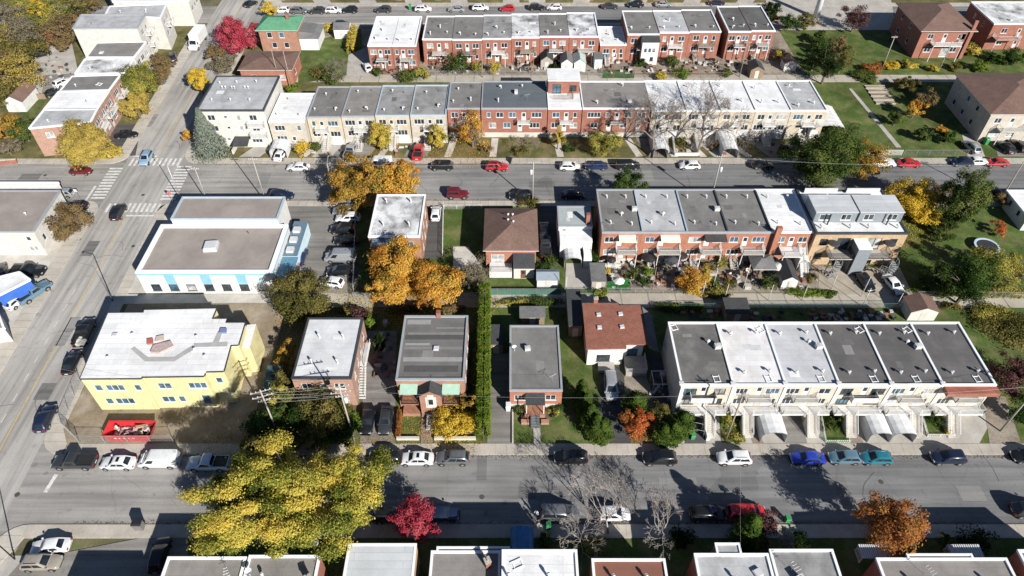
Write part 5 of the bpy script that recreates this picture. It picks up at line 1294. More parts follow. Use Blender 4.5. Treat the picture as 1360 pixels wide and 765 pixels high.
west('building with white-edged roof cut by the left frame edge beside the avenue', [(-44, 412), (-4, 412), (6, 437), (-50, 442)], 3.0, OFFWHITE, R_BROWN, COPW, vents='', cat='building')
west('white building at the very top of the avenue, left side', [(140, -14), (260, -16), (250, 2), (150, 3)], 6.5, OFFWHITE, R_WHITE, COPW, E=[('2-d-2', 3.5)], cat='building')
west('long pale wall building behind the white workshop', [(-30, 243), (78, 243), (74, 247), (-32, 247)], 3.6, OFFWHITE, R_WHITE, COPW, vents='', cat='building')

# ================================================================== right side houses
h = 7.2
x0, y0 = P(1226, 40, h); x1 = PX(1294, 40, h); y1 = PY(5, h)
root = empty('brick_house', ((x0+x1)/2, y0, 0), 'large red brick house with brown hipped roof at the top right', 'house')
W = x1 - x0
rect_walls(root, x0, x1, y0, y1, 0, h, RED, {'S': [('x' and (2.5, 5.0, 1.4, 1.2, 2)), (6.0, 4.2, 1.0, 2.1, 'd'), (10.0, 5.0, 1.8, 1.2, 2), (W - 2, 5, 1.2, 1.2, 1), (3, 1.6, 1.6, 1.4, 2), (7.5, .4, 2.0, 2.2, 2), (W - 3, 1.6, 1.6, 1.3, 2)], 'W': [(4, 5, 1.1, 1.2, 1), (9, 5, 1.1, 1.2, 1), (4, 1.6, 1.1, 1.2, 1), (10, 1.6, 1.1, 1.2, 1)]}, FRAME)
hip_roof(root, x0, x1, y0, y1, h, 2.4, S_BROWN, .7, 'y', 1.0)
balcony(root, x0 + 3, x1 - 2.5, y0, 2.0, 4.1, WHITE, WHITE, True); part('chimney', MB().box(x1 - .9, y0 - .4, 0, x1 - .1, y0 - .01, h + 2.4), RED, root)
root, rf, b = flat_house('brick house with white roof and a brown terrace cut by the top right corner', 1321, 1420, 31, 2, 6.6, RED, R_STAIN, COPW, S=[('2-d-2-2', 4.3), ('2-d-2-.', 1.3)], W=[('1-1', 4.3)], name='brick_house', vents='b')
x0, x1, y0, y1, h = b
balcony(root, x0 + 1, x0 + 7, y0, 2.2, 3.5, ORED, WHITE, True)
h = 7.0
x0, y0 = P(1318, 150, h); x1 = PX(1425, 150, h); y1 = PY(99, h)
root = empty('beige_house', ((x0+x1)/2, y0, 0), 'large beige brick house with brown hipped roof at the right edge', 'house')
W = x1 - x0
rect_walls(root, x0, x1, y0, y1, 0, h, CREAM2, {'S': [(2, 4.6, 1.4, 1.2, 2), (5, 3.8, 1.0, 2.1, 'd'), (8, 4.6, 1.6, 1.2, 2), (2.5, 1.4, 1.6, 1.3, 2), (6, 1.4, 1.6, 1.3, 2)], 'W': [(3, 4.6, 1, 1.2, 1), (7, 4.6, 1, 1.2, 1), (11, 4.6, 1, 1.2, 1), (3, 1.4, 1, 1.2, 1), (7, 1.4, 1, 1.2, 1), (11, 1.4, 1, 1.2, 1)]}, FRAME)
hip_roof(root, x0, x1, y0, y1, h, 2.2, S_BROWN, .6, 'y', .9)
balcony(root, x0 + 2.5, x0 + 8, y0, 1.8, 3.6, CREAM2, WHITE, True)
root, rf, b = flat_house('house with pale blue-white roof cut by the right frame edge by the second street', 1366, 1460, 288, 252, 3.0, WHITE, R_WHITE2, COPW, name='house', W=[('1-1', 1.4)])
# far side of the top street: strip of house fronts just inside the frame
for i, (a, c, m) in enumerate(((350, 400, OFFWHITE), (512, 548, BROWNB), (566, 598, CREAM), (684, 716, OFFWHITE), (766, 800, PINKB), (852, 890, ORED), (925, 965, RED))):
    x0, y0 = P(a, -2); x1 = PX(c, -2)
    root = empty('far_house', ((x0+x1)/2, y0, 0), ('off-white', 'brown brick', 'cream brick', 'white stucco', 'rose brick', 'orange brick', 'dark red brick')[i] + ' house beyond the top street, its foot at the upper frame edge', 'house')
    rect_walls(root, x0, x1, y0, y0 + 10, 0, 6.2, m, {'S': spread(x1-x0, '2-d-2', 1.2) + spread(x1-x0, '2-1-2', 4)}, FRAME); flat_roof(root, x0, x1, y0, y0 + 10, 6.2, R_GREY, COPW)
    part('front_steps', MB().box((x0+x1)/2 - .9, y0 - 1.2, 0, (x0+x1)/2 + .9, y0 - .01, .9), CONC, root)
# ================================================================== vehicles
CG = glass('car_glass', (0.012, 0.016, 0.02), 0.04)
HEADL = plain('headlight_lens', (.38, .40, .42), .15, var=.05); TAILL = plain('taillight_lens', (.32, .015, .015), .2, var=.1)
TRIM = plain('black_trim', (.02, .02, .02), .6, var=.1)
PLATE = plain('plate', (.6, .62, .66), .5, var=.05)
# type: length, width, belt z, roof z, hood z, stations of the lower body, cabin (rear base, front base, rear top, front top), bed
CT = {
 'sedan':  dict(L=4.65, W=1.80, belt=.92, roof=1.43, hood=.86, tail=.93, cab=(-1.75, 1.05, -1.02, .30), wr=.32),
 'hatch':  dict(L=4.25, W=1.78, belt=.95, roof=1.50, hood=.90, tail=.95, cab=(-2.02, 1.08, -1.45, .15), wr=.32),
 'suv':    dict(L=4.60, W=1.86, belt=1.05, roof=1.68, hood=1.02, tail=1.05, cab=(-2.22, 1.10, -1.70, .22), wr=.36),
 'van':    dict(L=5.40, W=2.00, belt=1.15, roof=2.10, hood=1.10, tail=1.15, cab=(-2.66, 1.95, -2.60, 1.05), wr=.36),
 'minivan':dict(L=5.00, W=1.95, belt=1.05, roof=1.75, hood=1.02, tail=1.05, cab=(-2.45, 1.55, -2.15, .65), wr=.34),
 'pickup': dict(L=5.70, W=1.98, belt=1.12, roof=1.85, hood=1.12, tail=1.10, cab=(-.75, 1.25, -.55, .62), wr=.40, bed=(-2.75, -.85)),
 'jeep':   dict(L=4.20, W=1.85, belt=1.12, roof=1.82, hood=1.10, tail=1.12, cab=(-2.0, .55, -1.95, .35), wr=.40),
}
CARM = {}
def loft(mb, rings, close=True):
    n = len(rings[0]); b = len(mb.v)
    for r in rings: mb.v += [tuple(p) for p in r]
    for i in range(len(rings) - 1):
        for k in range(n):
            j = (k + 1) % n
            mb.f.append((b + i*n + k, b + i*n + j, b + (i+1)*n + j, b + (i+1)*n + k)); mb.m.append(mb.mi)
    mb.f.append(tuple(b + k for k in range(n))[::-1]); mb.m.append(mb.mi)
    mb.f.append(tuple(b + (len(rings)-1)*n + k for k in range(n))); mb.m.append(mb.mi)
def car_meshes(kind):
    if kind in CARM: return CARM[kind]
    t = CT[kind]; L, W = t['L'], t['W']; hw = W / 2
    mb = MB(); zb = .26 if kind not in ('pickup', 'jeep', 'suv') else .34
    rb, fb, rt, ft = t['cab']; rings = []
    boxy = kind in ('van', 'jeep', 'pickup')
    prof = [(-L/2, .80 if not boxy else .92, t['tail'] - .28), (-L/2 + .10, .90 if not boxy else .97, t['tail'] - .06), (-L/2 + .45, .97, t['tail']), (rb + .1 if rb > -L/2 + .7 else -L/2 + .9, 1.0, t['belt']),
            (0, 1.0, t['belt']), (fb - .05, 1.0, t['belt'] - .01), (fb + .25, .99, t['hood']), (L/2 - .55, .95, t['hood'] - .07), (L/2 - .16, .86 if not boxy else .94, t['hood'] - .20), (L/2, .72 if not boxy else .88, t['hood'] - .42)]
    prof.sort(key=lambda p: p[0])
    for x, wf, zt in prof:
        w = hw * wf; zlo = zb + (.06 if abs(x) > L/2 - .3 else 0)
        rings.append([(x, -w*.90, zlo), (x, -w, zlo + .16), (x, -w*1.0, zt - .22), (x, -w*.95, zt - .05), (x, -w*.78, zt), (x, w*.78, zt), (x, w*.95, zt - .05), (x, w*1.0, zt - .22), (x, w, zlo + .16), (x, w*.90, zlo)])
    loft(mb, rings)
    # cabin: three rings from belt to roof
    bz, rz = t['belt'] - .03, t['roof']; tw = hw * (.75 if not boxy else .87)
    def rr(xa, xb, w, z, c):
        return [(xa + c, -w, z), (xb - c, -w, z), (xb, -w + c*1.6, z), (xb, w - c*1.6, z), (xb - c, w, z), (xa + c, w, z), (xa, w - c*1.6, z), (xa, -w + c*1.6, z)]
    def lerp(f): return rb + (rt - rb)*f, fb + (ft - fb)*f, hw*.93 + (tw - hw*.93)*f, bz + (rz - bz)*f
    cr = []
    for f, c in ((0, .10), (.88, .12)):
        xa, xb, w, z = lerp(f); cr.append(rr(xa, xb, w, z, c))
    xa, xb, w, z = lerp(1); cr.append(rr(xa + .10, xb - .10, w - .07, z - .005, .12)); cr.append(rr(xa + .35, xb - .3, w - .28, z + .025, .12))
    loft(mb, cr)
    if 'bed' in t:   # open cargo bed: raised side walls
        a, b2 = t['bed']
        for s in (-1, 1): mb.box(a, s*hw*.97 - (.12 if s > 0 else 0), t['belt'] - .05, b2 + .08, s*hw*.97 + (.12 if s < 0 else 0), t['belt'] + .10)
        mb.box(a, -hw*.84, t['belt'] - .05, a + .10, hw*.84, t['belt'] + .10)
    out = {}
    body = mb.mesh('body', TRIM, smooth=True)
    try: body.set_sharp_from_angle(angle=R(38))
    except Exception: pass
    out['body'] = body
    o = .012
    # glass
    f0, f1 = .12, .86
    def pt(f, side):   # front / rear edge centre quads
        xa, xb, w, z = lerp(f); return (xb if side > 0 else xa, w, z)
    for nm, sd in (('windshield', 1), ('rear_window', -1)):
        if nm == 'rear_window' and kind == 'van': continue
        a, w0, z0 = pt(f0, sd); b2, w1, z1 = pt(f1, sd); m2 = MB()
        q = [(a + sd*o, -w0 + .20, z0 + o), (a + sd*o, w0 - .20, z0 + o), (b2 + sd*o, w1 - .20, z1 + o), (b2 + sd*o, -w1 + .20, z1 + o)]
        m2.face(q if sd > 0 else q[::-1]); out[nm] = m2.mesh(nm, CG)
    for s in (-1, 1):
        m2 = MB(); xa0, xb0, w0, z0 = lerp(f0 + .03); xa1, xb1, w1, z1 = lerp(.84)
        ln = xb0 - xa0
        segs = [(.08, .52), (.55, .90)] if kind not in ('van', 'pickup') else ([(.72, .93)] if kind == 'van' else [(.12, .88)])
        for u0, u1 in segs:
            q = [(xa0 + (xb0-xa0)*u0, s*(w0 + o), z0), (xa0 + (xb0-xa0)*u1, s*(w0 + o), z0), (xa1 + (xb1-xa1)*u1, s*(w1 + o), z1), (xa1 + (xb1-xa1)*u0, s*(w1 + o), z1)]
            m2.face(q if s < 0 else q[::-1])
        out['side_window%+d' % s] = m2.mesh('side_window', CG)
    m2 = MB()
    for s in (-1, 1): m2.hexa([(fb - .12, s*(hw*.93), t['belt'] + .0), (fb + .08, s*(hw*.93), t['belt']), (fb + .08, s*(hw + .11), t['belt'] + .02), (fb - .12, s*(hw + .11), t['belt'] + .02), (fb - .12, s*(hw*.93), t['belt'] + .14), (fb + .06, s*(hw*.93), t['belt'] + .14), (fb + .06, s*(hw + .11), t['belt'] + .16), (fb - .12, s*(hw + .11), t['belt'] + .16)] if s > 0 else [(fb - .12, -(hw + .11), t['belt']), (fb + .08, -(hw + .11), t['belt']), (fb + .08, -(hw*.93), t['belt']), (fb - .12, -(hw*.93), t['belt']), (fb - .12, -(hw + .11), t['belt'] + .15), (fb + .06, -(hw + .11), t['belt'] + .15), (fb + .06, -(hw*.93), t['belt'] + .15), (fb - .12, -(hw*.93), t['belt'] + .15)])
    for i, s in enumerate((-1, 1)):
        m3 = MB(); m3.v = m2.v[8*(1 if s > 0 else 0):8*(1 if s > 0 else 0)+8]; n6 = len(m2.f)//2
        m3.f = [tuple(k - (8 if s > 0 else 0) for k in f) for f in m2.f[n6*(1 if s > 0 else 0):n6*(1 if s > 0 else 0)+n6]]; m3.m = [0]*n6
        out['mirror%+d' % s] = m3.mesh('mirror', TRIM)
        hl = MB(); z = t['hood'] - .30; hl.box(L/2 - .40, s*hw*.66 - .16, z - .05, L/2 - (.09 if not boxy else .05), s*hw*.66 + .16, z + .09); out['headlight%+d' % s] = hl.mesh('headlight', HEADL)
        tl = MB(); z = t['tail'] - .30; tl.box(-L/2 - .005, s*hw*.72 - .14, z, -L/2 + .12, s*hw*.72 + .14, z + .18); out['taillight%+d' % s] = tl.mesh('taillight', TAILL)
    r = t['wr']
    w = MB(); w.tube((0, -.11, 0), (0, .11, 0), r, r, 14); rim = MB(); rim.tube((0, -.118, 0), (0, .118, 0), r*.62, r*.62, 10)
    out['wheel'] = w.mesh('wheel', RUBBER); out['rim'] = rim.mesh('rim', RIM)
    ar = MB(); ar.tube((0, -.10, 0), (0, .10, 0), r + .07, r + .07, 14); out['arch'] = ar.mesh('wheel_arch', TRIM)
    pl = MB(); pl.box(-L/2 - .012, -.26, t['tail'] - .42, -L/2 + .02, .26, t['tail'] - .29); out['plate'] = pl.mesh('licence_plate', PLATE)
    if kind in ('suv', 'jeep'):
        rk = MB()
        for s in (-1, 1): rk.beam((rt + .25, s*(tw - .12), rz + .06), (ft - .2, s*(tw - .12), rz + .06), .04)
        out['rack'] = rk.mesh('roof_rail', TRIM)
    if 'bed' in t:
        a, b2 = t['bed']; m2 = MB().box(a + .11, -hw*.83, t['belt'] - .04, b2 + .02, hw*.83, t['belt'] + .02); out['bed'] = m2.mesh('cargo_bed', TRIM)
    CARM[kind] = out; return out
CP = {}
def paint(c):
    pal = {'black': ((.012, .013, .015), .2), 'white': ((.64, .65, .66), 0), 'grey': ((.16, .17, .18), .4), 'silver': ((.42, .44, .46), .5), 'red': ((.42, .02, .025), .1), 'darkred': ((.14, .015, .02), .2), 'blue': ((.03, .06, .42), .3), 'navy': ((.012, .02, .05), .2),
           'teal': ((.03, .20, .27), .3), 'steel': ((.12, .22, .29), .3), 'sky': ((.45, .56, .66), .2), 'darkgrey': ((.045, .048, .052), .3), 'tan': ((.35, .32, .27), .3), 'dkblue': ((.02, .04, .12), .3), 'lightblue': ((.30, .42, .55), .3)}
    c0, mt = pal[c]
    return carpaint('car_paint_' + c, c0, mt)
def car(kind, colour, px, py, head, label, group=None, sunroof=False, flatbed=None):
    """px,py = where the middle of the car stands; head = compass of its nose in degrees, 0 = right, 90 = away"""
    x, y = P(px, py, 0.75); ms = car_meshes(kind); t = CT[kind]
    nm = {'pickup': 'pickup_truck', 'van': 'van', 'minivan': 'minivan', 'suv': 'parked_car', 'jeep': 'parked_car'}.get(kind, 'parked_car')
    root = empty(nm, (x, y, 0.03), label, {'pickup': 'pickup truck', 'van': 'van', 'minivan': 'minivan'}.get(kind, 'car'), group, R(head))
    m = paint(colour)
    def put(name, key, loc=None, mat=None, par=root):
        o = link(name, ms[key], par, loc)
        if mat: o.material_slots[0].link = 'OBJECT'; o.material_slots[0].material = mat
        return o
    body = put('body', 'body', None, m)
    for k in ('windshield', 'rear_window'):
        if k in ms: put(k, k)
    for s in ('-1', '+1'):
        put('side_window', 'side_window' + s); put('mirror', 'mirror' + s, None, m); put('headlight', 'headlight' + s); put('taillight', 'taillight' + s)
    L, W, r = t['L'], t['W'], t['wr']
    for wx in (L*.305, -L*.295):
        for s in (-1, 1):
            put('wheel_arch', 'arch', (wx, s*(W/2 - .095), r + .02))
            w = put('wheel', 'wheel', (wx, s*(W/2 - .085), r)); put('rim', 'rim', None, None, w)
    put('licence_plate', 'plate')
    if 'rack' in ms: put('roof_rail', 'rack')
    if 'bed' in ms: put('cargo_bed', 'bed')
    if sunroof:
        xa, xb = t['cab'][2], t['cab'][3]; z = t['roof'] + .028
        link('sunroof', MB().box(xa + (xb-xa)*.42, -.36, z - .02, xa + (xb-xa)*.72, .36, z + .006).mesh('sunroof', CG), root)
    return root
E_, N_, W_, S_ = 0, 90, 180, 270
A_ = 92.3     # along the avenue
G1 = 'cars parked along the near street'; G2 = 'cars parked along the second street'; G3 = 'cars parked along the top street'; GL = 'vehicles standing in the car lot'; GA = 'cars parked along the avenue'
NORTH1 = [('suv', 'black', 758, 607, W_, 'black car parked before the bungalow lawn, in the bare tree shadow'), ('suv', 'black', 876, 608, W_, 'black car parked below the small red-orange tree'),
 ('suv', 'white', 975, 608, W_, 'white crossover with a person leaning at its side door'), ('sedan', 'blue', 1073, 608, W_, 'bright blue sedan parked by the cream row houses'),
 ('hatch', 'steel', 1122, 607, W_, 'grey-blue hatchback between the bright blue and the teal car'), ('hatch', 'teal', 1164, 607.5, W_, 'teal hatchback parked below the double white shelter'),
 ('suv', 'navy', 1259, 607, W_, 'dark navy off-roader parked near the right-end cream house'), ('sedan', 'black', 1367, 605, W_, 'dark car cut by the right frame edge on the near street'),
 ('suv', 'black', 512, 608, W_, 'black car parked beside the yellow maple crown'), ('sedan', 'white', 553, 608.5, W_, 'white sedan with sunroof below the gabled duplex steps'),
 ('suv', 'grey', 601, 608, W_, 'grey crossover parked below the end of the tall hedge'), ('pickup', 'darkgrey', 99, 613, W_, 'black pickup truck at the corner below the red dumpster'),
 ('sedan', 'white', 156, 614, W_, 'white sedan behind the black pickup at the corner'), ('van', 'white', 212, 611, W_, 'white cargo van with red rear lettering by the construction fence'),
 ('pickup', 'sky', 277, 615, W_, 'pale blue-white pickup half under the yellow maple')]
for k, c, px, py, hd, lb in NORTH1: car(k, c, px, py, hd, lb, None, 'sunroof' in lb or (k == 'sedan' and c == 'white'))
SOUTH1 = [('minivan', 'grey', 743, 681, E_, 'grey minivan parked in front of the bare grey tree'), ('hatch', 'white', 815, 682, E_, 'white car half hidden behind the bare grey trees'),
 ('suv', 'black', 940, 682, E_, 'dark car with roof bars in the house shadow'), ('minivan', 'red', 992, 681, E_, 'red car partly in shade beside the purple shrub'),
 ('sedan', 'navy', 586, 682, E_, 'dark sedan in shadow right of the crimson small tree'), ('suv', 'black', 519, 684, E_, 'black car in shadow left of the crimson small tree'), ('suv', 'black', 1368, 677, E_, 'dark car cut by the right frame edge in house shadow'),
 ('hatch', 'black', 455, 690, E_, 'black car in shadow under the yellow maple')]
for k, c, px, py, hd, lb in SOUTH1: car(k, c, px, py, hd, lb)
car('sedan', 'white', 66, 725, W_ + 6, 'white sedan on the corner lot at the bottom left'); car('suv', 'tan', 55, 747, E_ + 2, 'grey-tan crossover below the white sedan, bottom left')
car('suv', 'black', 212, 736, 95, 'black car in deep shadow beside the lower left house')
for k, c, px, py, hd, lb in [('pickup', 'black', 112, 441, A_ + 2, 'black pickup with a loaded bed beside the yellow building'), ('sedan', 'black', 95, 480, A_ + 2, 'black sedan behind the loaded pickup on the avenue'),
  ('suv', 'navy', 60, 555, A_ + 2, 'dark crossover parked on the avenue by the construction fence'), ('suv', 'lightblue', 194, 210, 272, 'silver-blue car driving over the far zebra crossing'),
  ('suv', 'black', 157, 281, 92, 'black crossover waiting on the near zebra crossing'), ('hatch', 'darkred', 107, 226, E_, 'dark red hatchback on the street left of the crossing'),
  ('suv', 'black', 229.5, 75, 110, 'black car by the avenue kerb near the box truck'), ('sedan', 'black', 167, 178, E_ + 8, 'black car parked before the corner brick house on the avenue'),
  ('hatch', 'black', 101, 274, W_ + 10, 'black car behind the white workshop corner'), ('hatch', 'silver', 83, 256, W_, 'silver car at the end of the pale wall by the crossing'),
  ('pickup', 'black', 37, 360, E_, 'black pickup standing left of the avenue near the blue fascia'), ('pickup', 'steel', 45, 388, 60, 'steel-blue pickup parked by the blue fascia building'),
  ('hatch', 'white', 22, 398, 70, 'white car beside the steel-blue pickup'), ('sedan', 'black', 1, 360, 120, 'dark car at the left frame edge by the pickup')]: car(k, c, px, py, hd, lb)
for k, c, px, py, hd, lb in [('sedan', 'white', 396, 221, W_, 'white sedan on the second street below the white-roofed rose house'), ('suv', 'navy', 374, 259, E_, 'dark car on the second street behind the commercial building'),
  ('suv', 'black', 587, 220, W_, 'black car on the second street left of the red one'), ('suv', 'red', 660, 221, E_, 'red car on the second street in front of the red brick fronts'),
  ('jeep', 'darkred', 608, 257.5, E_, 'dark red off-roader with black top'), ('suv', 'black', 692, 259.5, W_, 'black car near the pole behind the brown hip roof'), ('sedan', 'black', 761, 258, E_, 'black car in the shade behind the small white house'),
  ('hatch', 'white', 757, 220.5, E_, 'white hatchback, first of three left of the bare trees'), ('sedan', 'dkblue', 792, 219.5, W_, 'dark blue car between the white hatchback and the black van'), ('minivan', 'black', 834, 219, E_, 'black minivan right of the dark blue car'),
  ('hatch', 'white', 916, 219, W_, 'white hatchback below the bare street trees'), ('sedan', 'black', 1013, 218, E_, 'dark sedan in tree shade left of the green maple'), ('pickup', 'white', 1170, 216, E_, 'white pickup half behind the green maple'),
  ('sedan', 'red', 1208, 216, E_, 'red sedan right of the green maple'), ('hatch', 'navy', 1278, 214.5, W_, 'dark hatchback left of the white car before the wire fence'), ('sedan', 'white', 1299, 213.5, E_, 'white sedan between a dark and a red car on the right'),
  ('sedan', 'red', 1324, 215, W_, 'red sedan at the right end of the second street'), ('suv', 'black', 1313, 256, W_, 'black car in shade on the far side of the right lawn'), ('pickup', 'silver', 466, 200, 84, 'silver pickup on the driveway in front of the second cream house'),
  ('pickup', 'red', 556, 201, 87, 'red pickup on the driveway in front of the fourth cream house'), ('van', 'white', 504, 217, W_, 'white van half under the wide orange-green maple'), ('sedan', 'white', 373, 204, 80, 'white car nosing out of the left white shelter'),
  ('sedan', 'black', 1050, 196, 115, 'black car on the paved drive left of the green maple'), ('suv', 'silver', 1290, 195, 100, 'silver car on the drive below the beige house'), ('suv', 'black', 1335, 195, 100, 'black car on the beige house driveway'), ('suv', 'black', 1352, 193, 100, 'second black car on the beige house driveway, nearer the frame edge')]: car(k, c, px, py, hd, lb)
LOT = [('suv', 'silver', 458, 279, W_ + 6, 'silver car at the top of the angled car row'), ('suv', 'white', 462, 289, W_ + 2, 'white car second in the angled car row'), ('suv', 'black', 455, 304, W_, 'black car third in the angled car row'), ('sedan', 'black', 460, 318, W_, 'black car fourth in the angled car row'),
  ('van', 'silver', 452, 341, W_, 'shiny grey van in the angled car row'), ('hatch', 'black', 450, 359, W_, 'black car below the shiny van'), ('hatch', 'white', 440, 374, W_ - 12, 'white car at the lower end of the car row'), ('sedan', 'dkblue', 399, 340, 88, 'dark blue car beside the blue side wing')]
for k, c, px, py, hd, lb in LOT: car(k, c, px, py, hd, lb)
for k, c, px, py, hd, lb in [('hatch', 'white', 579, 282, 90, 'white car on the narrow drive beside the stained-roof house'), ('suv', 'black', 722.5, 305, 90, 'black car on the drive beside the brown hip roof'), ('pickup', 'darkgrey', 724.5, 327, 90, 'dark pickup behind the black car on the drive'),
  ('sedan', 'black', 488, 557, 270, 'black car on the driveway nearest the bushes'), ('sedan', 'darkgrey', 512, 557, 270, 'charcoal car on the driveway beside the gabled duplex'), ('minivan', 'silver', 811.5, 512, 268, 'silver van on the cottage driveway'),
  ('sedan', 'white', 1187, 377, 283, 'white car parked behind the modern tan duplex'), ('hatch', 'black', 1150, 374, 280, 'black car in the shade of the modern tan duplex'), ('hatch', 'white', 488, 88, 110, 'pale car on the far paved yard left of the white-roofed duplex')]: car(k, c, px, py, hd, lb)
TOP = [('hatch', 'white', 374, 13, 'white car leftmost on the top street'), ('suv', 'grey', 397, 14, 'grey car second on the top street'), ('suv', 'darkgrey', 421, 14, 'dark grey car third on the top street'), ('suv', 'white', 443, 13.5, 'white car fourth on the top street'), ('suv', 'black', 464, 13, 'black car fifth on the top street'),
  ('suv', 'navy', 455, 32.5, 'dark car on the near side of the top street behind the yellow hedge'), ('suv', 'darkgrey', 509, 12.5, 'dark car on the top street above the white-roofed duplex'), ('suv', 'white', 562, 11.5, 'white crossover on the top street'), ('sedan', 'silver', 606, 11.5, 'silver car on the top street above the long row'), ('suv', 'white', 638, 10, 'white car left of the red one on the top street'),
  ('hatch', 'red', 674, 10.5, 'red car on the top street'), ('suv', 'black', 713, 9.5, 'black car right of the red one on the top street'), ('hatch', 'white', 736, 9, 'white car beside the black one on the top street'), ('sedan', 'darkgrey', 810, 7.5, 'dark sedan on the top street above the shaded link house'), ('suv', 'black', 844, 5.5, 'black crossover on the top street right of the dark sedan'), ('sedan', 'silver', 881, 5, 'silver sedan near the right end of the top street'), ('sedan', 'navy', 951, 3, 'dark car at the frame edge on the top street')]
for i, (k, c, px, py, lb) in enumerate(TOP): car(k, c, px, py, (W_, E_)[i % 2], lb)
car('hatch', 'red', 98, 19, 20, 'red car among the trees at the top left'); car('sedan', 'black', 54, 71, 30, 'black car on the rear lot by the left woods'); car('suv', 'white', 83, 109, 60, 'white crossover behind the avenue row'); car('sedan', 'black', 71, 122, 40, 'black car behind the white roof of the avenue row'); car('hatch', 'black', 333, 4, 60, 'black car at the top frame edge near the crimson tree')

# box truck on the avenue
x, y = P(262, 52, 1.5)
root = empty('box_truck', (x, y, 0.03), 'white box truck driving down the avenue at the top left', 'truck', None, R(268))
def tp(name, mb, m, smooth=False): return link(name, mb.mesh(name, m, (0, 0, 0), smooth), root)
tp('cargo_box', MB().box(-4.0, -1.2, .95, 1.7, 1.2, 3.4), WHITE); tp('cargo_rim', MB().box(-4.04, -1.24, 3.402, 1.74, 1.24, 3.5), COPW)
mb = MB(); mb.hexa([(1.9, -1.05, .5), (4.1, -1.0, .5), (4.1, 1.0, .5), (1.9, 1.05, .5), (1.9, -1.05, 1.5), (4.0, -.95, 1.35), (4.0, .95, 1.35), (1.9, 1.05, 1.5)]); mb.hexa([(1.85, -1.0, 1.501), (3.2, -1.0, 1.46), (3.2, 1.0, 1.46), (1.85, 1.0, 1.501), (1.85, -.9, 2.45), (2.7, -.9, 2.45), (2.7, .9, 2.45), (1.85, .9, 2.45)])
tp('cab', mb, paint('white')); tp('windshield', MB().face([(3.18, -.85, 1.55), (3.18, .85, 1.55), (2.76, .8, 2.38), (2.76, -.8, 2.38)]), CG)
tp('chassis', MB().box(-4, -.5, .5, 3, .5, .94), TRIM)
for wx in (3.0, -2.6):
    for s in (-1, 1):
        w = link('wheel', car_meshes('pickup')['wheel'], root, (wx, s*1.02, .42)); link('rim', car_meshes('pickup')['rim'], w)
for s in (-1, 1): tp('headlight', MB().box(4.0, s*.75 - .15, .8, 4.12, s*.75 + .15, 1.0), HEADL); tp('mirror', MB().box(2.9, s*1.25 - .1, 1.6, 3.0, s*1.25 + .1, 2.1), TRIM)
# motorcycle beside the red car
x, y = P(679, 215)
root = empty('motorcycle', (x, y, 0.03), 'small parked motorcycle right of the red car on the second street', 'motorcycle', None, R(80))
for wx in (.65, -.65):
    mb = MB(); mb.tube((wx, -.06, .31), (wx, .06, .31), .31, .31, 14); tp('wheel', mb, RUBBER)
mb = MB(); mb.hexa([(-.5, -.16, .4), (.35, -.16, .4), (.35, .16, .4), (-.5, .16, .4), (-.85, -.14, .8), (.35, -.18, .9), (.35, .18, .9), (-.85, .14, .8)]); tp('body', mb, paint('black'))
tp('seat', MB().box(-.75, -.15, .88, .0, .15, .97), TRIM); tp('fork', MB().tube((.65, 0, .3), (.4, 0, 1.05), .04, .04, 6), GALV); tp('handlebar', MB().tube((.4, -.38, 1.08), (.4, .38, 1.08), .025, .025, 6), GALV)
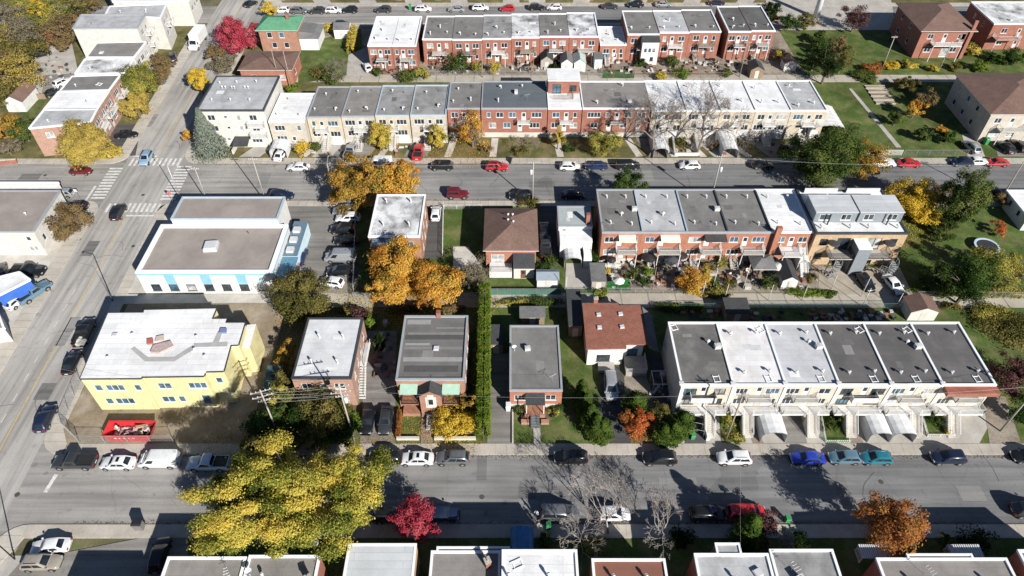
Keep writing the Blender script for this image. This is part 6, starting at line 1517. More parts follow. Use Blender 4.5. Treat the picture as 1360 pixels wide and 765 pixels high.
# ================================================================== vegetation
BARK = plain('bark', (.15, .12, .095), .95, var=.3, scale=4); BARKP = plain('pale_bark', (.33, .30, .265), .95, var=.25, scale=4)
TWIG = plain('grey_twigs', (.31, .275, .245), .9, var=.25, scale=2)
TWIGB = plain('brown_twigs', (.20, .165, .14), .9, var=.25, scale=2)
PAL = {
 'yellow': [(.12, .14, .03), (.32, .28, .05), (.52, .41, .08), (.60, .47, .11), (.48, .32, .07)],
 'maple': [(.06, .09, .02), (.13, .155, .03), (.29, .28, .05), (.47, .41, .08), (.58, .48, .10), (.60, .45, .085)],
 'gold': [(.40, .27, .03), (.60, .42, .05), (.66, .49, .07), (.50, .33, .05)],
 'orange': [(.30, .14, .03), (.50, .24, .04), (.60, .32, .06), (.60, .40, .08), (.26, .17, .04)],
 'orangegreen': [(.08, .09, .022), (.26, .16, .035), (.44, .24, .045), (.42, .28, .06), (.15, .15, .035)],
 'rust': [(.17, .07, .03), (.31, .12, .04), (.42, .18, .055), (.24, .15, .045)],
 'red': [(.25, .04, .04), (.42, .07, .06), (.48, .12, .09), (.32, .06, .06)],
 'pinkred': [(.28, .03, .05), (.44, .06, .09), (.52, .12, .14)],
 'redorange': [(.32, .08, .035), (.50, .13, .045), (.54, .20, .06), (.25, .12, .04)],
 'green': [(.022, .045, .012), (.04, .075, .018), (.065, .11, .026), (.10, .14, .038)],
 'midgreen': [(.035, .06, .016), (.065, .10, .025), (.11, .145, .038), (.16, .175, .05)],
 'olive': [(.06, .062, .02), (.115, .11, .032), (.19, .165, .05), (.25, .20, .07)],
 'yellowgreen': [(.10, .12, .03), (.21, .21, .05), (.36, .32, .075), (.44, .38, .09)],
 'cedar': [(.028, .055, .012), (.052, .09, .018), (.085, .13, .025), (.11, .155, .03)],
 'lime': [(.07, .12, .018), (.12, .185, .026), (.17, .235, .033), (.19, .21, .04)],
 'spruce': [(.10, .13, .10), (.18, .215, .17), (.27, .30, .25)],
 'dark': [(.014, .026, .009), (.026, .044, .013), (.042, .06, .018)],
 'purple': [(.06, .03, .03), (.12, .055, .055), (.17, .09, .08)],
 'brown': [(.13, .09, .045), (.21, .145, .07), (.27, .19, .095), (.13, .125, .045)],
 'ochre': [(.24, .19, .05), (.40, .30, .075), (.50, .38, .10), (.28, .24, .06)],
 'greybrown': [(.14, .12, .08), (.21, .18, .125), (.26, .22, .15), (.13, .125, .065)],
}
def lm(k): return leafmat('leaves_' + k, PAL[k], .42)
NR = np.random.default_rng(5)
def leaf_mesh(name, cen, nrm, size, tint, mat, asp=1.5):
    """one small folded leaf blade per centre"""
    n = len(cen)
    nrm = nrm / (np.linalg.norm(nrm, axis=1, keepdims=True) + 1e-9)
    r = NR.normal(size=(n, 3)); u = np.cross(nrm, r); u /= (np.linalg.norm(u, axis=1, keepdims=True) + 1e-9); w = np.cross(nrm, u)
    s = (size * NR.uniform(.65, 1.35, n))[:, None]
    a, b = u * s * asp * .5, w * s * .5
    v = np.stack([cen - a, cen + b * .9 - nrm * s * .12, cen + a, cen - b * .9 - nrm * s * .12], 1).reshape(-1, 3).astype(np.float32)
    me = bpy.data.meshes.new(name)
    me.vertices.add(4 * n); me.vertices.foreach_set('co', v.ravel())
    me.loops.add(4 * n); me.loops.foreach_set('vertex_index', np.arange(4 * n, dtype=np.int32))
    me.polygons.add(n); me.polygons.foreach_set('loop_start', np.arange(0, 4 * n, 4, dtype=np.int32))
    at = me.attributes.new('tint', 'FLOAT', 'FACE'); at.data.foreach_set('value', np.clip(tint, 0, 1).astype(np.float32))
    me.materials.append(mat); me.update(); return me
def crown_points(rx, ry, rz, nclump, nleaf, clump=.30, shell=.55, flat=.75, low=-.75):
    """clumps through an ellipsoid, leaves round each clump; returns centres, normals, tint, clump centres"""
    C = []
    while len(C) < nclump:
        p = NR.normal(size=3); p /= np.linalg.norm(p); q = p * (shell + (1 - shell) * NR.random() ** .6) if NR.random() < .8 else p * NR.random() * shell
        if q[2] < low: continue
        q = q * (1 + .16 * math.sin(3 * math.atan2(q[1], q[0]) + nclump) + .1 * NR.normal())
        C.append(q)
    C = np.array(C); k = NR.integers(0, nclump, nleaf)
    cs = clump * NR.uniform(.6, 1.35, nclump)
    d = NR.normal(size=(nleaf, 3)); d /= np.linalg.norm(d, axis=1, keepdims=True); d *= (NR.random(nleaf) ** .45)[:, None]
    d[:, 2] *= flat
    p = C[k] + d * cs[k][:, None] * np.where(NR.random(nleaf) < .18, 1.4, 1.0)[:, None]
    nr = d + C[k] * .5 + np.array([0, 0, .55]) + NR.normal(size=(nleaf, 3)) * .55
    ct = NR.random(nclump)
    ph = NR.random(3) * 6
    tint = .38 * ct[k] + .3 * NR.random(nleaf) + .32 * (.5 + .5 * np.sin(p[:, 0] * 2.6 + p[:, 1] * 1.3 + ph[0]) * np.sin(p[:, 1] * 2.2 - p[:, 2] * 1.6 + ph[1]))
    tint = (tint - .5) * 1.45 + .5
    S = np.array([rx, ry, rz]); return p * S, nr, tint, C * S
def limb(mb, p, q, r0, r1, bend=.12, seg=3, n=5):
    p, q = Vector(p), Vector(q); L = (q - p).length; prev = p
    off = Vector(NR.normal(size=3)) * L * bend
    for i in range(1, seg + 1):
        f = i / seg; c = p.lerp(q, f) + off * (f * (1 - f) * 2); mb.tube(prev, c, r0 + (r1 - r0) * (i - 1) / seg, r0 + (r1 - r0) * f, n, False); prev = c
def tree(label, px, py, r, h, pal, nleaf=5000, size=.26, trunk=None, lean=(0, 0), clump=.30, nclump=None, name='tree', bark=BARK, rz=None, ry=None, shell=.55, cat='tree', ground=None, group=None, asp=1.5, low=-.75, root=None):
    """px,py = the picture place of the crown centre; the tree stands under it. r crown radius, h total height"""
    rz = rz or min(h * .42, r * 1.05); zc = h - rz
    x, y = P(px, py, zc)
    gx, gy = (x + lean[0], y + lean[1]) if ground is None else ground
    own = root is None
    if own: root = empty(name, (gx, gy, 0.05), label, cat, group)
    else: gx, gy = root.location.x, root.location.y
    nclump = nclump or int(18 + r * 9)
    nleaf = int(nleaf * 1.7); size *= .74
    p, nr, t, C = crown_points(r, ry or r, rz, nclump, nleaf, clump, shell, low=low)
    c = np.array([x - gx, y - gy, zc])
    link('crown', leaf_mesh('crown', p + c, nr, size, t, lm(pal), asp), root)
    mb = MB(); tr = trunk or max(.07, .035 * h * (r / max(1, h * .4)) ** .5)
    fork = Vector((c[0] * .35, c[1] * .35, max(.6, zc - rz * .72)))
    limb(mb, (0, 0, -.1 if own else zc * .3), fork, tr, tr * .72, .04, 3, 8)
    idx = NR.permutation(len(C))[:min(len(C), 10 + int(r * 2))]
    mids = []
    for a in range(5):
        ang = a * 1.257 + NR.random(); mid = fork + Vector((math.cos(ang) * r * .35, math.sin(ang) * r * .35, rz * .55)); mid.x += c[0] * .3; mid.y += c[1] * .3
        limb(mb, fork, mid, tr * .6, tr * .34, .1, 3, 6); mids.append(mid)
    for i in idx:
        q = Vector(C[i] + c); m = min(mids, key=lambda v: (v - q).length); limb(mb, m, q, tr * .3, tr * .06, .14, 3, 4)
    link('trunk' if own else 'limb', mb.mesh('trunk', bark), root)
    return root
def bush(label, px, py, r, h, pal, nleaf=900, size=.2, name='shrub', ry=None, group=None, clump=.42, asp=1.5):
    x, y = P(px, py, h * .5)
    root = empty(name, (x, y, 0.05), label, 'shrub', group)
    p, nr, t, C = crown_points(r, ry or r, h * .55, int(8 + r * 8), nleaf, clump, .5, low=-.6)
    p[:, 2] += h * .5; p[:, 2] = np.maximum(p[:, 2], .04)
    link('foliage', leaf_mesh('foliage', p, nr, size, t, lm(pal), asp), root)
    mb = MB()
    for i in range(min(6, len(C))): limb(mb, (0, 0, 0), (C[i][0], C[i][1], C[i][2] + h * .5), .04, .012, .1, 2, 4)
    link('stem', mb.mesh('stem', BARK), root); return root
def column(label, px, py, r, h, pal='cedar', nleaf=2600, size=.17, name='cedar', taper=.9, group=None):
    """dense upright evergreen; px,py is its foot"""
    x, y = P(px, py)
    root = empty(name, (x, y, 0.05), label, 'cedar', group)
    z = NR.random(nleaf) ** .9; a = NR.random(nleaf) * 6.283
    R0 = r * np.minimum(1, (1 - z) ** .55 * 1.25 * taper + .08) * (1 + .18 * np.sin(a * 3 + z * 9)) * (NR.random(nleaf) ** .28) * (1 + .15 * np.sin(z * 40 + a * 2))
    p = np.stack([R0 * np.cos(a), R0 * np.sin(a), z * h + .1], 1); nr = np.stack([np.cos(a), np.sin(a), .6 + 0 * a], 1) + NR.normal(size=(nleaf, 3)) * .45
    t = .5 * NR.random(nleaf) + .5 * (.5 + .5 * np.sin(a * 2 + z * 11 + px))
    link('foliage', leaf_mesh('foliage', p, nr, size, t, lm(pal), 1.8), root)
    link('trunk', MB().tube((0, 0, -.1), (0, 0, h * .8), .09, .02, 6).mesh('trunk', BARK), root); return root
def spruce(label, px, py, r, h, pal='spruce', nleaf=9000, size=.24):
    x, y = P(px, py)
    root = empty('spruce_tree', (x, y, .05), label, 'tree')
    lay = 22; k = NR.integers(0, lay, nleaf); ang = NR.integers(0, 13, nleaf) * (6.283 / 13) + k * .8 + NR.normal(size=nleaf) * .13
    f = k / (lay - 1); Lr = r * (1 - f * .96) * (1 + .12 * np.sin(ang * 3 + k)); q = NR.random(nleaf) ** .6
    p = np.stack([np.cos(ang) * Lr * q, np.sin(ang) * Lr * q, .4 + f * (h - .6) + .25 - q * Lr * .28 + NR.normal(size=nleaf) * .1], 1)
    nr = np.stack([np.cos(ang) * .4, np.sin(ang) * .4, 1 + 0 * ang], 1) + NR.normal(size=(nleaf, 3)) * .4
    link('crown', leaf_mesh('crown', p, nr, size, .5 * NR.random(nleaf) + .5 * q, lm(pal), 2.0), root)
    link('trunk', MB().tube((0, 0, -.1), (0, 0, h * .95), r * .07, .02, 8).mesh('trunk', BARK), root); return root
def bare(label, px, py, h, r, bark=TWIG, seed=1, depth=6, name='bare_tree', ground=None, r0=None, forks=3, root=None):
    """leafless tree; px,py is the foot"""
    x, y = P(px, py) if ground is None else ground
    own = root is None; root = root or empty(name, (x, y, .05), label, 'tree'); rnd = random.Random(seed); mb = MB(); tw = MB()
    def grow(p, d, L, rad, lev):
        tgt = mb if lev < 3 else tw; seg = 2
        for s in range(seg):
            d2 = (d + Vector((rnd.gauss(0, .13), rnd.gauss(0, .13), rnd.gauss(.03, .08)))).normalized(); q = p + d2 * (L / seg)
            tgt.tube(p, q, max(.013, rad * (1 - .2 * s)), max(.012, rad * (.8 - .2 * s)), 6 if lev < 2 else (4 if lev < 4 else 3), False); p, d = q, d2
        if lev >= depth: return
        for i in range(forks if lev else 5):
            a = rnd.uniform(0, 6.283); sp = rnd.uniform(.35, .85) if lev else rnd.uniform(.4, .8)
            u = d.orthogonal().normalized(); v = d.cross(u)
            nd = (d * math.cos(sp) + (u * math.cos(a) + v * math.sin(a)) * math.sin(sp)); nd.x *= r / (h * .5); nd.y *= r / (h * .5); nd.normalize()
            grow(p, nd, L * rnd.uniform(.62, .88), rad * .58, lev + 1)
        if lev > 1 and rnd.random() < .6: grow(p, d, L * .7, rad * .6, lev + 1)
    grow(Vector((0, 0, -.1)), Vector((rnd.uniform(-.08, .08), rnd.uniform(-.08, .08), 1)), h * .26, r0 or h * .015, 0)
    link('trunk' if own else 'bare_limbs', mb.mesh('trunk', bark), root); link('twigs', tw.mesh('twigs', bark), root); return root
def hedge(label, pts, w, h, pal, dens=260, size=.17, name='hedge', foot=True):
    """clipped or loose hedge along ground points"""
    g = [Vector(P(a, b)) for a, b in pts]
    root = empty(name, (g[0].x, g[0].y, .05), label, 'hedge')
    P_, N_l, T_ = [], [], []
    st = MB()
    for a, b in zip(g, g[1:]):
        L = (b - a).length; n = int(dens * L * (w + h)); f = NR.random(n); s = NR.uniform(-1, 1, n); z = NR.random(n) ** .75
        wob = 1 + .09 * np.sin(f * L * 1.7 + 2 * np.sin(f * L * .6)) + .04 * np.sin(f * L * 5.7 + z * 5) ; top = h * (1 + .03 * np.sin(f * L * 1.3) + .02 * np.sin(f * L * 4))
        edge = np.sign(s) * np.abs(s) ** .35 * w / 2 * wob * np.minimum(1, (1.02 - z) ** .35 * 1.15)
        d = (b - a).normalized(); nx, ny = -d.y, d.x
        zz = np.where(NR.random(n) < .4, 1 - .12 * NR.random(n), z) * top
        p = np.stack([a.x - g[0].x + d.x * f * L + nx * edge, a.y - g[0].y + d.y * f * L + ny * edge, zz], 1)
        P_.append(p); N_l.append(np.stack([nx * s, ny * s, .7 + 0 * s], 1) + NR.normal(size=(n, 3)) * .45); T_.append(.55 * NR.random(n) + .45 * (.5 + .5 * np.sin(f * L * 2.3 + z * 3)))
        k = int(L / 1.2)
        for i in range(k + 1): q = a.lerp(b, i / max(1, k)) - g[0]; st.tube((q.x, q.y, 0), (q.x, q.y, h * .8), .05, .015, 5)
    link('foliage', leaf_mesh('foliage', np.concatenate(P_), np.concatenate(N_l), size, np.concatenate(T_), lm(pal), 1.7), root)
    link('stems', st.mesh('stems', BARK), root)['kind'] = 'stuff'
    return root

# ---- the big yellow maple and neighbours by the near street
gx, gy = P(421, 722)
big = tree('huge yellow-green maple overhanging the near street, lower left', 372, 668, 9.6, 15.0, 'maple', 88000, .21, .42, ground=(gx, gy), clump=.15, nclump=185, rz=5.6, ry=6.2, shell=.42, bark=BARKP, name='maple_tree')
tree('', 466, 642, 4.4, 12.5, 'maple', 22000, .21, .2, root=big, clump=.21, nclump=80, rz=3.2, bark=BARKP, name='maple_tree')
tree('crimson small tree on the south kerb of the near street', 549, 690, 2.7, 4.8, 'pinkred', 5200, .2, clump=.24, nclump=60, rz=1.7, name='ornamental_tree')
bare('bare grey tree in front of the white car on the near street', 808, 708, 9.4, 5.2, TWIG, 3, 7, forks=2)
bare('bare grey tree right of the other, at the white-edged grey roof', 872, 728, 8.4, 4.8, TWIG, 8, 7, forks=2)
bare('bare grey tree behind the first two, by the red-brown roof', 772, 716, 7.0, 4.0, TWIG, 14, 5)
tree('rust-brown round tree on the south side of the near street', 1186, 692, 3.6, 8.4, 'rust', 8500, .24, clump=.27, nclump=70, rz=2.8)
tree('purple-leaved shrub tree beside the red car', 1012, 700, 2.2, 3.8, 'purple', 2200, .2, nclump=30)
column('pointed green conifer in front of the red car', 986, 722, 1.7, 6.8, 'cedar', 3600, .2, 'conifer', .95)
bare('small bare pinkish tree right of the purple shrub', 1030, 722, 4.5, 2.6, TWIG, 21, 5)
for i, (a, b, r, h, pl, lb) in enumerate(((905, 716, 1.4, 1.6, 'dark', 'dark low shrub beside the bottom bay house'), (790, 722, 1.2, 1.4, 'yellowgreen', 'yellowish low shrub under the bare trees'), (726, 716, .8, 1.0, 'midgreen', 'small green shrub by the blue tarp shelter'), (1060, 720, 1.2, 1.1, 'dark', 'low dark shrub behind the white-edged grey roof'), (1300, 718, 2.2, 1.4, 'dark', 'wide dark shrub between the two striped canopies'), (1258, 722, 1.0, 1.2, 'midgreen', 'small shrub near the corner brick house'))): bush(lb, a, b, r, h, pl, 900)
# ---- shrubs at the power poles, left of the near block
tree('olive bushy tree between the two power poles', 428, 550, 3.4, 7.0, 'olive', 8000, .24, nclump=70)
tree('dark evergreen thicket tree behind the maple crown', 395, 556, 3.0, 5.6, 'green', 6000, .24, nclump=50)
for i, (a, b, r, h, pl) in enumerate(((352, 562, 2.4, 5.0, 'green'), (412, 580, 2.2, 4.6, 'olive'), (372, 584, 2.0, 4.0, 'green'), (452, 574, 1.9, 4.2, 'green'), (340, 592, 2.2, 4.0, 'olive'))):
    tree(('dark thicket tree at the left power pole foot', 'olive thicket tree behind the maple top', 'low dark thicket tree at the sidewalk behind the maple', 'dark thicket tree left of the clipped cedar', 'olive thicket tree at the edge of the bare ground')[i], a, b, r, h, pl, 4200, .23, nclump=40)
tree('shaded dark green tree right of the power pole', 447, 556, 2.4, 5.0, 'green', 4200, .22, nclump=34)
tree('small green tree in front of the dark tarp beside the left power pole', 376, 528, 2.0, 5.6, 'yellowgreen', 3000, .22, nclump=26)
column('bright green clipped cedar beside the two black cars', 469, 566, 1.25, 3.4, 'lime', 2600, .16)
tree('olive-green round tree at the lane behind the commercial building', 400, 394, 4.4, 8.0, 'olive', 11000, .26, clump=.26, nclump=80, rz=3.6)
bush('dark red shrub behind the rose brick house', 477, 419, 1.5, 1.8, 'purple', 1000); bush('green shrub by the back corner of the rose brick house', 489, 428, 1.0, 1.8, 'lime', 700)
for i, (a, b, r, h, pl, lb) in enumerate(((383, 470, 1.8, 4.2, 'orangegreen', 'orange-brown shrubby tree left of the rose brick house'), (378, 500, 1.6, 4.0, 'olive', 'olive shrub tree in the gap beside the yellow building'), (371, 492, 1.2, 2.2, 'gold', 'small golden shrub beside the yellow building'), (500, 455, 1.3, 3.8, 'dark', 'dark shrub in the shaded drive behind the duplex'))): tree(lb, a, b, r, h, pl, 1800, .22, nclump=22, name='shrub_tree')
# ---- near block gardens
hedge('tall narrow lime-green cedar hedge beside the bungalow drive', [(642.5, 584), (644.5, 402)], 1.9, 4.6, 'lime', 330, .16)
tree('golden shrub in front of the gabled duplex', 603, 556, 3.0, 3.6, 'gold', 5200, .2, clump=.3, nclump=46, rz=1.7, name='golden_shrub')
tree('pale pinkish shrub climbing the gabled duplex wall', 596, 530, 1.8, 4.2, 'orangegreen', 1200, .18, nclump=20, name='shrub_tree')
tree('golden-brown slim tree at the right corner of the gabled duplex', 625, 536, 1.1, 4.8, 'orangegreen', 1500, .18, nclump=18, name='shrub_tree')
hedge('low red-leaved hedge edging the duplex lawn', [(529, 583), (531, 548)], .7, .8, 'rust', 260, .14)
for i, (a, b, r, h) in enumerate(((772, 545, 1.1, 5.4), (776, 556, 1.15, 5.6), (782, 570, 1.2, 5.6), (790, 580, 1.3, 5.0), (800, 583, 1.3, 4.6), (771, 534, 1.05, 5.0))):
    column('green cedar in the row right of the bungalow lawn, %s' % ('third from the back', 'fourth from the back', 'tallest of the row', 'second nearest the street', 'nearest the cottage drive', 'rearmost')[i], a, b, r, h, 'cedar', 3600, .16, taper=.92)
for i, (a, b, r, h) in enumerate(((843, 546, 1.7, 3.8), (893, 583, 1.5, 3.8), (880, 584, 1.4, 3.2), (904, 572, 1.6, 4.0))):
    column(('rounded green cedar beside the cottage terrace', 'green cedar beside the first cream house drive', 'lower green cedar right of the red-orange tree', 'tall green cedar against the cream house corner')[i], a, b, r, h, 'cedar', 3400, .17, taper=1.2)
tree('red-orange small maple by the cottage drive', 847, 563, 2.1, 4.0, 'redorange', 4600, .19, clump=.27, nclump=44, rz=1.7)
tree('yellowish reed-like shrub tree behind the cedars', 878, 552, 1.6, 3.8, 'olive', 1800, .18, nclump=22, name='shrub_tree')
for i, (a, b, r, h, pl, lb) in enumerate(((690, 545, .9, 1.0, 'midgreen', 'small green shrub left of the bungalow porch'), (735, 547, .9, .9, 'yellowgreen', 'pale flowering shrub right of the bungalow porch'), (703, 552, .5, .6, 'rust', 'tiny red shrub beside the bungalow planter'), (745, 541, .7, 1.3, 'green', 'dark shrub at the right corner of the bungalow'), (697, 553, .6, .6, 'purple', 'tiny purple shrub left of the bungalow steps'),
   (966, 560, 1.0, 1.6, 'yellowgreen', 'yellow-green shrub in the first front garden of the cream row'), (975, 580, 1.3, .9, 'yellowgreen', 'pale low plants in the first front garden of the cream row'), (981, 552, .9, 1.6, 'green', 'dark shrub near the cream row steps'), (1110, 556, .9, 1.6, 'green', 'dark green shrub in the middle front garden of the cream row'), (1103, 566, 1.1, .7, 'midgreen', 'low green plants in the middle front garden of the cream row'), (1128, 566, .6, .9, 'gold', 'tiny yellow shrub by the cream row paver walk'), (1246, 556, 1.2, 1.7, 'green', 'dark shrub in the right front garden of the cream row'), (1232, 545, .7, 1.3, 'midgreen', 'small shrub at the steps of the fifth cream house'), (1259, 572, .6, .9, 'gold', 'tiny yellow shrub at the edge of the right front garden'))): bush(lb, a, b, r, h, pl, 650, .15)
tree('dark red shrubby tree right of the cream row', 1350, 500, 3.6, 4.4, 'purple', 5200, .22, nclump=46); bush('broad green vegetable patch right of the cream row', 1335, 435, 4.6, 1.1, 'olive', 3200, .22, ry=3.2); bush('yellow-green bramble by the lane on the right', 1318, 415, 3.2, 1.2, 'yellowgreen', 2200, .2, ry=1.8)
tree('green tree at the right frame edge beside the side driveway', 1362, 545, 2.6, 4.2, 'green', 2600, .22, nclump=24)
# lane-side vegetation
for i, (a, b, r, h, pl, ry) in enumerate(((690, 402, 3.4, .9, 'yellowgreen', 1.0), (722, 401, 3.2, 1.0, 'midgreen', 1.0), (795, 389, 1.4, 1.2, 'lime', .9), (892, 408, 2.2, 1.0, 'midgreen', .9), (922, 408, 1.6, .9, 'green', .8), (1071, 389, 3.6, 1.0, 'lime', .9), (1100, 390, 1.4, .8, 'midgreen', .7), (1262, 388, 6.0, 1.3, 'midgreen', 1.0), (1330, 388, 5.0, 1.3, 'yellowgreen', 1.1), (1265, 408, 1.6, .9, 'olive', .8), (460, 411, 2.2, 1.0, 'olive', .9), (540, 410, 2.4, 1.0, 'olive', .8), (600, 410, 2.2, .9, 'brown', .8), (950, 392, 2.4, .9, 'olive', .7))):
    bush(('yellow-flowered weeds along the lane behind the bungalow', 'tall green weeds along the lane behind the bungalow', 'bright green bush at the lane gate', 'green weeds behind the cream row', 'small green clump behind the cream row', 'bright green hedge bed before the black-roofed white shed', 'low clump beside the rear parking', 'wild green growth along the lane fence on the right', 'yellowish growth along the lane at the right edge', 'small growth by the brown-roofed lane shed', 'low growth by the lane behind the rose brick house', 'low growth by the lane behind the gabled duplex', 'brown weeds by the lane behind the tall hedge', 'olive weeds along the lane fence of the brick row')[i], a, b, r, h, pl, int(500 + 500 * r), .17, ry=ry)
# ---- middle block
om = tree('tall three-lobed orange maple in front of the stained-roof brick house', 527, 352, 4.0, 9.5, 'orange', 13000, .26, clump=.26, nclump=80, rz=4.0, name='maple_tree')
tree('', 577, 377, 4.0, 8.0, 'orange', 12000, .26, clump=.27, nclump=76, rz=3.0, root=om, name='maple_tree')
tree('', 522, 380, 3.4, 7.0, 'orange', 9000, .26, clump=.28, nclump=60, rz=2.6, root=om, name='maple_tree')
sm = tree('wide orange-green maple standing over the second street kerb', 473, 243, 5.0, 9.5, 'orangegreen', 12000, .32, clump=.25, nclump=90, rz=4.6, name='maple_tree')
tree('', 524, 241, 4.4, 8.0, 'orange', 10000, .32, clump=.25, nclump=80, rz=3.2, root=sm, name='maple_tree')
bare('grey-green thin tree beside the hip roof house patio', 632, 388, 6.0, 3.2, TWIGB, 31, 5); tree('thin olive-leaved tree by the lane beside the patio', 634, 362, 2.6, 6.4, 'greybrown', 1300, .2, nclump=30)
bush('green bush by the lane fence under the thin tree', 634, 384, 1.4, 1.5, 'midgreen', 900); bush('leafy bush beside the dark pickup drive', 730, 346, 1.6, 1.6, 'midgreen', 1200); bush('dark bush right of the hip roof house porch', 722, 358, 1.4, 1.8, 'green', 1000); bush('green bush beside the small white house shelter', 786, 342, 1.2, 1.8, 'green', 800); bush('small bush at the street behind the brown hip roof', 704, 268, 1.8, 1.4, 'olive', 900)
tree('green tree behind the brick row roofs on the second street', 835, 243, 2.6, 8.2, 'green', 3200, .26, nclump=34)
tree('orange-yellow small tree in the brick row gardens', 920, 372, 2.3, 4.6, 'orange', 4200, .2, nclump=44, name='ornamental_tree'); tree('yellow slim tree beside the orange one in the brick row gardens', 934, 366, 1.4, 3.8, 'yellow', 1800, .19, nclump=22)
for i, (a, b, r, h, pl) in enumerate(((842, 364, 1.2, 2.2, 'midgreen'), (857, 374, .9, 2.4, 'green'), (860, 362, .9, 2.0, 'lime'), (947, 372, 1.4, 2.0, 'midgreen'), (959, 348, .9, 2.4, 'yellowgreen'), (952, 386, 1.6, 1.2, 'yellowgreen'), (968, 378, 1.3, 1.6, 'olive'), (1022, 375, 1.4, 2.8, 'midgreen'), (806, 360, .7, .9, 'gold'), (946, 354, 1.0, 1.8, 'brown'), (1078, 368, .9, 1.6, 'olive'))):
    bush(('leafy bush in the second brick row garden', 'dark climbing plant beside the paved garden path', 'bright bush under the brick row balconies', 'green bush right of the orange garden tree', 'yellow-green vine by the third brick house', 'yellowish plants along the brick row lane fence', 'olive shrub in the middle of the brick row gardens', 'green climbing shrub beside the grey gazebo', 'small yellow flower bed by the turf patch', 'brown withered shrub in the brick row gardens', 'olive shrub along the modern duplex boundary')[i], a, b, r, h, pl, 800, .17)
tree('bright yellow tree right of the modern tan duplex', 1212, 262, 4.0, 6.4, 'gold', 9000, .26, clump=.28, nclump=70, rz=2.8); tree('bright yellow low tree crown in front of the other', 1228, 284, 2.4, 4.2, 'gold', 4000, .25, nclump=34, rz=1.7)
tree('tall narrow green tree on the right lawn', 1281, 266, 3.6, 12.0, 'midgreen', 11000, .26, clump=.24, nclump=95, rz=5.6); tree('dark brown shrub between the yellow and the green tree', 1250, 258, 2.4, 4.4, 'brown', 2600, .24, nclump=26)
tree('small orange tree near the trampoline', 1330, 303, 1.5, 2.8, 'redorange', 1300, .2, nclump=20); tree('yellow-green tree in the lower right of the second block', 1322, 352, 3.4, 6.6, 'yellowgreen', 5200, .24, nclump=44); tree('large dark tree shading the right lawn', 1290, 372, 3.8, 9.0, 'green', 6500, .26, nclump=50)
bare('greyish bare shrub by the lane at the right', 1338, 372, 4.0, 2.6, TWIGB, 55, 5)
for i, (a, b, r, h, pl) in enumerate(((1240, 372, 2.6, 3.4, 'green'), (1262, 376, 2.4, 3.6, 'midgreen'), (1350, 360, 2.4, 4.6, 'yellowgreen'), (1250, 312, 1.8, 1.6, 'midgreen'), (1236, 300, 1.2, 1.8, 'dark'), (1260, 300, 1.6, 1.0, 'olive'), (1335, 265, 1.6, 3.2, 'brown'), (1165, 268, 1.4, 2.2, 'dark'))):
    tree(('dense green shrub tree by the lane below the lawn', 'rounded green shrub tree by the lane below the lawn', 'yellow shrub tree at the right frame edge by the lane', 'green bush in the middle of the right lawn', 'dark shrub beneath the yellow tree', 'low olive bush on the right lawn', 'brown shrub at the pale roof on the right edge', 'dark bush behind the modern tan duplex')[i], a, b, r, h, pl, 1800, .22, nclump=22, name='shrub_tree')
# ---- second street trees
tree('columnar yellow street tree in front of the second cream house', 503, 180, 2.4, 6.0, 'yellow', 4600, .24, clump=.3, nclump=44, rz=2.7, name='street_tree'); tree('columnar yellow street tree right of the red pickup', 581, 183, 2.1, 5.2, 'yellow', 3800, .24, clump=.3, nclump=38, rz=2.4, name='street_tree')
tb = tree('thin orange-brown tree before the narrow red brick house', 627, 172, 3.4, 8.0, 'orange', 2600, .26, clump=.3, nclump=60, rz=3.7, shell=.3, name='street_tree'); bare('', 627, 204, 8.0, 3.6, TWIGB, 61, 5, root=tb)
tree('small yellow tree before the penthouse brick house', 741, 183, 1.5, 5.0, 'yellow', 2000, .23, nclump=22, rz=2.2, name='street_tree'); tree('yellow-green round tree left of the bare street trees', 804, 186, 2.9, 6.0, 'yellowgreen', 5200, .25, nclump=46, rz=2.6, name='street_tree')
bare('large bare street tree before the white cream-row roofs, left', 862, 208, 16.5, 9.5, TWIGB, 71, 6, r0=.26); bare('large bare street tree before the white cream-row roofs, right', 926, 206, 16.0, 9.0, TWIGB, 77, 6, r0=.26)
bare('bare purple-brown shrub before the slate blue roof', 700, 203, 5.0, 4.0, TWIGB, 83, 5)
gm = tree('big green maple over the second street on the right', 1096, 208, 6.4, 11.0, 'midgreen', 17000, .30, clump=.24, nclump=120, rz=5.4, name='maple_tree'); tree('smaller green and orange tree right of the big green maple', 1150, 215, 3.8, 7.0, 'orangegreen', 4600, .28, nclump=46, rz=3.2); tree('', 1132, 212, 3.0, 6.4, 'green', 4600, .28, nclump=36, rz=2.8, root=gm)
for i, (a, b, r, h, pl) in enumerate(((401, 196, 1.6, 3.4, 'gold'), (417, 195, 1.2, 2.2, 'midgreen'), (690, 200, 1.6, 1.0, 'olive'), (950, 193, 1.3, 1.4, 'brown'), (905, 188, 1.2, 1.0, 'olive'), (647, 198, 1.2, 1.0, 'brown'), (755, 198, 1.0, 1.0, 'green'), (1040, 200, 1.0, 1.0, 'olive'))):
    bush(('golden shrub before the rose brick house', 'green shrub before the first cream house', 'low shrub on the red brick house lawn', 'brown shrub beside the right white shelter', 'low shrub in the walled front garden', 'brown shrub under the orange-brown tree', 'green shrub before the penthouse house', 'low shrub near the black car on the paved drive')[i], a, b, r, h, pl, 900, .2)
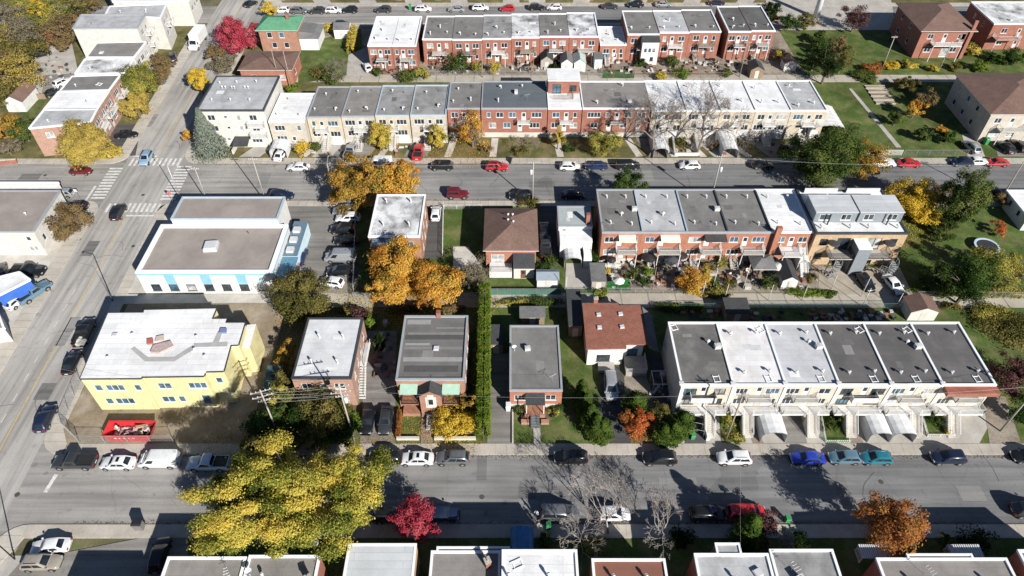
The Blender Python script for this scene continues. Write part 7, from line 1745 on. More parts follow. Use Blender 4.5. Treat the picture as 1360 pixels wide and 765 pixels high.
# ---- left, along the avenue
spruce('large blue-green spruce at the street corner', 283, 205, 4.2, 10.5)
tree('orange small tree beside the spruce', 249, 180, 1.3, 2.6, 'orange', 1200, .22, nclump=18); tree('golden tree at the corner of the tall apartment house', 264, 105, 2.2, 6.6, 'gold', 3800, .28, nclump=36, rz=3.0)
tree('grey-brown bush by the avenue above the apartment house', 295, 84, 3.4, 3.6, 'greybrown', 3000, .26, nclump=36); tree('pale orange bush by the avenue near the crimson tree', 283, 70, 2.6, 4.0, 'brown', 2400, .26, nclump=26)
tree('crimson-red tree at the top of the avenue', 313, 47, 4.2, 8.5, 'pinkred', 8500, .3, nclump=64, rz=3.8)
tree('yellow-green tree on the avenue before the avenue row', 182, 108, 3.6, 7.6, 'yellowgreen', 7500, .3, nclump=56, rz=3.4, name='street_tree'); tree('ochre smaller tree on the avenue below the yellow-green one', 179, 139, 2.6, 6.0, 'ochre', 4500, .28, nclump=36, rz=2.5, name='street_tree'); tree('brown thin tree on the avenue near the storefront', 216, 84, 2.4, 6.0, 'brown', 2600, .26, nclump=30, name='street_tree'); tree('brown-green thin tree before the storefront on the avenue', 213, 98, 2.2, 4.4, 'brown', 2000, .26, nclump=24, name='street_tree')
tree('golden-brown tree at the corner brick house', 110, 190, 4.4, 8.0, 'ochre', 9500, .3, nclump=70, rz=3.6); hedge('yellow autumn hedge along the street at the crossing', [(112, 214), (165, 206)], 1.6, 1.8, 'yellow', 120, .2)
tree('brown tree at the wall of the white workshop', 87, 293, 3.4, 6.0, 'brown', 5200, .26, nclump=44, rz=2.8)
LW = [(22, 95, 5.6, 9, 'ochre'), (14, 70, 4.5, 7, 'olive'), (30, 45, 4.5, 8, 'greybrown'), (62, 14, 5.5, 9, 'yellowgreen'), (50, 12, 2.4, 8, 'gold'), (72, 40, 4.0, 7.5, 'brown'), (90, 30, 3.4, 6, 'brown'), (6, 48, 3.0, 7, 'ochre'), (8, 168, 3.4, 6, 'orangegreen'), (30, 172, 3.0, 5, 'midgreen'), (34, 6, 4.5, 8, 'yellowgreen'), (12, 15, 4.5, 7, 'greybrown'), (100, 8, 3.6, 7, 'olive'), (66, 52, 1.6, 4, 'red'), (4, 120, 3.0, 7, 'olive'), (45, 62, 2.8, 5, 'olive'), (10, 195, 2.4, 3.5, 'greybrown'), (120, 5, 2.6, 5, 'brown'), (82, 58, 2.0, 4, 'brown'), (-8, 85, 4, 8, 'brown')]
LN = ['big ochre tree at the left frame edge', 'olive tree above the big ochre one at the left edge', 'grey-brown thin tree in the left woods', 'wide yellow-green tree at the top left', 'slim golden tree in the top left woods', 'brown spreading tree in the left woods by the rear lot', 'brown tree between the woods and the white building', 'ochre tree at the left edge below the top', 'orange tree at the left edge beside the corner brick house', 'green tree beside the corner brick house yard', 'yellow-green tree at the top frame edge, left', 'grey-brown tree in the top left corner', 'olive tree behind the long white building', 'small red tree in the left woods', 'olive tree below the big ochre one at the left edge', 'small olive tree at the rear lot edge', 'grey-brown shrub tree on the bare plot left of the crossing', 'brown tree at the top beside the long white building', 'brown shrub tree by the rear lot', 'brown tree cut by the left frame edge']
for (a, b, r, h, pl), lb in zip(LW, LN): tree(lb, a, b, r, h, pl, int(500 + 480 * r), .3, nclump=int(16 + 11 * r), clump=.26, name='woodland_tree')
# ---- far middle
hedge('yellow hedge dividing the lawn from the far paved yard', [(466, 72), (470, 44)], 1.8, 2.2, 'yellow', 90, .24); hedge('yellow hedge behind the small shed at the top street', [(425, 44), (444, 42)], 1.6, 2.0, 'yellow', 90, .24)
bare('bare brown fallen-looking shrub by the far lawn', 457, 108, 7, 4.5, TWIGB, 91, 5); tree('yellow tree at the top street near the green roof', 358, 12, 2.2, 4.2, 'gold', 1800, .3, nclump=20)
FM = [(606, 84, 2.6, 5.0, 'green'), (540, 100, 2.4, 2.2, 'midgreen'), (560, 97, 1.8, 2.4, 'yellowgreen'), (632, 90, 1.5, 2.6, 'yellowgreen'), (656, 90, 1.3, 3.0, 'yellow'), (500, 96, 1.4, 1.6, 'midgreen'), (893, 82, 1.8, 2.2, 'midgreen'), (905, 96, 2.2, 1.6, 'lime'), (878, 102, 1.4, 1.6, 'yellow'), (851, 84, 1.6, 2.0, 'green'), (737, 88, 1.2, 1.8, 'dark'), (1036, 72, 1.6, 2.2, 'yellow'), (440, 104, 2.4, 1.8, 'midgreen'), (425, 96, 2.0, 1.6, 'olive'), (966, 96, 1.6, 1.4, 'midgreen'), (388, 118, 1.4, 2.0, 'lime')]
FN = ['dark green tree behind the second far brick house', 'green bush by the far lane left of the long row', 'yellow-green bush by the far lane', 'yellow-green bush behind the far brick row', 'slim yellow tree behind the far brick row', 'low green bush under the white-roofed duplex', 'green bush behind the white bay house', 'lime plants by the far lane', 'yellow plants by the far lane right of the link house lawn', 'dark bush at the white bay foot', 'dark bush behind the far sheds', 'yellow bush near the white playhouse shed', 'green bush on the far lawn', 'olive bush on the far lawn', 'green bush behind the semi on the far right', 'lime bush behind the brown-roofed house']
for (a, b, r, h, pl), lb in zip(FM, FN): bush(lb, a, b, r, h, pl, int(500 + 350 * r), .24)
# ---- right top gardens
FR = [(1137, 24, 3.6, 6.6, 'purple'), (1100, 84, 3.6, 9.0, 'dark'), (1085, 70, 3.2, 8.0, 'green'), (1120, 78, 2.6, 6.5, 'olive'), (1048, 30, 2.6, 4, 'green'), (1072, 28, 2.4, 4, 'olive'), (1088, 48, 2.0, 3.5, 'midgreen'), (1022, 12, 2.8, 6, 'dark'), (1029, 24, 1.4, 2.6, 'red'), (1216, 145, 1.8, 4.0, 'orange'), (1232, 132, 2.0, 4.6, 'brown'), (1208, 112, 2.4, 3.4, 'olive'), (1190, 158, 1.8, 3.0, 'midgreen'), (1228, 178, 1.6, 3.0, 'midgreen'), (1260, 182, 1.6, 2.6, 'green'), (1186, 86, 1.8, 1.4, 'gold'), (1208, 86, 1.8, 1.4, 'yellow'), (1240, 90, 1.4, 1.6, 'yellow'), (1303, 87, 1.8, 2.4, 'lime'), (1268, 88, 1.6, 1.6, 'olive'), (1325, 78, 2.4, 2.0, 'green'), (1290, 66, 2.0, 2.4, 'yellow'), (1160, 90, 2.2, 1.8, 'rust'), (1150, 102, 3.0, 1.2, 'midgreen'), (1252, 172, 1.2, 2.0, 'orange'), (1350, 75, 2.6, 4, 'green'), (1112, 62, 2.4, 6, 'brown')]
FRN = ['purple-brown tree on the top right lawn', 'dark conifer-like tree beside the far lane, right', 'dark green tree left of the dark conifer-like one', 'olive tree right of the dark conifer-like one', 'green shrub tree on the top right lawn, left', 'olive shrub tree before the white mast', 'small green shrub tree on the top right lawn', 'dark tree at the top frame edge beside the far semi', 'small red shrub by the far semi', 'small orange tree in the right garden', 'brown thin tree in the right garden', 'olive tree over the vegetable beds', 'small green tree on the right garden lawn', 'low green tree on the right garden lawn', 'green bush beside the beige house drive', 'golden flowers along the far lane, right', 'yellow flowers along the far lane, right', 'yellow bush by the far lane before the brick house', 'round lime bush before the top right brick house', 'olive bush by the far lane, right', 'green hedge clump at the top right', 'yellow shrub before the top right brick house', 'rust-red plants by the far lane, right', 'broad green bed by the far lane, right', 'tiny orange tree by the beige house', 'green shrub at the right frame edge, top', 'brown tree behind the dark conifers']
for (a, b, r, h, pl), lb in zip(FR, FRN): tree(lb, a, b, r, h, pl, int(700 + 700 * r), .27, nclump=int(12 + 9 * r), name='garden_tree')

# ---- fallen leaves and weeds as ground cover
def scatter(name, spots, pal, n, size):
    cs = []
    for a, b, r in spots:
        x, y = P(a, b); k = int(n * r * r / sum(s[2] ** 2 for s in spots))
        ang = NR.random(k) * 6.283; rr = r * NR.random(k) ** .6
        cs.append(np.stack([x + rr * np.cos(ang), y + rr * np.sin(ang), np.full(k, .145)], 1))
    c = np.concatenate(cs); nr = np.tile([0, 0, 1.0], (len(c), 1)) + NR.normal(size=c.shape) * .25
    o = link(name, leaf_mesh(name, c, nr, size, NR.random(len(c)), lm(pal))); o['kind'] = 'stuff'; return o
scatter('fallen_leaves', [(627, 204, 5), (560, 405, 6), (530, 405, 5), (560, 575, 4), (610, 580, 3.5), (500, 590, 3), (870, 582, 3), (1200, 310, 4), (430, 594, 4), (503, 205, 3), (581, 205, 3), (400, 425, 4), (120, 205, 4), (1186, 715, 4)], 'orange', 9000, .14)
scatter('yellow_leaf_litter', [(380, 600, 6), (600, 590, 3.5), (470, 400, 5), (1225, 295, 4), (804, 205, 3), (300, 600, 4), (640, 404, 3), (185, 150, 4)], 'yellow', 6000, .14)
# ================================================================== poles, wires, fences, shelters, yard things
def pole(label, x, y, h, m=POLEW, arms=(), r=.16, lamp=None, box=None, name='utility_pole'):
    r *= .85
    root = empty(name, (x, y, .05), label, 'pole')
    part('shaft', MB().tube((x, y, -.1), (x, y, h), r, r * .65, 10), m, root, True)
    for z, L, ang in arms:
        c, s = math.cos(R(ang)) * L / 2, math.sin(R(ang)) * L / 2
        a = part('crossarm', MB().beam((x - c, y - s, z), (x + c, y + s, z), .09, .10), m, root)
        for f in (-.9, -.45, .45, .9): part('insulator', MB().lathe((x + c*f, y + s*f, z + .06), [(0, .2), (.06, .18), (.08, .1), (.05, .06), (.05, 0)], 8), VENTW, a)
    if lamp:
        dx, dy, L = lamp; part('lamp_arm', MB().tube((x, y, h - .1), (x + dx*L, y + dy*L, h + .35), .05, .04, 6), m, root)
        part('lamp_head', MB().hexa([(x+dx*L-.12, y+dy*L-.12, h+.25), (x+dx*(L+.6)+.12, y+dy*(L+.6)-.12, h+.28), (x+dx*(L+.6)+.12, y+dy*(L+.6)+.12, h+.28), (x+dx*L-.12, y+dy*L+.12, h+.25), (x+dx*L-.1, y+dy*L-.1, h+.4), (x+dx*(L+.6)+.1, y+dy*(L+.6)-.1, h+.38), (x+dx*(L+.6)+.1, y+dy*(L+.6)+.1, h+.38), (x+dx*L-.1, y+dy*L+.1, h+.4)]), GALV, root)
    if box: part('transformer', MB().lathe((x + box[0], y + box[1], box[2]), [(0, 0), (.26, 0), (.28, .05), (.28, .85), (.2, .95), (0, .97)], 12), VENTW, root, True)
    return root
WIRE = plain('wire', (.30, .30, .30), .5, var=.05)
def wire(label, p, q, sag=.8, r=.014, group='overhead wires'):
    mb = MB(); p, q = Vector(p), Vector(q); n = 10; prev = p
    for i in range(1, n + 1):
        f = i / n; c = p.lerp(q, f) - Vector((0, 0, sag * 4 * f * (1 - f))); mb.tube(prev, c, r, r, 4, False); prev = c
    return solo('overhead_wire', mb, WIRE, label, 'wire', group)
pole('utility pole with double crossarms left of the dark green thicket', -31.8, 54.25, 11.6, POLEC, [(11.2, 2.6, 20), (10.2, 2.6, 20), (9.3, 1.6, 20)])
pole('utility pole with double crossarms before the rose brick house', -21.7, 54.25, 12.8, POLEC, [(12.2, 2.6, 10), (11.0, 2.6, 10), (10.2, 1.6, 10)], box=(.4, 0, 9.0))
pole('leaning-looking utility pole in the first cream row front garden', 29.4, 54.3, 11.0, POLEW, [(10.4, 1.6, 0)])
pole('pale utility pole beside the gravel side driveway at the right', *P(1328, 573), 11.0, POLEC, [(10.5, 1.8, 0)])
pole('utility pole with transformer behind the brown hip roof', PX(707, 262), 107.0, 9.6, POLEC, [(9.0, 1.8, 0)], box=(-.4, 0, 6.6))
pole('pale utility pole behind the brick row roofs with a hanging transformer', 37.6, 106.7, 11.2, POLEC, [(10.6, 1.8, 0)], box=(.45, 0, 7.4))
pole('pale pole left of the orange-green maple on the second street', -33.5, 106.8, 9.1, POLEC, lamp=(0, 1, 1.4), r=.12)
pole('pale pole behind the commercial building, right one of the pair', -57.7, 106.7, 8.4, POLEC, [(7.9, 1.4, 0)], r=.13)
pole('traffic-side pole at the crossing corner behind the commercial building', -62.4, 106.5, 8.8, GALV, lamp=(-.7, .7, 1.6), r=.11)
pole('pole behind the commercial building nearest the car lot', -46.7, 106.8, 10.4, POLEC, [(9.9, 1.6, 0)], r=.14)
pole('street lamp on the avenue at the back corner of the yellow building', *P(150.5, 400), 8.0, plain('dark_lamp_steel', (.13, .13, .13), .5), lamp=(-1, 0, 1.3), r=.12, name='street_lamp')
pole('black street lamp at the bottom left corner', *P(20, 743), 8.4, BLACK, lamp=(-1, 0, 1.0), r=.10, name='street_lamp')
pole('utility pole at the right edge of the second street', 92.6, 107.0, 9.3, POLEW, [(8.9, 1.8, 0)])
pole('utility pole in the top right garden by the far lane', *P(1170, 95), 9.0, POLEC, [(8.6, 1.4, 0)], r=.13); pole('second utility pole by the far lane before the top right brick house', *P(1246, 96), 8.0, POLEC, r=.12)
pole('dark utility pole behind the far semi by the lane', *P(982, 102), 9.0, POLEW, [(8.5, 1.6, 0)], r=.13); pole('utility pole behind the far brick row near the lane', *P(641, 103), 8.5, POLEC, r=.12)
pole('pole by the low orange brick house at the top left', *P(372, 112), 9.0, POLEW, r=.13); pole('second pole by the low orange brick house, nearer the cream row', *P(388, 118), 9.5, POLEW, r=.13)
for i, (a, b, h) in enumerate(((866, 385, 5.2), (946, 384, 4.6), (931.5, 396, 4.0), (961.5, 399, 3.8), (986.5, 384, 5.6), (1020, 399, 3.6), (1065, 399, 3.4), (1143.5, 394, 4.6), (1189, 409, 3.4), (751, 394, 4.6), (1145, 407, 4.2), (1104, 384, 3.2))):
    pole(('dark clothesline post by the turf patch', 'pale clothesline post right of the orange garden tree', 'pale post at the lane left of the olive weeds', 'pale post at the lane behind the second cream house', 'tall pale clothesline post before the grey gazebo', 'pale post at the lane before the black-roofed shed', 'pale post beside the lime hedge bed', 'wooden post on the rear parking of the modern duplex', 'pale post left of the brown-roofed lane shed', 'pale post at the lane gate near the blue-grey shed', 'thin post behind the charcoal cream house', 'short post at the rear parking boundary')[i], *P(a, b), h, plain('silver_post', (.55, .53, .50), .6) if i else POLEW, r=.075, name='clothesline_post')
W1 = 54.25
for dz, k in ((12.25, 'upper'), (11.05, 'middle'), (10.3, 'lower')):
    z2 = dz - .9
    for o in (-1.0, 1.0): wire('power wires strung between the two crossarmed poles', (-31.8 + o, W1 + .35*o, z2 - .05), (-21.7 + o, W1 + .2*o, dz), .25, .018, 'power wires between the crossarmed poles')
for o in (.3,): wire('long overhead wire along the near street sidewalk', (-21.7 + o*.3, W1 + o, 11.1), (29.4, W1 + o*.6, 10.5), 1.2, .009, 'near street wires')
wire('single overhead wire from the cream row pole to the right end', (29.4, W1, 10.3), (*P(1328, 573), 10.4), 1.0, .012, 'near street wires to the right'); wire('overhead wire from the left crossarmed pole westwards', (-31.8, W1, 10.6), (-62, 60, 9), 1.0, .012)
for a, b in (((-46.7, 106.8, 9.9), (PX(707, 262), 107, 9.1)), ((PX(707, 262), 107, 9.1), (37.6, 106.7, 10.6)), ((37.6, 106.7, 10.6), (92.6, 107, 8.9))):
    for o in (-.6, .6): wire('overhead wires along the second street', (a[0] + o, a[1], a[2]), (b[0] + o, b[1], b[2]), 1.0, .008, 'second street wires')
wire('service wire from the pole to the cream row', (29.4, W1, 10.2), (xs[0] if False else 31.5, 58.6, 6.6), .3, .01); wire('service wire from the pole across to the bottom houses', (29.4, W1, 10.2), (26, 36, 5.8), .6, .01); wire('service wire to the gabled duplex', (-21.7, W1, 10.0), (-14, 60, 6), .4, .01)
wire('clothesline from the tall post to the brick row', (*P(986.5, 384), 5.4), (PX(980, 330), PY(308, 6.6), 5.0), .2, .01, 'clotheslines'); wire('clothesline over the modern duplex parking', (*P(1143.5, 394), 4.4), (PX(1120, 330), PY(309, 7), 5.4), .2, .01)

def fence(label, pts, h=1.4, m=GALV, mesh=True, step=2.4, name='wire_fence', kind='wire', pm=None):
    g = [Vector((*P(a, b), 0)) for a, b in pts]
    root = empty(name, (g[0].x, g[0].y, .05), label, 'fence'); pm = pm or m
    for a, b in zip(g, g[1:]):
        L = (b - a).length; n = max(1, round(L / step))
        for i in range(n):
            p, q = a.lerp(b, i / n), a.lerp(b, (i + 1) / n)
            part('post', MB().tube(p, p + Vector((0, 0, h + .06)), .04, .04, 6), pm, root)
            part('rail', MB().tube(p + Vector((0, 0, h)), q + Vector((0, 0, h)), .028, .028, 5), pm, root)
            mb = MB(); l = (q - p).length
            if kind == 'wire':
                k = int(l / .22)
                for j in range(k):
                    u0, u1 = p.lerp(q, j / k), p.lerp(q, min(1, (j + 1) / k)); z = Vector((0, 0, .06)); Z = Vector((0, 0, h - .03))
                    mb.tube(u0 + z, u1 + Z, .008, .008, 3, False); mb.tube(u1 + z, u0 + Z, .008, .008, 3, False)
                for z in (.08, .3, .52, .74, .96, 1.18, 1.4):
                    if z < h - .05: mb.tube(p + Vector((0, 0, z)), q + Vector((0, 0, z)), .008, .008, 3, False)
                part('mesh_panel', mb, m, root)['kind'] = 'stuff'
            elif kind == 'sheet': part('panel', MB().beam(p.lerp(q, .03) + Vector((0, 0, h*.5)), p.lerp(q, .97) + Vector((0, 0, h*.5)), .03, h*.86), m, root)
            else:
                k = max(2, int(l / .24))
                for j in range(k):
                    u0 = p.lerp(q, (j + .5) / k); part('picket', MB().beam(u0 + Vector((0, 0, .06)), u0 + Vector((0, 0, h - .04)), .10, .03), m, root)
    p = g[-1]; part('post', MB().tube(p, p + Vector((0, 0, h + .06)), .04, .04, 6), pm, root)
    return root
fence('green mesh fence along the lane behind the hip roof house', [(643, 392), (746, 392)], 1.5, GREENF, kind='sheet', pm=GALV, step=2.1, name='lane_fence')
fence('light wire fence along the lane behind the brick row', [(806, 390), (918, 390)], 1.3, GALV, name='lane_fence'); fence('wire fence along the lane at the right lawn', [(1216, 395), (1358, 396)], 1.4, GALV, name='lane_fence'); fence('green rail gate fence beside the low grey shed', [(752, 392), (786, 392)], 1.2, GREENF, name='lane_fence')
fence('wire fence along the lane behind the orange maple', [(470, 396), (636, 396)], 1.3, GALV, name='lane_fence', step=2.6); fence('dark green fence behind the cream row yards', [(900, 411), (1195, 411)], 1.4, GREENF, name='lane_fence', step=2.8)
fence('white picket fence in front of the right lawn on the second street', [(1128, 206), (1197, 206.5)], 1.3, WHITE, kind='picket', name='picket_fence', pm=WHITE); fence('wire fence in front of the right garden lawn', [(1199, 207), (1284, 207)], 1.4, GALV, name='wire_fence')
fence('grey construction fence beside the avenue at the yellow building', [(108, 508), (83, 566), (106, 588)], 1.9, GALV, name='construction_fence', step=2.9); fence('grey construction fence in front of the red dumpster', [(106, 589), (141, 589.5), (232, 589)], 1.9, GALV, name='construction_fence', step=2.9)
fence('pale panel fence beside the car lot and the stained-roof house', [(474, 275), (470, 388)], 1.5, GALV, name='wire_fence'); fence('white rail fence along the narrow drive', [(589, 275), (588, 340)], 1.1, WHITE, name='rail_fence', pm=WHITE); fence('white rail fence across the lawn beside the hip roof house', [(590, 278), (640, 278)], 1.1, WHITE, name='rail_fence', pm=WHITE)
fence('low green and white fence of the middle cream row front garden', [(1089, 548), (1096, 588), (1128, 588)], .6, plain('pale_green_fence', (.45, .55, .45), .6), kind='picket', step=1.6, name='garden_fence'); fence('low white fence of the right cream row front garden', [(1221, 544), (1231, 580), (1266, 580)], .6, WHITE, kind='picket', step=1.6, name='garden_fence')
fence('low fence at the far lane behind the long brick row', [(560, 101), (800, 101)], 1.3, GALV, step=3.2, name='lane_fence'); fence('low wooden fence at the far lane, right part', [(842, 103), (965, 103)], 1.3, WOOD, step=3.2, name='lane_fence')
fence('brown wooden fence beside the back lawn at the left', [(62, 132), (25, 133)], 1.5, WOOD, kind='sheet', name='wood_fence', step=2.2); fence('green wire fence around the link house lawn', [(800, 104), (842, 104)], 1.4, GREENF, name='wire_fence')
# low garden walls
def lowwall(label, pts, h, w, m, name='garden_wall'):
    g = [Vector((*P(a, b), 0)) for a, b in pts]; root = empty(name, (g[0].x, g[0].y, .05), label, 'wall')
    for i, (a, b) in enumerate(zip(g, g[1:])):
        part('wall', MB().beam(a + Vector((0, 0, h/2)), b + Vector((0, 0, h/2)), w, h + .002*i), m, root); part('capstone', MB().beam(a + Vector((0, 0, h + .04 + .002*i)), b + Vector((0, 0, h + .04 + .002*i)), w + .06, .07), CONCL, root)
lowwall('whitewashed low wall left of the gabled duplex steps', [(527, 584), (557, 584)], .5, .3, OFFWHITE); lowwall('whitewashed low wall right of the gabled duplex steps', [(577, 584), (632, 584)], .5, .3, OFFWHITE)
lowwall('white low wall around a front garden by the bare street trees', [(893, 184), (896, 207), (927, 207), (922, 184)], .7, .25, WHITE); lowwall('orange brick low wall at the left of the crossing', [(-4, 219), (24, 217)], 1.0, .3, RED)
lowwall('pale retaining wall beside the spruce corner', [(310, 205), (318, 190)], .9, .3, OFFWHITE); lowwall('pale retaining wall right of the apartment house drive', [(362, 207), (358, 188)], .9, .3, OFFWHITE); lowwall('pale garden wall under the brick row', [(803, 356), (826, 356)], .9, .25, OFFWHITE)
lowwall('wooden edged walk beside the bungalow drive', [(681, 590), (681, 545)], .25, .15, WOODP, 'garden_edging')

def shelter(label, pa, pb, length, h, m=TARP, open_front=True, name='car_shelter', x01=None, yfront=None, ang=0):
    """arched fabric car shelter; front at the two ground points, running away from us"""
    x0, y0 = P(*pa); x1 = PX(*pb) if x01 is None else x01[1]
    if x01: x0 = x01[0]
    if yfront is not None: y0 = yfront
    root = empty(name, ((x0+x1)/2, y0, .05), label, 'car shelter')
    c, w = (x0+x1)/2, (x1-x0)/2; prof = [(-1, 0), (-1, .70), (-.88, .84), (-.55, .95), (0, 1.0), (.55, .95), (.88, .84), (1, .70), (1, 0)]
    n = max(3, int(length / 1.4)); mb = MB()
    for j in range(n):
        ya, yb = y0 + length * j / n, y0 + length * (j + 1) / n
        for (a, za), (b, zb) in zip(prof, prof[1:]):
            dip = .03
            mb.face([(c + a*w, ya, za*h + .05), (c + b*w, ya, zb*h + .05), (c + b*w*(1 - dip*.3), (ya+yb)/2, zb*h + .05 - dip*zb), (c + a*w*(1 - dip*.3), (ya+yb)/2, za*h + .05 - dip*za)])
            mb.face([(c + a*w*(1 - dip*.3), (ya+yb)/2, za*h + .05 - dip*za), (c + b*w*(1 - dip*.3), (ya+yb)/2, zb*h + .05 - dip*zb), (c + b*w, yb, zb*h + .05), (c + a*w, yb, za*h + .05)])
    mb.face([(c + a*w, y0 + length, z*h + .05) for a, z in prof])
    part('cover', mb, m, root)
    for j in (0, n):
        pts = [(c + a*w*.985, y0 + length*j/n + (.02 if not j else -.02), z*h + .03) for a, z in prof]; part('frame_arch', MB().path(pts, .035, 5), GALV, root)
    return root
shelter('single white car shelter before the second cream house', (1009, 588), (1042, 588), 4.6, 2.4); shelter('left half of the double white car shelter', (1151, 588), (1180, 588), 4.4, 2.3); shelter('right half of the double white car shelter', (1181, 588), (1212, 588), 4.4, 2.3)
shelter('white car shelter left of the walled front garden on the second street', (867, 211), (886, 211), 6.5, 2.5); shelter('white car shelter right of the bare street trees', (958, 211), (979, 211), 7.0, 2.5); shelter('white car shelter beside the apartment house with a car nosing out', (360, 211), (382, 211), 6.0, 2.5)
shelter('white arched shelter in front of the small white house', (749, 357), (772, 357), 3.0, 2.5); shelter('blue tarpaulin shelter at the bottom behind the white roof', (678, 715), (708, 715), 4.2, 2.7, plain('blue_tarp', (.06, .20, .42), .5, var=.2, scale=2), x01=(PX(678, 715), PX(708, 715)), yfront=36.4)
shelter('white party tent beside the right-end white-roofed cream house, left', (1040, 186), (1066, 186), 5.0, 3.6, WHITE); shelter('big white tent right of the white-roofed cream row', (1071, 190), (1118, 190), 8.5, 4.2, WHITE); shelter('small white curved cover in the last brick row garden', (1058, 360), (1073, 360), 2.6, 2.2)
# open carport frame on the first cream house drive
x0, y0 = P(911, 582); x1 = PX(933, 582)
root = empty('carport_frame', ((x0+x1)/2, y0, .05), 'bare metal carport frame on the first cream house drive', 'carport frame')
for k in range(4):
    yy = y0 + k * 1.15; part('hoop', MB().path([(x0, yy, .08), (x0, yy, 1.7), ((x0+x1)/2, yy, 2.1), (x1, yy, 1.7), (x1, yy, .08)], .03, 5), GALV, root)
# dumpster
x0, y0 = P(141, 587.5); x1 = PX(205, 587.5); y1 = y0 + 2.4
root = empty('dumpster', ((x0+x1)/2, y0, .06), 'red dumpster full of debris in front of the yellow building', 'dumpster')
DR = plain('red_container_paint', (.50, .03, .035), .5, var=.15); mb = MB(); h = 1.6; s = .7
def slab4(a, b, c, d, t=.06):
    n = (Vector(b) - Vector(a)).cross(Vector(d) - Vector(a)).normalized() * t
    mb.hexa([Vector(a) - n, Vector(b) - n, Vector(c) - n, Vector(d) - n, a, b, c, d])
part('front_side', MB().hexa([(x0+s, y0, .2), (x1-s, y0, .2), (x1-s, y0+.07, .2), (x0+s, y0+.07, .2), (x0, y0, h), (x1, y0, h), (x1, y0+.07, h), (x0, y0+.07, h)]), DR, root); part('back_side', MB().hexa([(x0+s, y1-.07, .2), (x1-s, y1-.07, .2), (x1-s, y1, .2), (x0+s, y1, .2), (x0, y1-.07, h), (x1, y1-.07, h), (x1, y1, h), (x0, y1, h)]), DR, root)
part('left_end', MB().hexa([(x0+s-.06, y0+.072, .2), (x0+s, y0+.072, .2), (x0+s, y1-.072, .2), (x0+s-.06, y1-.072, .2), (x0, y0+.072, h), (x0+.07, y0+.072, h), (x0+.07, y1-.072, h), (x0, y1-.072, h)]), DR, root); part('right_end', MB().hexa([(x1-s, y0+.072, .2), (x1-s+.06, y0+.072, .2), (x1-s+.06, y1-.072, .2), (x1-s, y1-.072, .2), (x1-.07, y0+.072, h), (x1, y0+.072, h), (x1, y1-.072, h), (x1-.07, y1-.072, h)]), DR, root)
part('floor', MB().box(x0+s, y0+.08, .2, x1-s, y1-.08, .26), OFFWHITE, root); part('top_rim', MB().beam((x0, y0-.03, h), (x1, y0-.03, h), .08), DR, root); part('top_rim', MB().beam((x0, y1+.03, h), (x1, y1+.03, h), .08), DR, root)
for k in range(8): part('side_rib', MB().hexa([(x0+s+.3+k*.62, y0-.06, .25), (x0+s+.38+k*.62, y0-.06, .25), (x0+s+.38+k*.62, y0-.002, .25), (x0+s+.3+k*.62, y0-.002, .25), (x0+.35+k*.75, y0-.06, h-.1), (x0+.43+k*.75, y0-.06, h-.1), (x0+.43+k*.75, y0-.002, h-.1), (x0+.35+k*.75, y0-.002, h-.1)]), DR, root)
for k, w in enumerate((.3, .22, .35, .2, .28)): part('white_marking', MB().box(x0+1.5+k*.62, y0-.02, .85, x0+1.5+k*.62+w, y0-.003, 1.12), WHITE, root)
rd = random.Random(4); DEB = [plain('debris_wood', (.36, .26, .17), .9), plain('debris_white', (.66, .64, .6), .8), plain('debris_black', (.05, .045, .04), .9), plain('debris_pink', (.5, .33, .33), .9)]
for k in range(34):
    a = Vector((rd.uniform(x0+.9, x1-.9), rd.uniform(y0+.4, y1-.4), rd.uniform(.35, 1.45))); d = Vector((rd.gauss(0, 1), rd.gauss(0, .5), rd.gauss(0, .35))).normalized() * rd.uniform(.3, .8)
    solo('debris', MB().beam(a - d, a + d, rd.uniform(.1, .45), rd.uniform(.03, .25)), DEB[k % 4], 'building debris heaped in the red dumpster', 'debris', 'debris in the dumpster')
# bins, post box, cabinets
def bin_(label, px, py, m, sc=1.0):
    x, y = P(px, py); root = empty('wheeled_bin', (x, y, .12), label, 'bin')
    part('body', MB().hexa([(x-.24*sc, y-.27*sc, .18), (x+.24*sc, y-.27*sc, .18), (x+.24*sc, y+.25*sc, .18), (x-.24*sc, y+.25*sc, .18), (x-.29*sc, y-.36*sc, 1.1*sc), (x+.29*sc, y-.36*sc, 1.1*sc), (x+.29*sc, y+.34*sc, 1.1*sc), (x-.29*sc, y+.34*sc, 1.1*sc)]), m, root)
    part('lid', MB().hexa([(x-.31*sc, y-.4*sc, 1.105*sc), (x+.31*sc, y-.4*sc, 1.105*sc), (x+.31*sc, y+.38*sc, 1.105*sc), (x-.31*sc, y+.38*sc, 1.105*sc), (x-.26*sc, y-.34*sc, 1.19*sc), (x+.26*sc, y-.34*sc, 1.19*sc), (x+.26*sc, y+.36*sc, 1.22*sc), (x-.26*sc, y+.36*sc, 1.22*sc)]), m, root)
    for s in (-1, 1): part('wheel', MB().tube((x+s*.3*sc, y+.3*sc, .24), (x+s*.24*sc, y+.3*sc, .24), .12, .12, 10), RUBBER, root)
GB = plain('green_plastic', (.04, .25, .09), .5); BB = plain('black_plastic', (.02, .02, .02), .5)
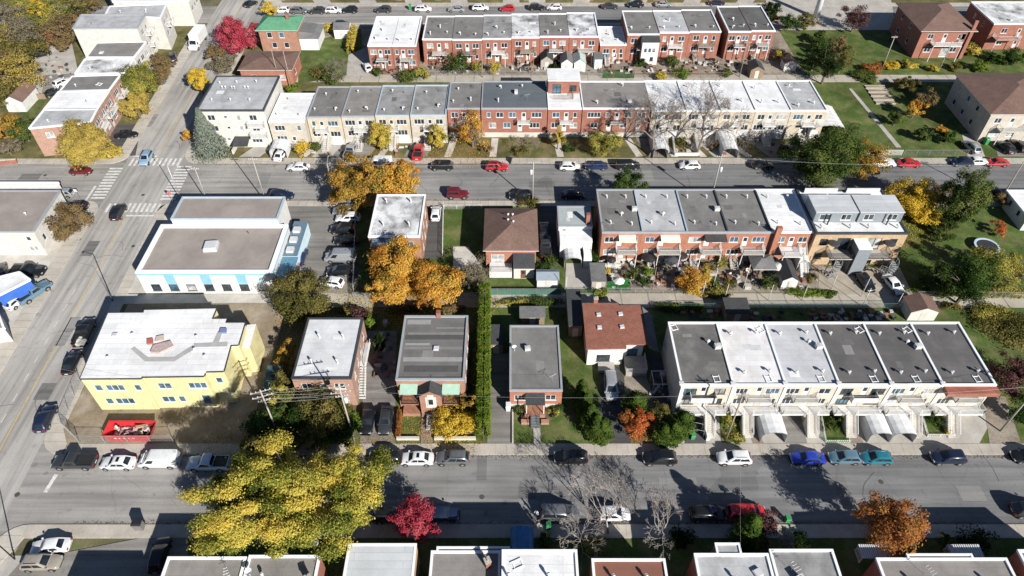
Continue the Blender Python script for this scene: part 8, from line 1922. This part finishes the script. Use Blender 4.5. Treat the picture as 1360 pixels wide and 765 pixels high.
bin_('green wheeled bin by the people on the near street sidewalk', 728, 702, GB); bin_('green wheeled bin on the south sidewalk left of the rust-brown tree', 1044, 693, GB); bin_('green wheeled bin on the first cream house drive', 919, 583, GB); bin_('white bin at the edge of the first cream house drive', 939, 584, plain('white_plastic', (.65, .65, .65), .5)); bin_('black bin in the driveway of the bungalow', 675, 545, plain('pale_tarp_bundle', (.6, .62, .66), .6), 1.2); bin_('blue bin on the avenue sidewalk before the yellow tree', 218, 111, plain('blue_plastic', (.05, .17, .4), .5), 1.6); bin_('green bin on the beige house driveway', 1308, 192, GB, 1.3); bin_('dark bin on the top street sidewalk', 545, 13, GB, 1.2)
x, y = P(187, 702); root = empty('post_box', (x, y, .1), 'dark box-shaped street post box on the corner sidewalk, lower left', 'post box')
part('body', MB().box(x-.55, y-.4, .25, x+.55, y+.4, 1.5), plain('post_box_grey', (.16, .16, .16), .5), root); part('lid', MB().hexa([(x-.6, y-.45, 1.502), (x+.6, y-.45, 1.502), (x+.6, y+.45, 1.502), (x-.6, y+.45, 1.502), (x-.55, y-.3, 1.7), (x+.55, y-.3, 1.7), (x+.55, y+.4, 1.7), (x-.55, y+.4, 1.7)]), BLACK, root)
for sx in (-.45, .45): part('leg', MB().box(x+sx-.05, y-.05, .1, x+sx+.05, y+.05, .249), BLACK, root)
# stop sign for northbound traffic
x, y = P(231, 271); h = 2.6; root = empty('stop_sign', (x, y, .1), 'red octagonal stop sign on the near right corner of the crossing', 'sign')
part('post', MB().tube((x, y, 0), (x, y, 3.0), .035, .035, 8), GALV, root)
oc = [(x + .42*math.cos(R(22.5 + 45*i)), 2.65 + .42*math.sin(R(22.5 + 45*i))) for i in range(8)]
def plate(sc, y0, y1, nm, m):
    mb = MB(); c = [(x + (a-x)*sc, b2 + (2.65-b2)*(1-sc)) for a, b2 in oc]
    mb.face([(a, y0, b2) for a, b2 in c]); mb.face([(a, y1, b2) for a, b2 in c][::-1])
    for i in range(8): a, b2 = c[i], c[(i+1) % 8]; mb.face([(a[0], y0, a[1]), (a[0], y1, a[1]), (b2[0], y1, b2[1]), (b2[0], y0, b2[1])])
    return part(nm, mb, m, root)
plate(1.0, y - .055, y - .04, 'border_plate', WHITE); plate(.92, y - .062, y - .0555, 'face', plain('sign_red', (.55, .02, .03), .4))
tc = bpy.data.curves.new('lettering', 'FONT'); tc.body = 'ARRÊT'; tc.size = .25; tc.align_x = 'CENTER'; tc.align_y = 'CENTER'; tc.extrude = .003
to = bpy.data.objects.new('lettering_tmp', tc); COL.objects.link(to)
tme = bpy.data.meshes.new_from_object(to.evaluated_get(bpy.context.evaluated_depsgraph_get())); bpy.data.objects.remove(to)
tme.materials.append(WHITE); t = link('lettering', tme, root, (0, -.067, 2.55)); t.rotation_euler = (R(90), 0, 0)
x, y = P(108, 268); root = empty('traffic_sign', (x, y, .1), 'small white sign on a post beside the white workshop', 'sign')
part('post', MB().tube((x, y, 0), (x, y, 3.0), .03, .03, 8), GALV, root); part('plate', MB().box(x-.3, y-.05, 2.4, x+.3, y-.035, 3.0), WHITE, root)
# people
def person(label, px, py, top, legs, pose, skin=(.45, .28, .2), hair=(.03, .025, .02), ang=0, name='person', z0=.13):
    x, y = P(px, py)
    me = bpy.data.meshes.new('body'); 
    J = {'pel': (0, 0, .95), 'ch': (0, 0, 1.28), 'nk': (0, 0, 1.47), 'hd': (0, .02, 1.58), 'tp': (0, .02, 1.70), 'sl': (.18, 0, 1.40), 'el': (.27, .02, 1.13), 'hl': (.28, .12, .90), 'sr': (-.18, 0, 1.40), 'er': (-.27, .02, 1.13), 'hr': (-.28, .12, .90), 'kl': (.11, .03, .50), 'al': (.12, 0, .09), 'tl': (.12, .17, .04), 'kr': (-.11, .03, .50), 'ar': (-.12, 0, .09), 'tr': (-.12, .17, .04)}
    J.update(pose)
    rad = {'pel': .15, 'ch': .165, 'nk': .06, 'hd': .095, 'tp': .085, 'sl': .075, 'el': .05, 'hl': .04, 'sr': .075, 'er': .05, 'hr': .04, 'kl': .07, 'al': .05, 'tl': .035, 'kr': .07, 'ar': .05, 'tr': .035}
    ks = list(J); ed = [('pel', 'ch'), ('ch', 'nk'), ('nk', 'hd'), ('hd', 'tp'), ('ch', 'sl'), ('sl', 'el'), ('el', 'hl'), ('ch', 'sr'), ('sr', 'er'), ('er', 'hr'), ('pel', 'kl'), ('kl', 'al'), ('al', 'tl'), ('pel', 'kr'), ('kr', 'ar'), ('ar', 'tr')]
    me.from_pydata([J[k] for k in ks], [(ks.index(a), ks.index(b)) for a, b in ed], [])
    root = empty(name, (x, y, z0), label, 'person', None, R(ang))
    m, nt, b = _new('clothing_' + str(len(MATS)))
    tcn = nt.nodes.new('ShaderNodeTexCoord'); sp = nt.nodes.new('ShaderNodeSeparateXYZ'); nt.links.new(tcn.outputs['Object'], sp.inputs[0])
    mr = nt.nodes.new('ShaderNodeMapRange'); mr.inputs[2].default_value = 1.8; nt.links.new(sp.outputs[2], mr.inputs[0])
    c = _ramp(nt, mr.outputs[0], [(0, (.03, .03, .03)), (.06, legs), (.53, top), (.815, skin)]); 
    for n in nt.nodes:
        if n.bl_idname == 'ShaderNodeValToRGB': n.color_ramp.interpolation = 'CONSTANT'
    nt.links.new(c, b.inputs['Base Color']); b.inputs['Roughness'].default_value = .85; MATS['clothing_' + str(len(MATS))] = m
    me.materials.append(m); o = link('body', me, root)
    sk = o.modifiers.new('skin', 'SKIN'); o.modifiers.new('sub', 'SUBSURF').levels = 1; o.modifiers['sub'].render_levels = 1
    if not me.skin_vertices:
        with bpy.context.temp_override(object=o, active_object=o): bpy.ops.object.skin_root_mark() if False else None
    lay = me.skin_vertices[0].data if me.skin_vertices else None
    if lay:
        for i, k in enumerate(ks): lay[i].radius = (rad[k], rad[k]); lay[i].use_root = (k == 'pel')
    hm = MB(); hx, hy, hz = J['hd']; hm.lathe((hx, hy - .01, hz + .02), [(.098, -.02), (.105, .03), (.09, .10), (.05, .14), (0, .15)], 10); link('hair', hm.mesh('hair', plain('hair_dark', hair, .8)), root)
    return root
person('person in light top standing behind the grey minivan, upper of two', 712.5, 687, (.5, .52, .56), (.05, .06, .1), {'hl': (.22, .22, 1.05)}, ang=140)
person('person in dark clothes standing behind the grey minivan, lower of two', 715, 699, (.03, .03, .035), (.45, .45, .46), {'hr': (-.2, .2, 1.0)}, ang=30)
person('person in blue leaning at the white crossover door', 977, 617, (.10, .17, .26), (.16, .2, .28), {'ch': (0, .22, 1.2), 'nk': (0, .38, 1.33), 'hd': (0, .48, 1.4), 'tp': (0, .56, 1.49), 'sl': (.18, .3, 1.27), 'sr': (-.18, .3, 1.27), 'el': (.22, .5, 1.15), 'hl': (.15, .66, 1.2), 'er': (-.22, .5, 1.15), 'hr': (-.15, .66, 1.2)}, z0=.03)
# trampoline
x, y = P(1308, 331); root = empty('trampoline', (x, y, .05), 'round trampoline with pale blue rim on the right lawn', 'trampoline')
part('mat', MB().lathe((x, y, .8), [(0, -.04), (1.0, -.03), (1.75, 0)], 28), plain('trampoline_mat', (.03, .03, .035), .7), root); part('rim_pad', MB().lathe((x, y, .8), [(1.72, .01), (1.75, .06), (2.1, .06), (2.13, .0), (1.75, -.01)], 28), plain('rim_pad_blue', (.42, .55, .66), .6), root)
for k in range(6): a = k*1.047; part('leg', MB().tube((x+1.9*math.cos(a), y+1.9*math.sin(a), .0), (x+1.9*math.cos(a), y+1.9*math.sin(a), .8), .03, .03, 6), GALV, root)
# gazebo and patio things in the brick row gardens
x0, y0 = P(998, 372); x1 = PX(1026, 372); root = empty('gazebo', ((x0+x1)/2, y0, .07), 'grey hip-roofed gazebo in the fourth brick row garden', 'gazebo')
hip_roof(root, x0, x1, y0 + .3, y0 + 3.6, 2.4, .8, S_GREY, .25, 'x', .9)
for xx in (x0+.1, x1-.1):
    for yy in (y0+.4, y0+3.5): part('post', MB().beam((xx, yy, .05), (xx, yy, 2.3), .12), BLACK, root)
def umbrella(label, px, py, r, m):
    x, y = P(px, py, 2.2); root = empty('patio_umbrella', (x, y, .07), label, 'umbrella'); part('pole', MB().tube((x, y, .05), (x, y, 2.5), .025, .025, 6), GALV, root)
    part('canopy', MB().lathe((x, y, 2.1), [(0, .5), (r*.5, .3), (r, 0), (r, -.06), (r*.95, -.02)], 8), m, root); part('base', MB().lathe((x, y, .06), [(0, .12), (.25, .1), (.28, 0)], 10), BLACK, root)
umbrella('black patio umbrella in the second brick row garden, left', 862, 341, 1.35, BB); umbrella('dark patio umbrella in the second brick row garden, right', 892, 344, 1.3, plain('slate_canvas', (.05, .055, .065), .8)); umbrella('dark patio umbrella near the third brick house', 904, 338, 1.2, BB); umbrella('white round patio umbrella in the last brick row garden', 1034, 353, 1.2, plain('pale_canvas', (.6, .58, .55), .8)); umbrella('white patio umbrella by the turf patch', 822, 372, 1.0, plain('pale_canvas', (.6, .58, .55), .8)); umbrella('small black umbrella under the left cream awning', 812, 344, .9, BB)
x, y = P(897, 351); root = empty('hot_tub', (x, y, .07), 'round pink-covered tub in the second brick row garden', 'tub'); part('tub', MB().lathe((x, y, .05), [(1.0, 0), (1.05, .6), (.95, .62)], 18), OFFWHITE, root); part('cover', MB().lathe((x, y, .67), [(0, .1), (.6, .09), (1.0, .01), (1.0, -.04)], 18), plain('pink_vinyl', (.5, .3, .36), .6), root)
def table(label, px, py, m, group):
    x, y = P(px, py); root = empty('patio_table', (x, y, .07), label, 'table', group); part('top', MB().box(x-.7, y-.45, .72, x+.7, y+.45, .77), m, root)
    for a in (-.6, .6):
        for b in (-.36, .36): part('leg', MB().beam((x+a, y+b, .05), (x+a, y+b, .719), .05), m, root)
def chair(label, px, py, ang, m, group):
    x, y = P(px, py); root = empty('patio_chair', (x, y, .07), label, 'chair', group, R(ang))
    def cp(n, mb): return link(n, mb.mesh(n, m), root)
    cp('seat', MB().box(-.24, -.24, .40, .24, .24, .45)); cp('backrest', MB().hexa([(-.24, .20, .451), (.24, .20, .451), (.24, .25, .451), (-.24, .25, .451), (-.24, .30, .9), (.24, .30, .9), (.24, .34, .9), (-.24, .34, .9)]))
    for a in (-.21, .21):
        for b in (-.21, .21): cp('leg', MB().beam((a, b, .0), (a, b, .399), .04))
rd = random.Random(9)
for i, (a, b) in enumerate(((818, 352), (846, 350), (872, 358), (905, 362), (935, 350), (976, 366), (1040, 366), (830, 366), (700, 90), (745, 84), (870, 92), (945, 82), (610, 92), (990, 360), (520, 86))):
    d = ('below the left cream awning', 'below the second cream awning', 'beside the black umbrella', 'right of the pink-covered tub', 'under the third brick house balcony', 'left of the grey gazebo', 'in the last brick row garden', 'above the turf patch', 'behind the fourth far brick house', 'beside the far white sheds', 'at the white bay house', 'behind the far row end', 'beside the far dark green tree', 'before the fourth brick house', 'behind the white-roofed duplex')[i]
    table('patio table ' + d, a, b, (WHITE, WOOD, BLACK)[i % 3], None)
    for k in range(3): chair('patio chair ' + d, a + rd.uniform(-10, 10), b + rd.uniform(3, 7), rd.uniform(0, 360), (WHITE, BLACK, WOOD)[(i + k) % 3], 'patio chairs ' + d)
# pergola frame beside the cottage
x0, y0 = P(866, 523); x1 = PX(889, 523); root = empty('pergola', ((x0+x1)/2, y0, .08), 'open white timber pergola frame beside the cottage terrace', 'pergola')
for xx in (x0, (x0+x1)/2, x1):
    for yy in (y0, y0 + 2.4): part('post', MB().beam((xx, yy, .05), (xx, yy, 2.1), .1), WOODP, root)
    part('beam', MB().beam((xx, y0 - .15, 2.16), (xx, y0 + 2.55, 2.16), .1), OFFWHITE, root)
for k, yy in enumerate((y0, y0 + 2.4)): part('beam', MB().beam((x0 - .15, yy, 2.27), (x1 + .15, yy, 2.27), .1), OFFWHITE, root)
# raised vegetable beds
for i in range(5):
    x0, y0 = P(1150 + i*3.4, 118 + i*5.2); x1 = PX(1176 + i*3.2, 118 + i*5.2); root = empty('raised_bed', ((x0+x1)/2, y0, .06), ('rearmost', 'second', 'middle', 'fourth', 'nearest')[i] + ' of five plank-edged vegetable beds in the right garden', 'garden bed')
    part('soil', MB().box(x0, y0, 0, x1, y0 + 1.0, .3), DIRT, root)
    for yy in (y0 - .08, y0 + 1.002): part('plank', MB().box(x0 - .1, yy, 0, x1 + .1, yy + .075, .38), WOODP, root)
# white mast at the top
x, y = P(1083, 24); root = empty('mast', (x, y, 0), 'thick white mast at the top right, leaving the frame', 'mast'); part('shaft', MB().tube((x, y, 0), (x, y, 26), .85, .65, 20), COPW, root, True); part('base_flange', MB().lathe((x, y, .05), [(1.2, 0), (1.2, .3), (.86, .32)], 16), CONC, root)
# tarpaulin-covered heap and loaded pickup bed goods
x0, y0 = P(352, 528); x1 = PX(374, 524); root = empty('tarp_lean_to', ((x0+x1)/2, y0, .05), 'lean-to under a dark teal tarpaulin beside the yellow building', 'lean-to')
part('tarp', MB().hexa([(x0, y0, 1.8), (x1, y0, 1.8), (x1, y0+4, 2.4), (x0, y0+4, 2.4), (x0, y0, 1.86), (x1, y0, 1.86), (x1, y0+4, 2.46), (x0, y0+4, 2.46)]), plain('teal_tarp', (.05, .10, .12), .6, var=.3, scale=2), root)
for xx in (x0+.1, x1-.1):
    for yy, z in ((y0+.1, 1.79), (y0+3.9, 2.37)): part('post', MB().beam((xx, yy, 0), (xx, yy, z), .1), WOOD, root)
cxp, cyp = P(109, 452, 1.3)
for k in range(7): solo('cargo_box', MB().box(cxp - .7 + (k % 3)*.45, cyp - .9 + (k//3)*.55, 1.17, cxp - .7 + (k % 3)*.45 + .4, cyp - .9 + (k//3)*.55 + .5, 1.4 + .1*(k % 2)), (OFFWHITE, WOODP, GALV)[k % 3], 'box in the loaded bed of the black pickup on the avenue', 'box', 'boxes in the pickup bed')

# small odds and ends lying about the back yards
rc = np.random.default_rng(8); mbs = [MB(), MB(), MB()]
for a0, a1, b0, b1, n in ((800, 1085, 346, 384, 230), (560, 1000, 78, 98, 260), (495, 555, 88, 99, 40), (865, 900, 490, 540, 30), (490, 525, 430, 500, 25), (905, 1190, 414, 426, 90), (860, 1075, 184, 206, 40), (400, 600, 186, 206, 40), (60, 100, 60, 120, 30)):
    for i in range(n):
        x, y = P(rc.uniform(a0, a1), rc.uniform(b0, b1)); w, d, h = rc.uniform(.12, .55), rc.uniform(.12, .5), rc.uniform(.1, .8); mb = mbs[rc.integers(0, 3)]
        if rc.random() < .5: mb.box(x - w, y - d, .03, x + w, y + d, h)
        else: mb.lathe((x, y, .03), [(w * .6, 0), (w * .8, h * .8), (w * .7, h * .82), (0, h * .6)], 7)
for mb, m in zip(mbs, (plain('clutter_pale', (.5, .48, .45), .7, var=.4, scale=.9), plain('clutter_dark', (.07, .07, .075), .7, var=.4, scale=.9), plain('clutter_terracotta', (.28, .14, .09), .8, var=.5, scale=.9))): struct('yard_clutter', mb, m, 'stuff')
# leaves blown along the kerbs
kl = []
for y, xa, xb in ((51.75, -55, 75), (42.2, -55, 60), (119.45, -60, 90), (107.7, -60, 90)):
    n = int((xb - xa) * 14); kl.append(np.stack([rc.uniform(xa, xb, n), y + rc.normal(0, .18, n), np.full(n, .06)], 1))
kl = np.concatenate(kl); o = link('kerb_leaves', leaf_mesh('kerb_leaves', kl, np.tile([0, 0, 1.], (len(kl), 1)) + rc.normal(size=kl.shape) * .3, .12, rc.random(len(kl)), lm('brown'))); o['kind'] = 'stuff'
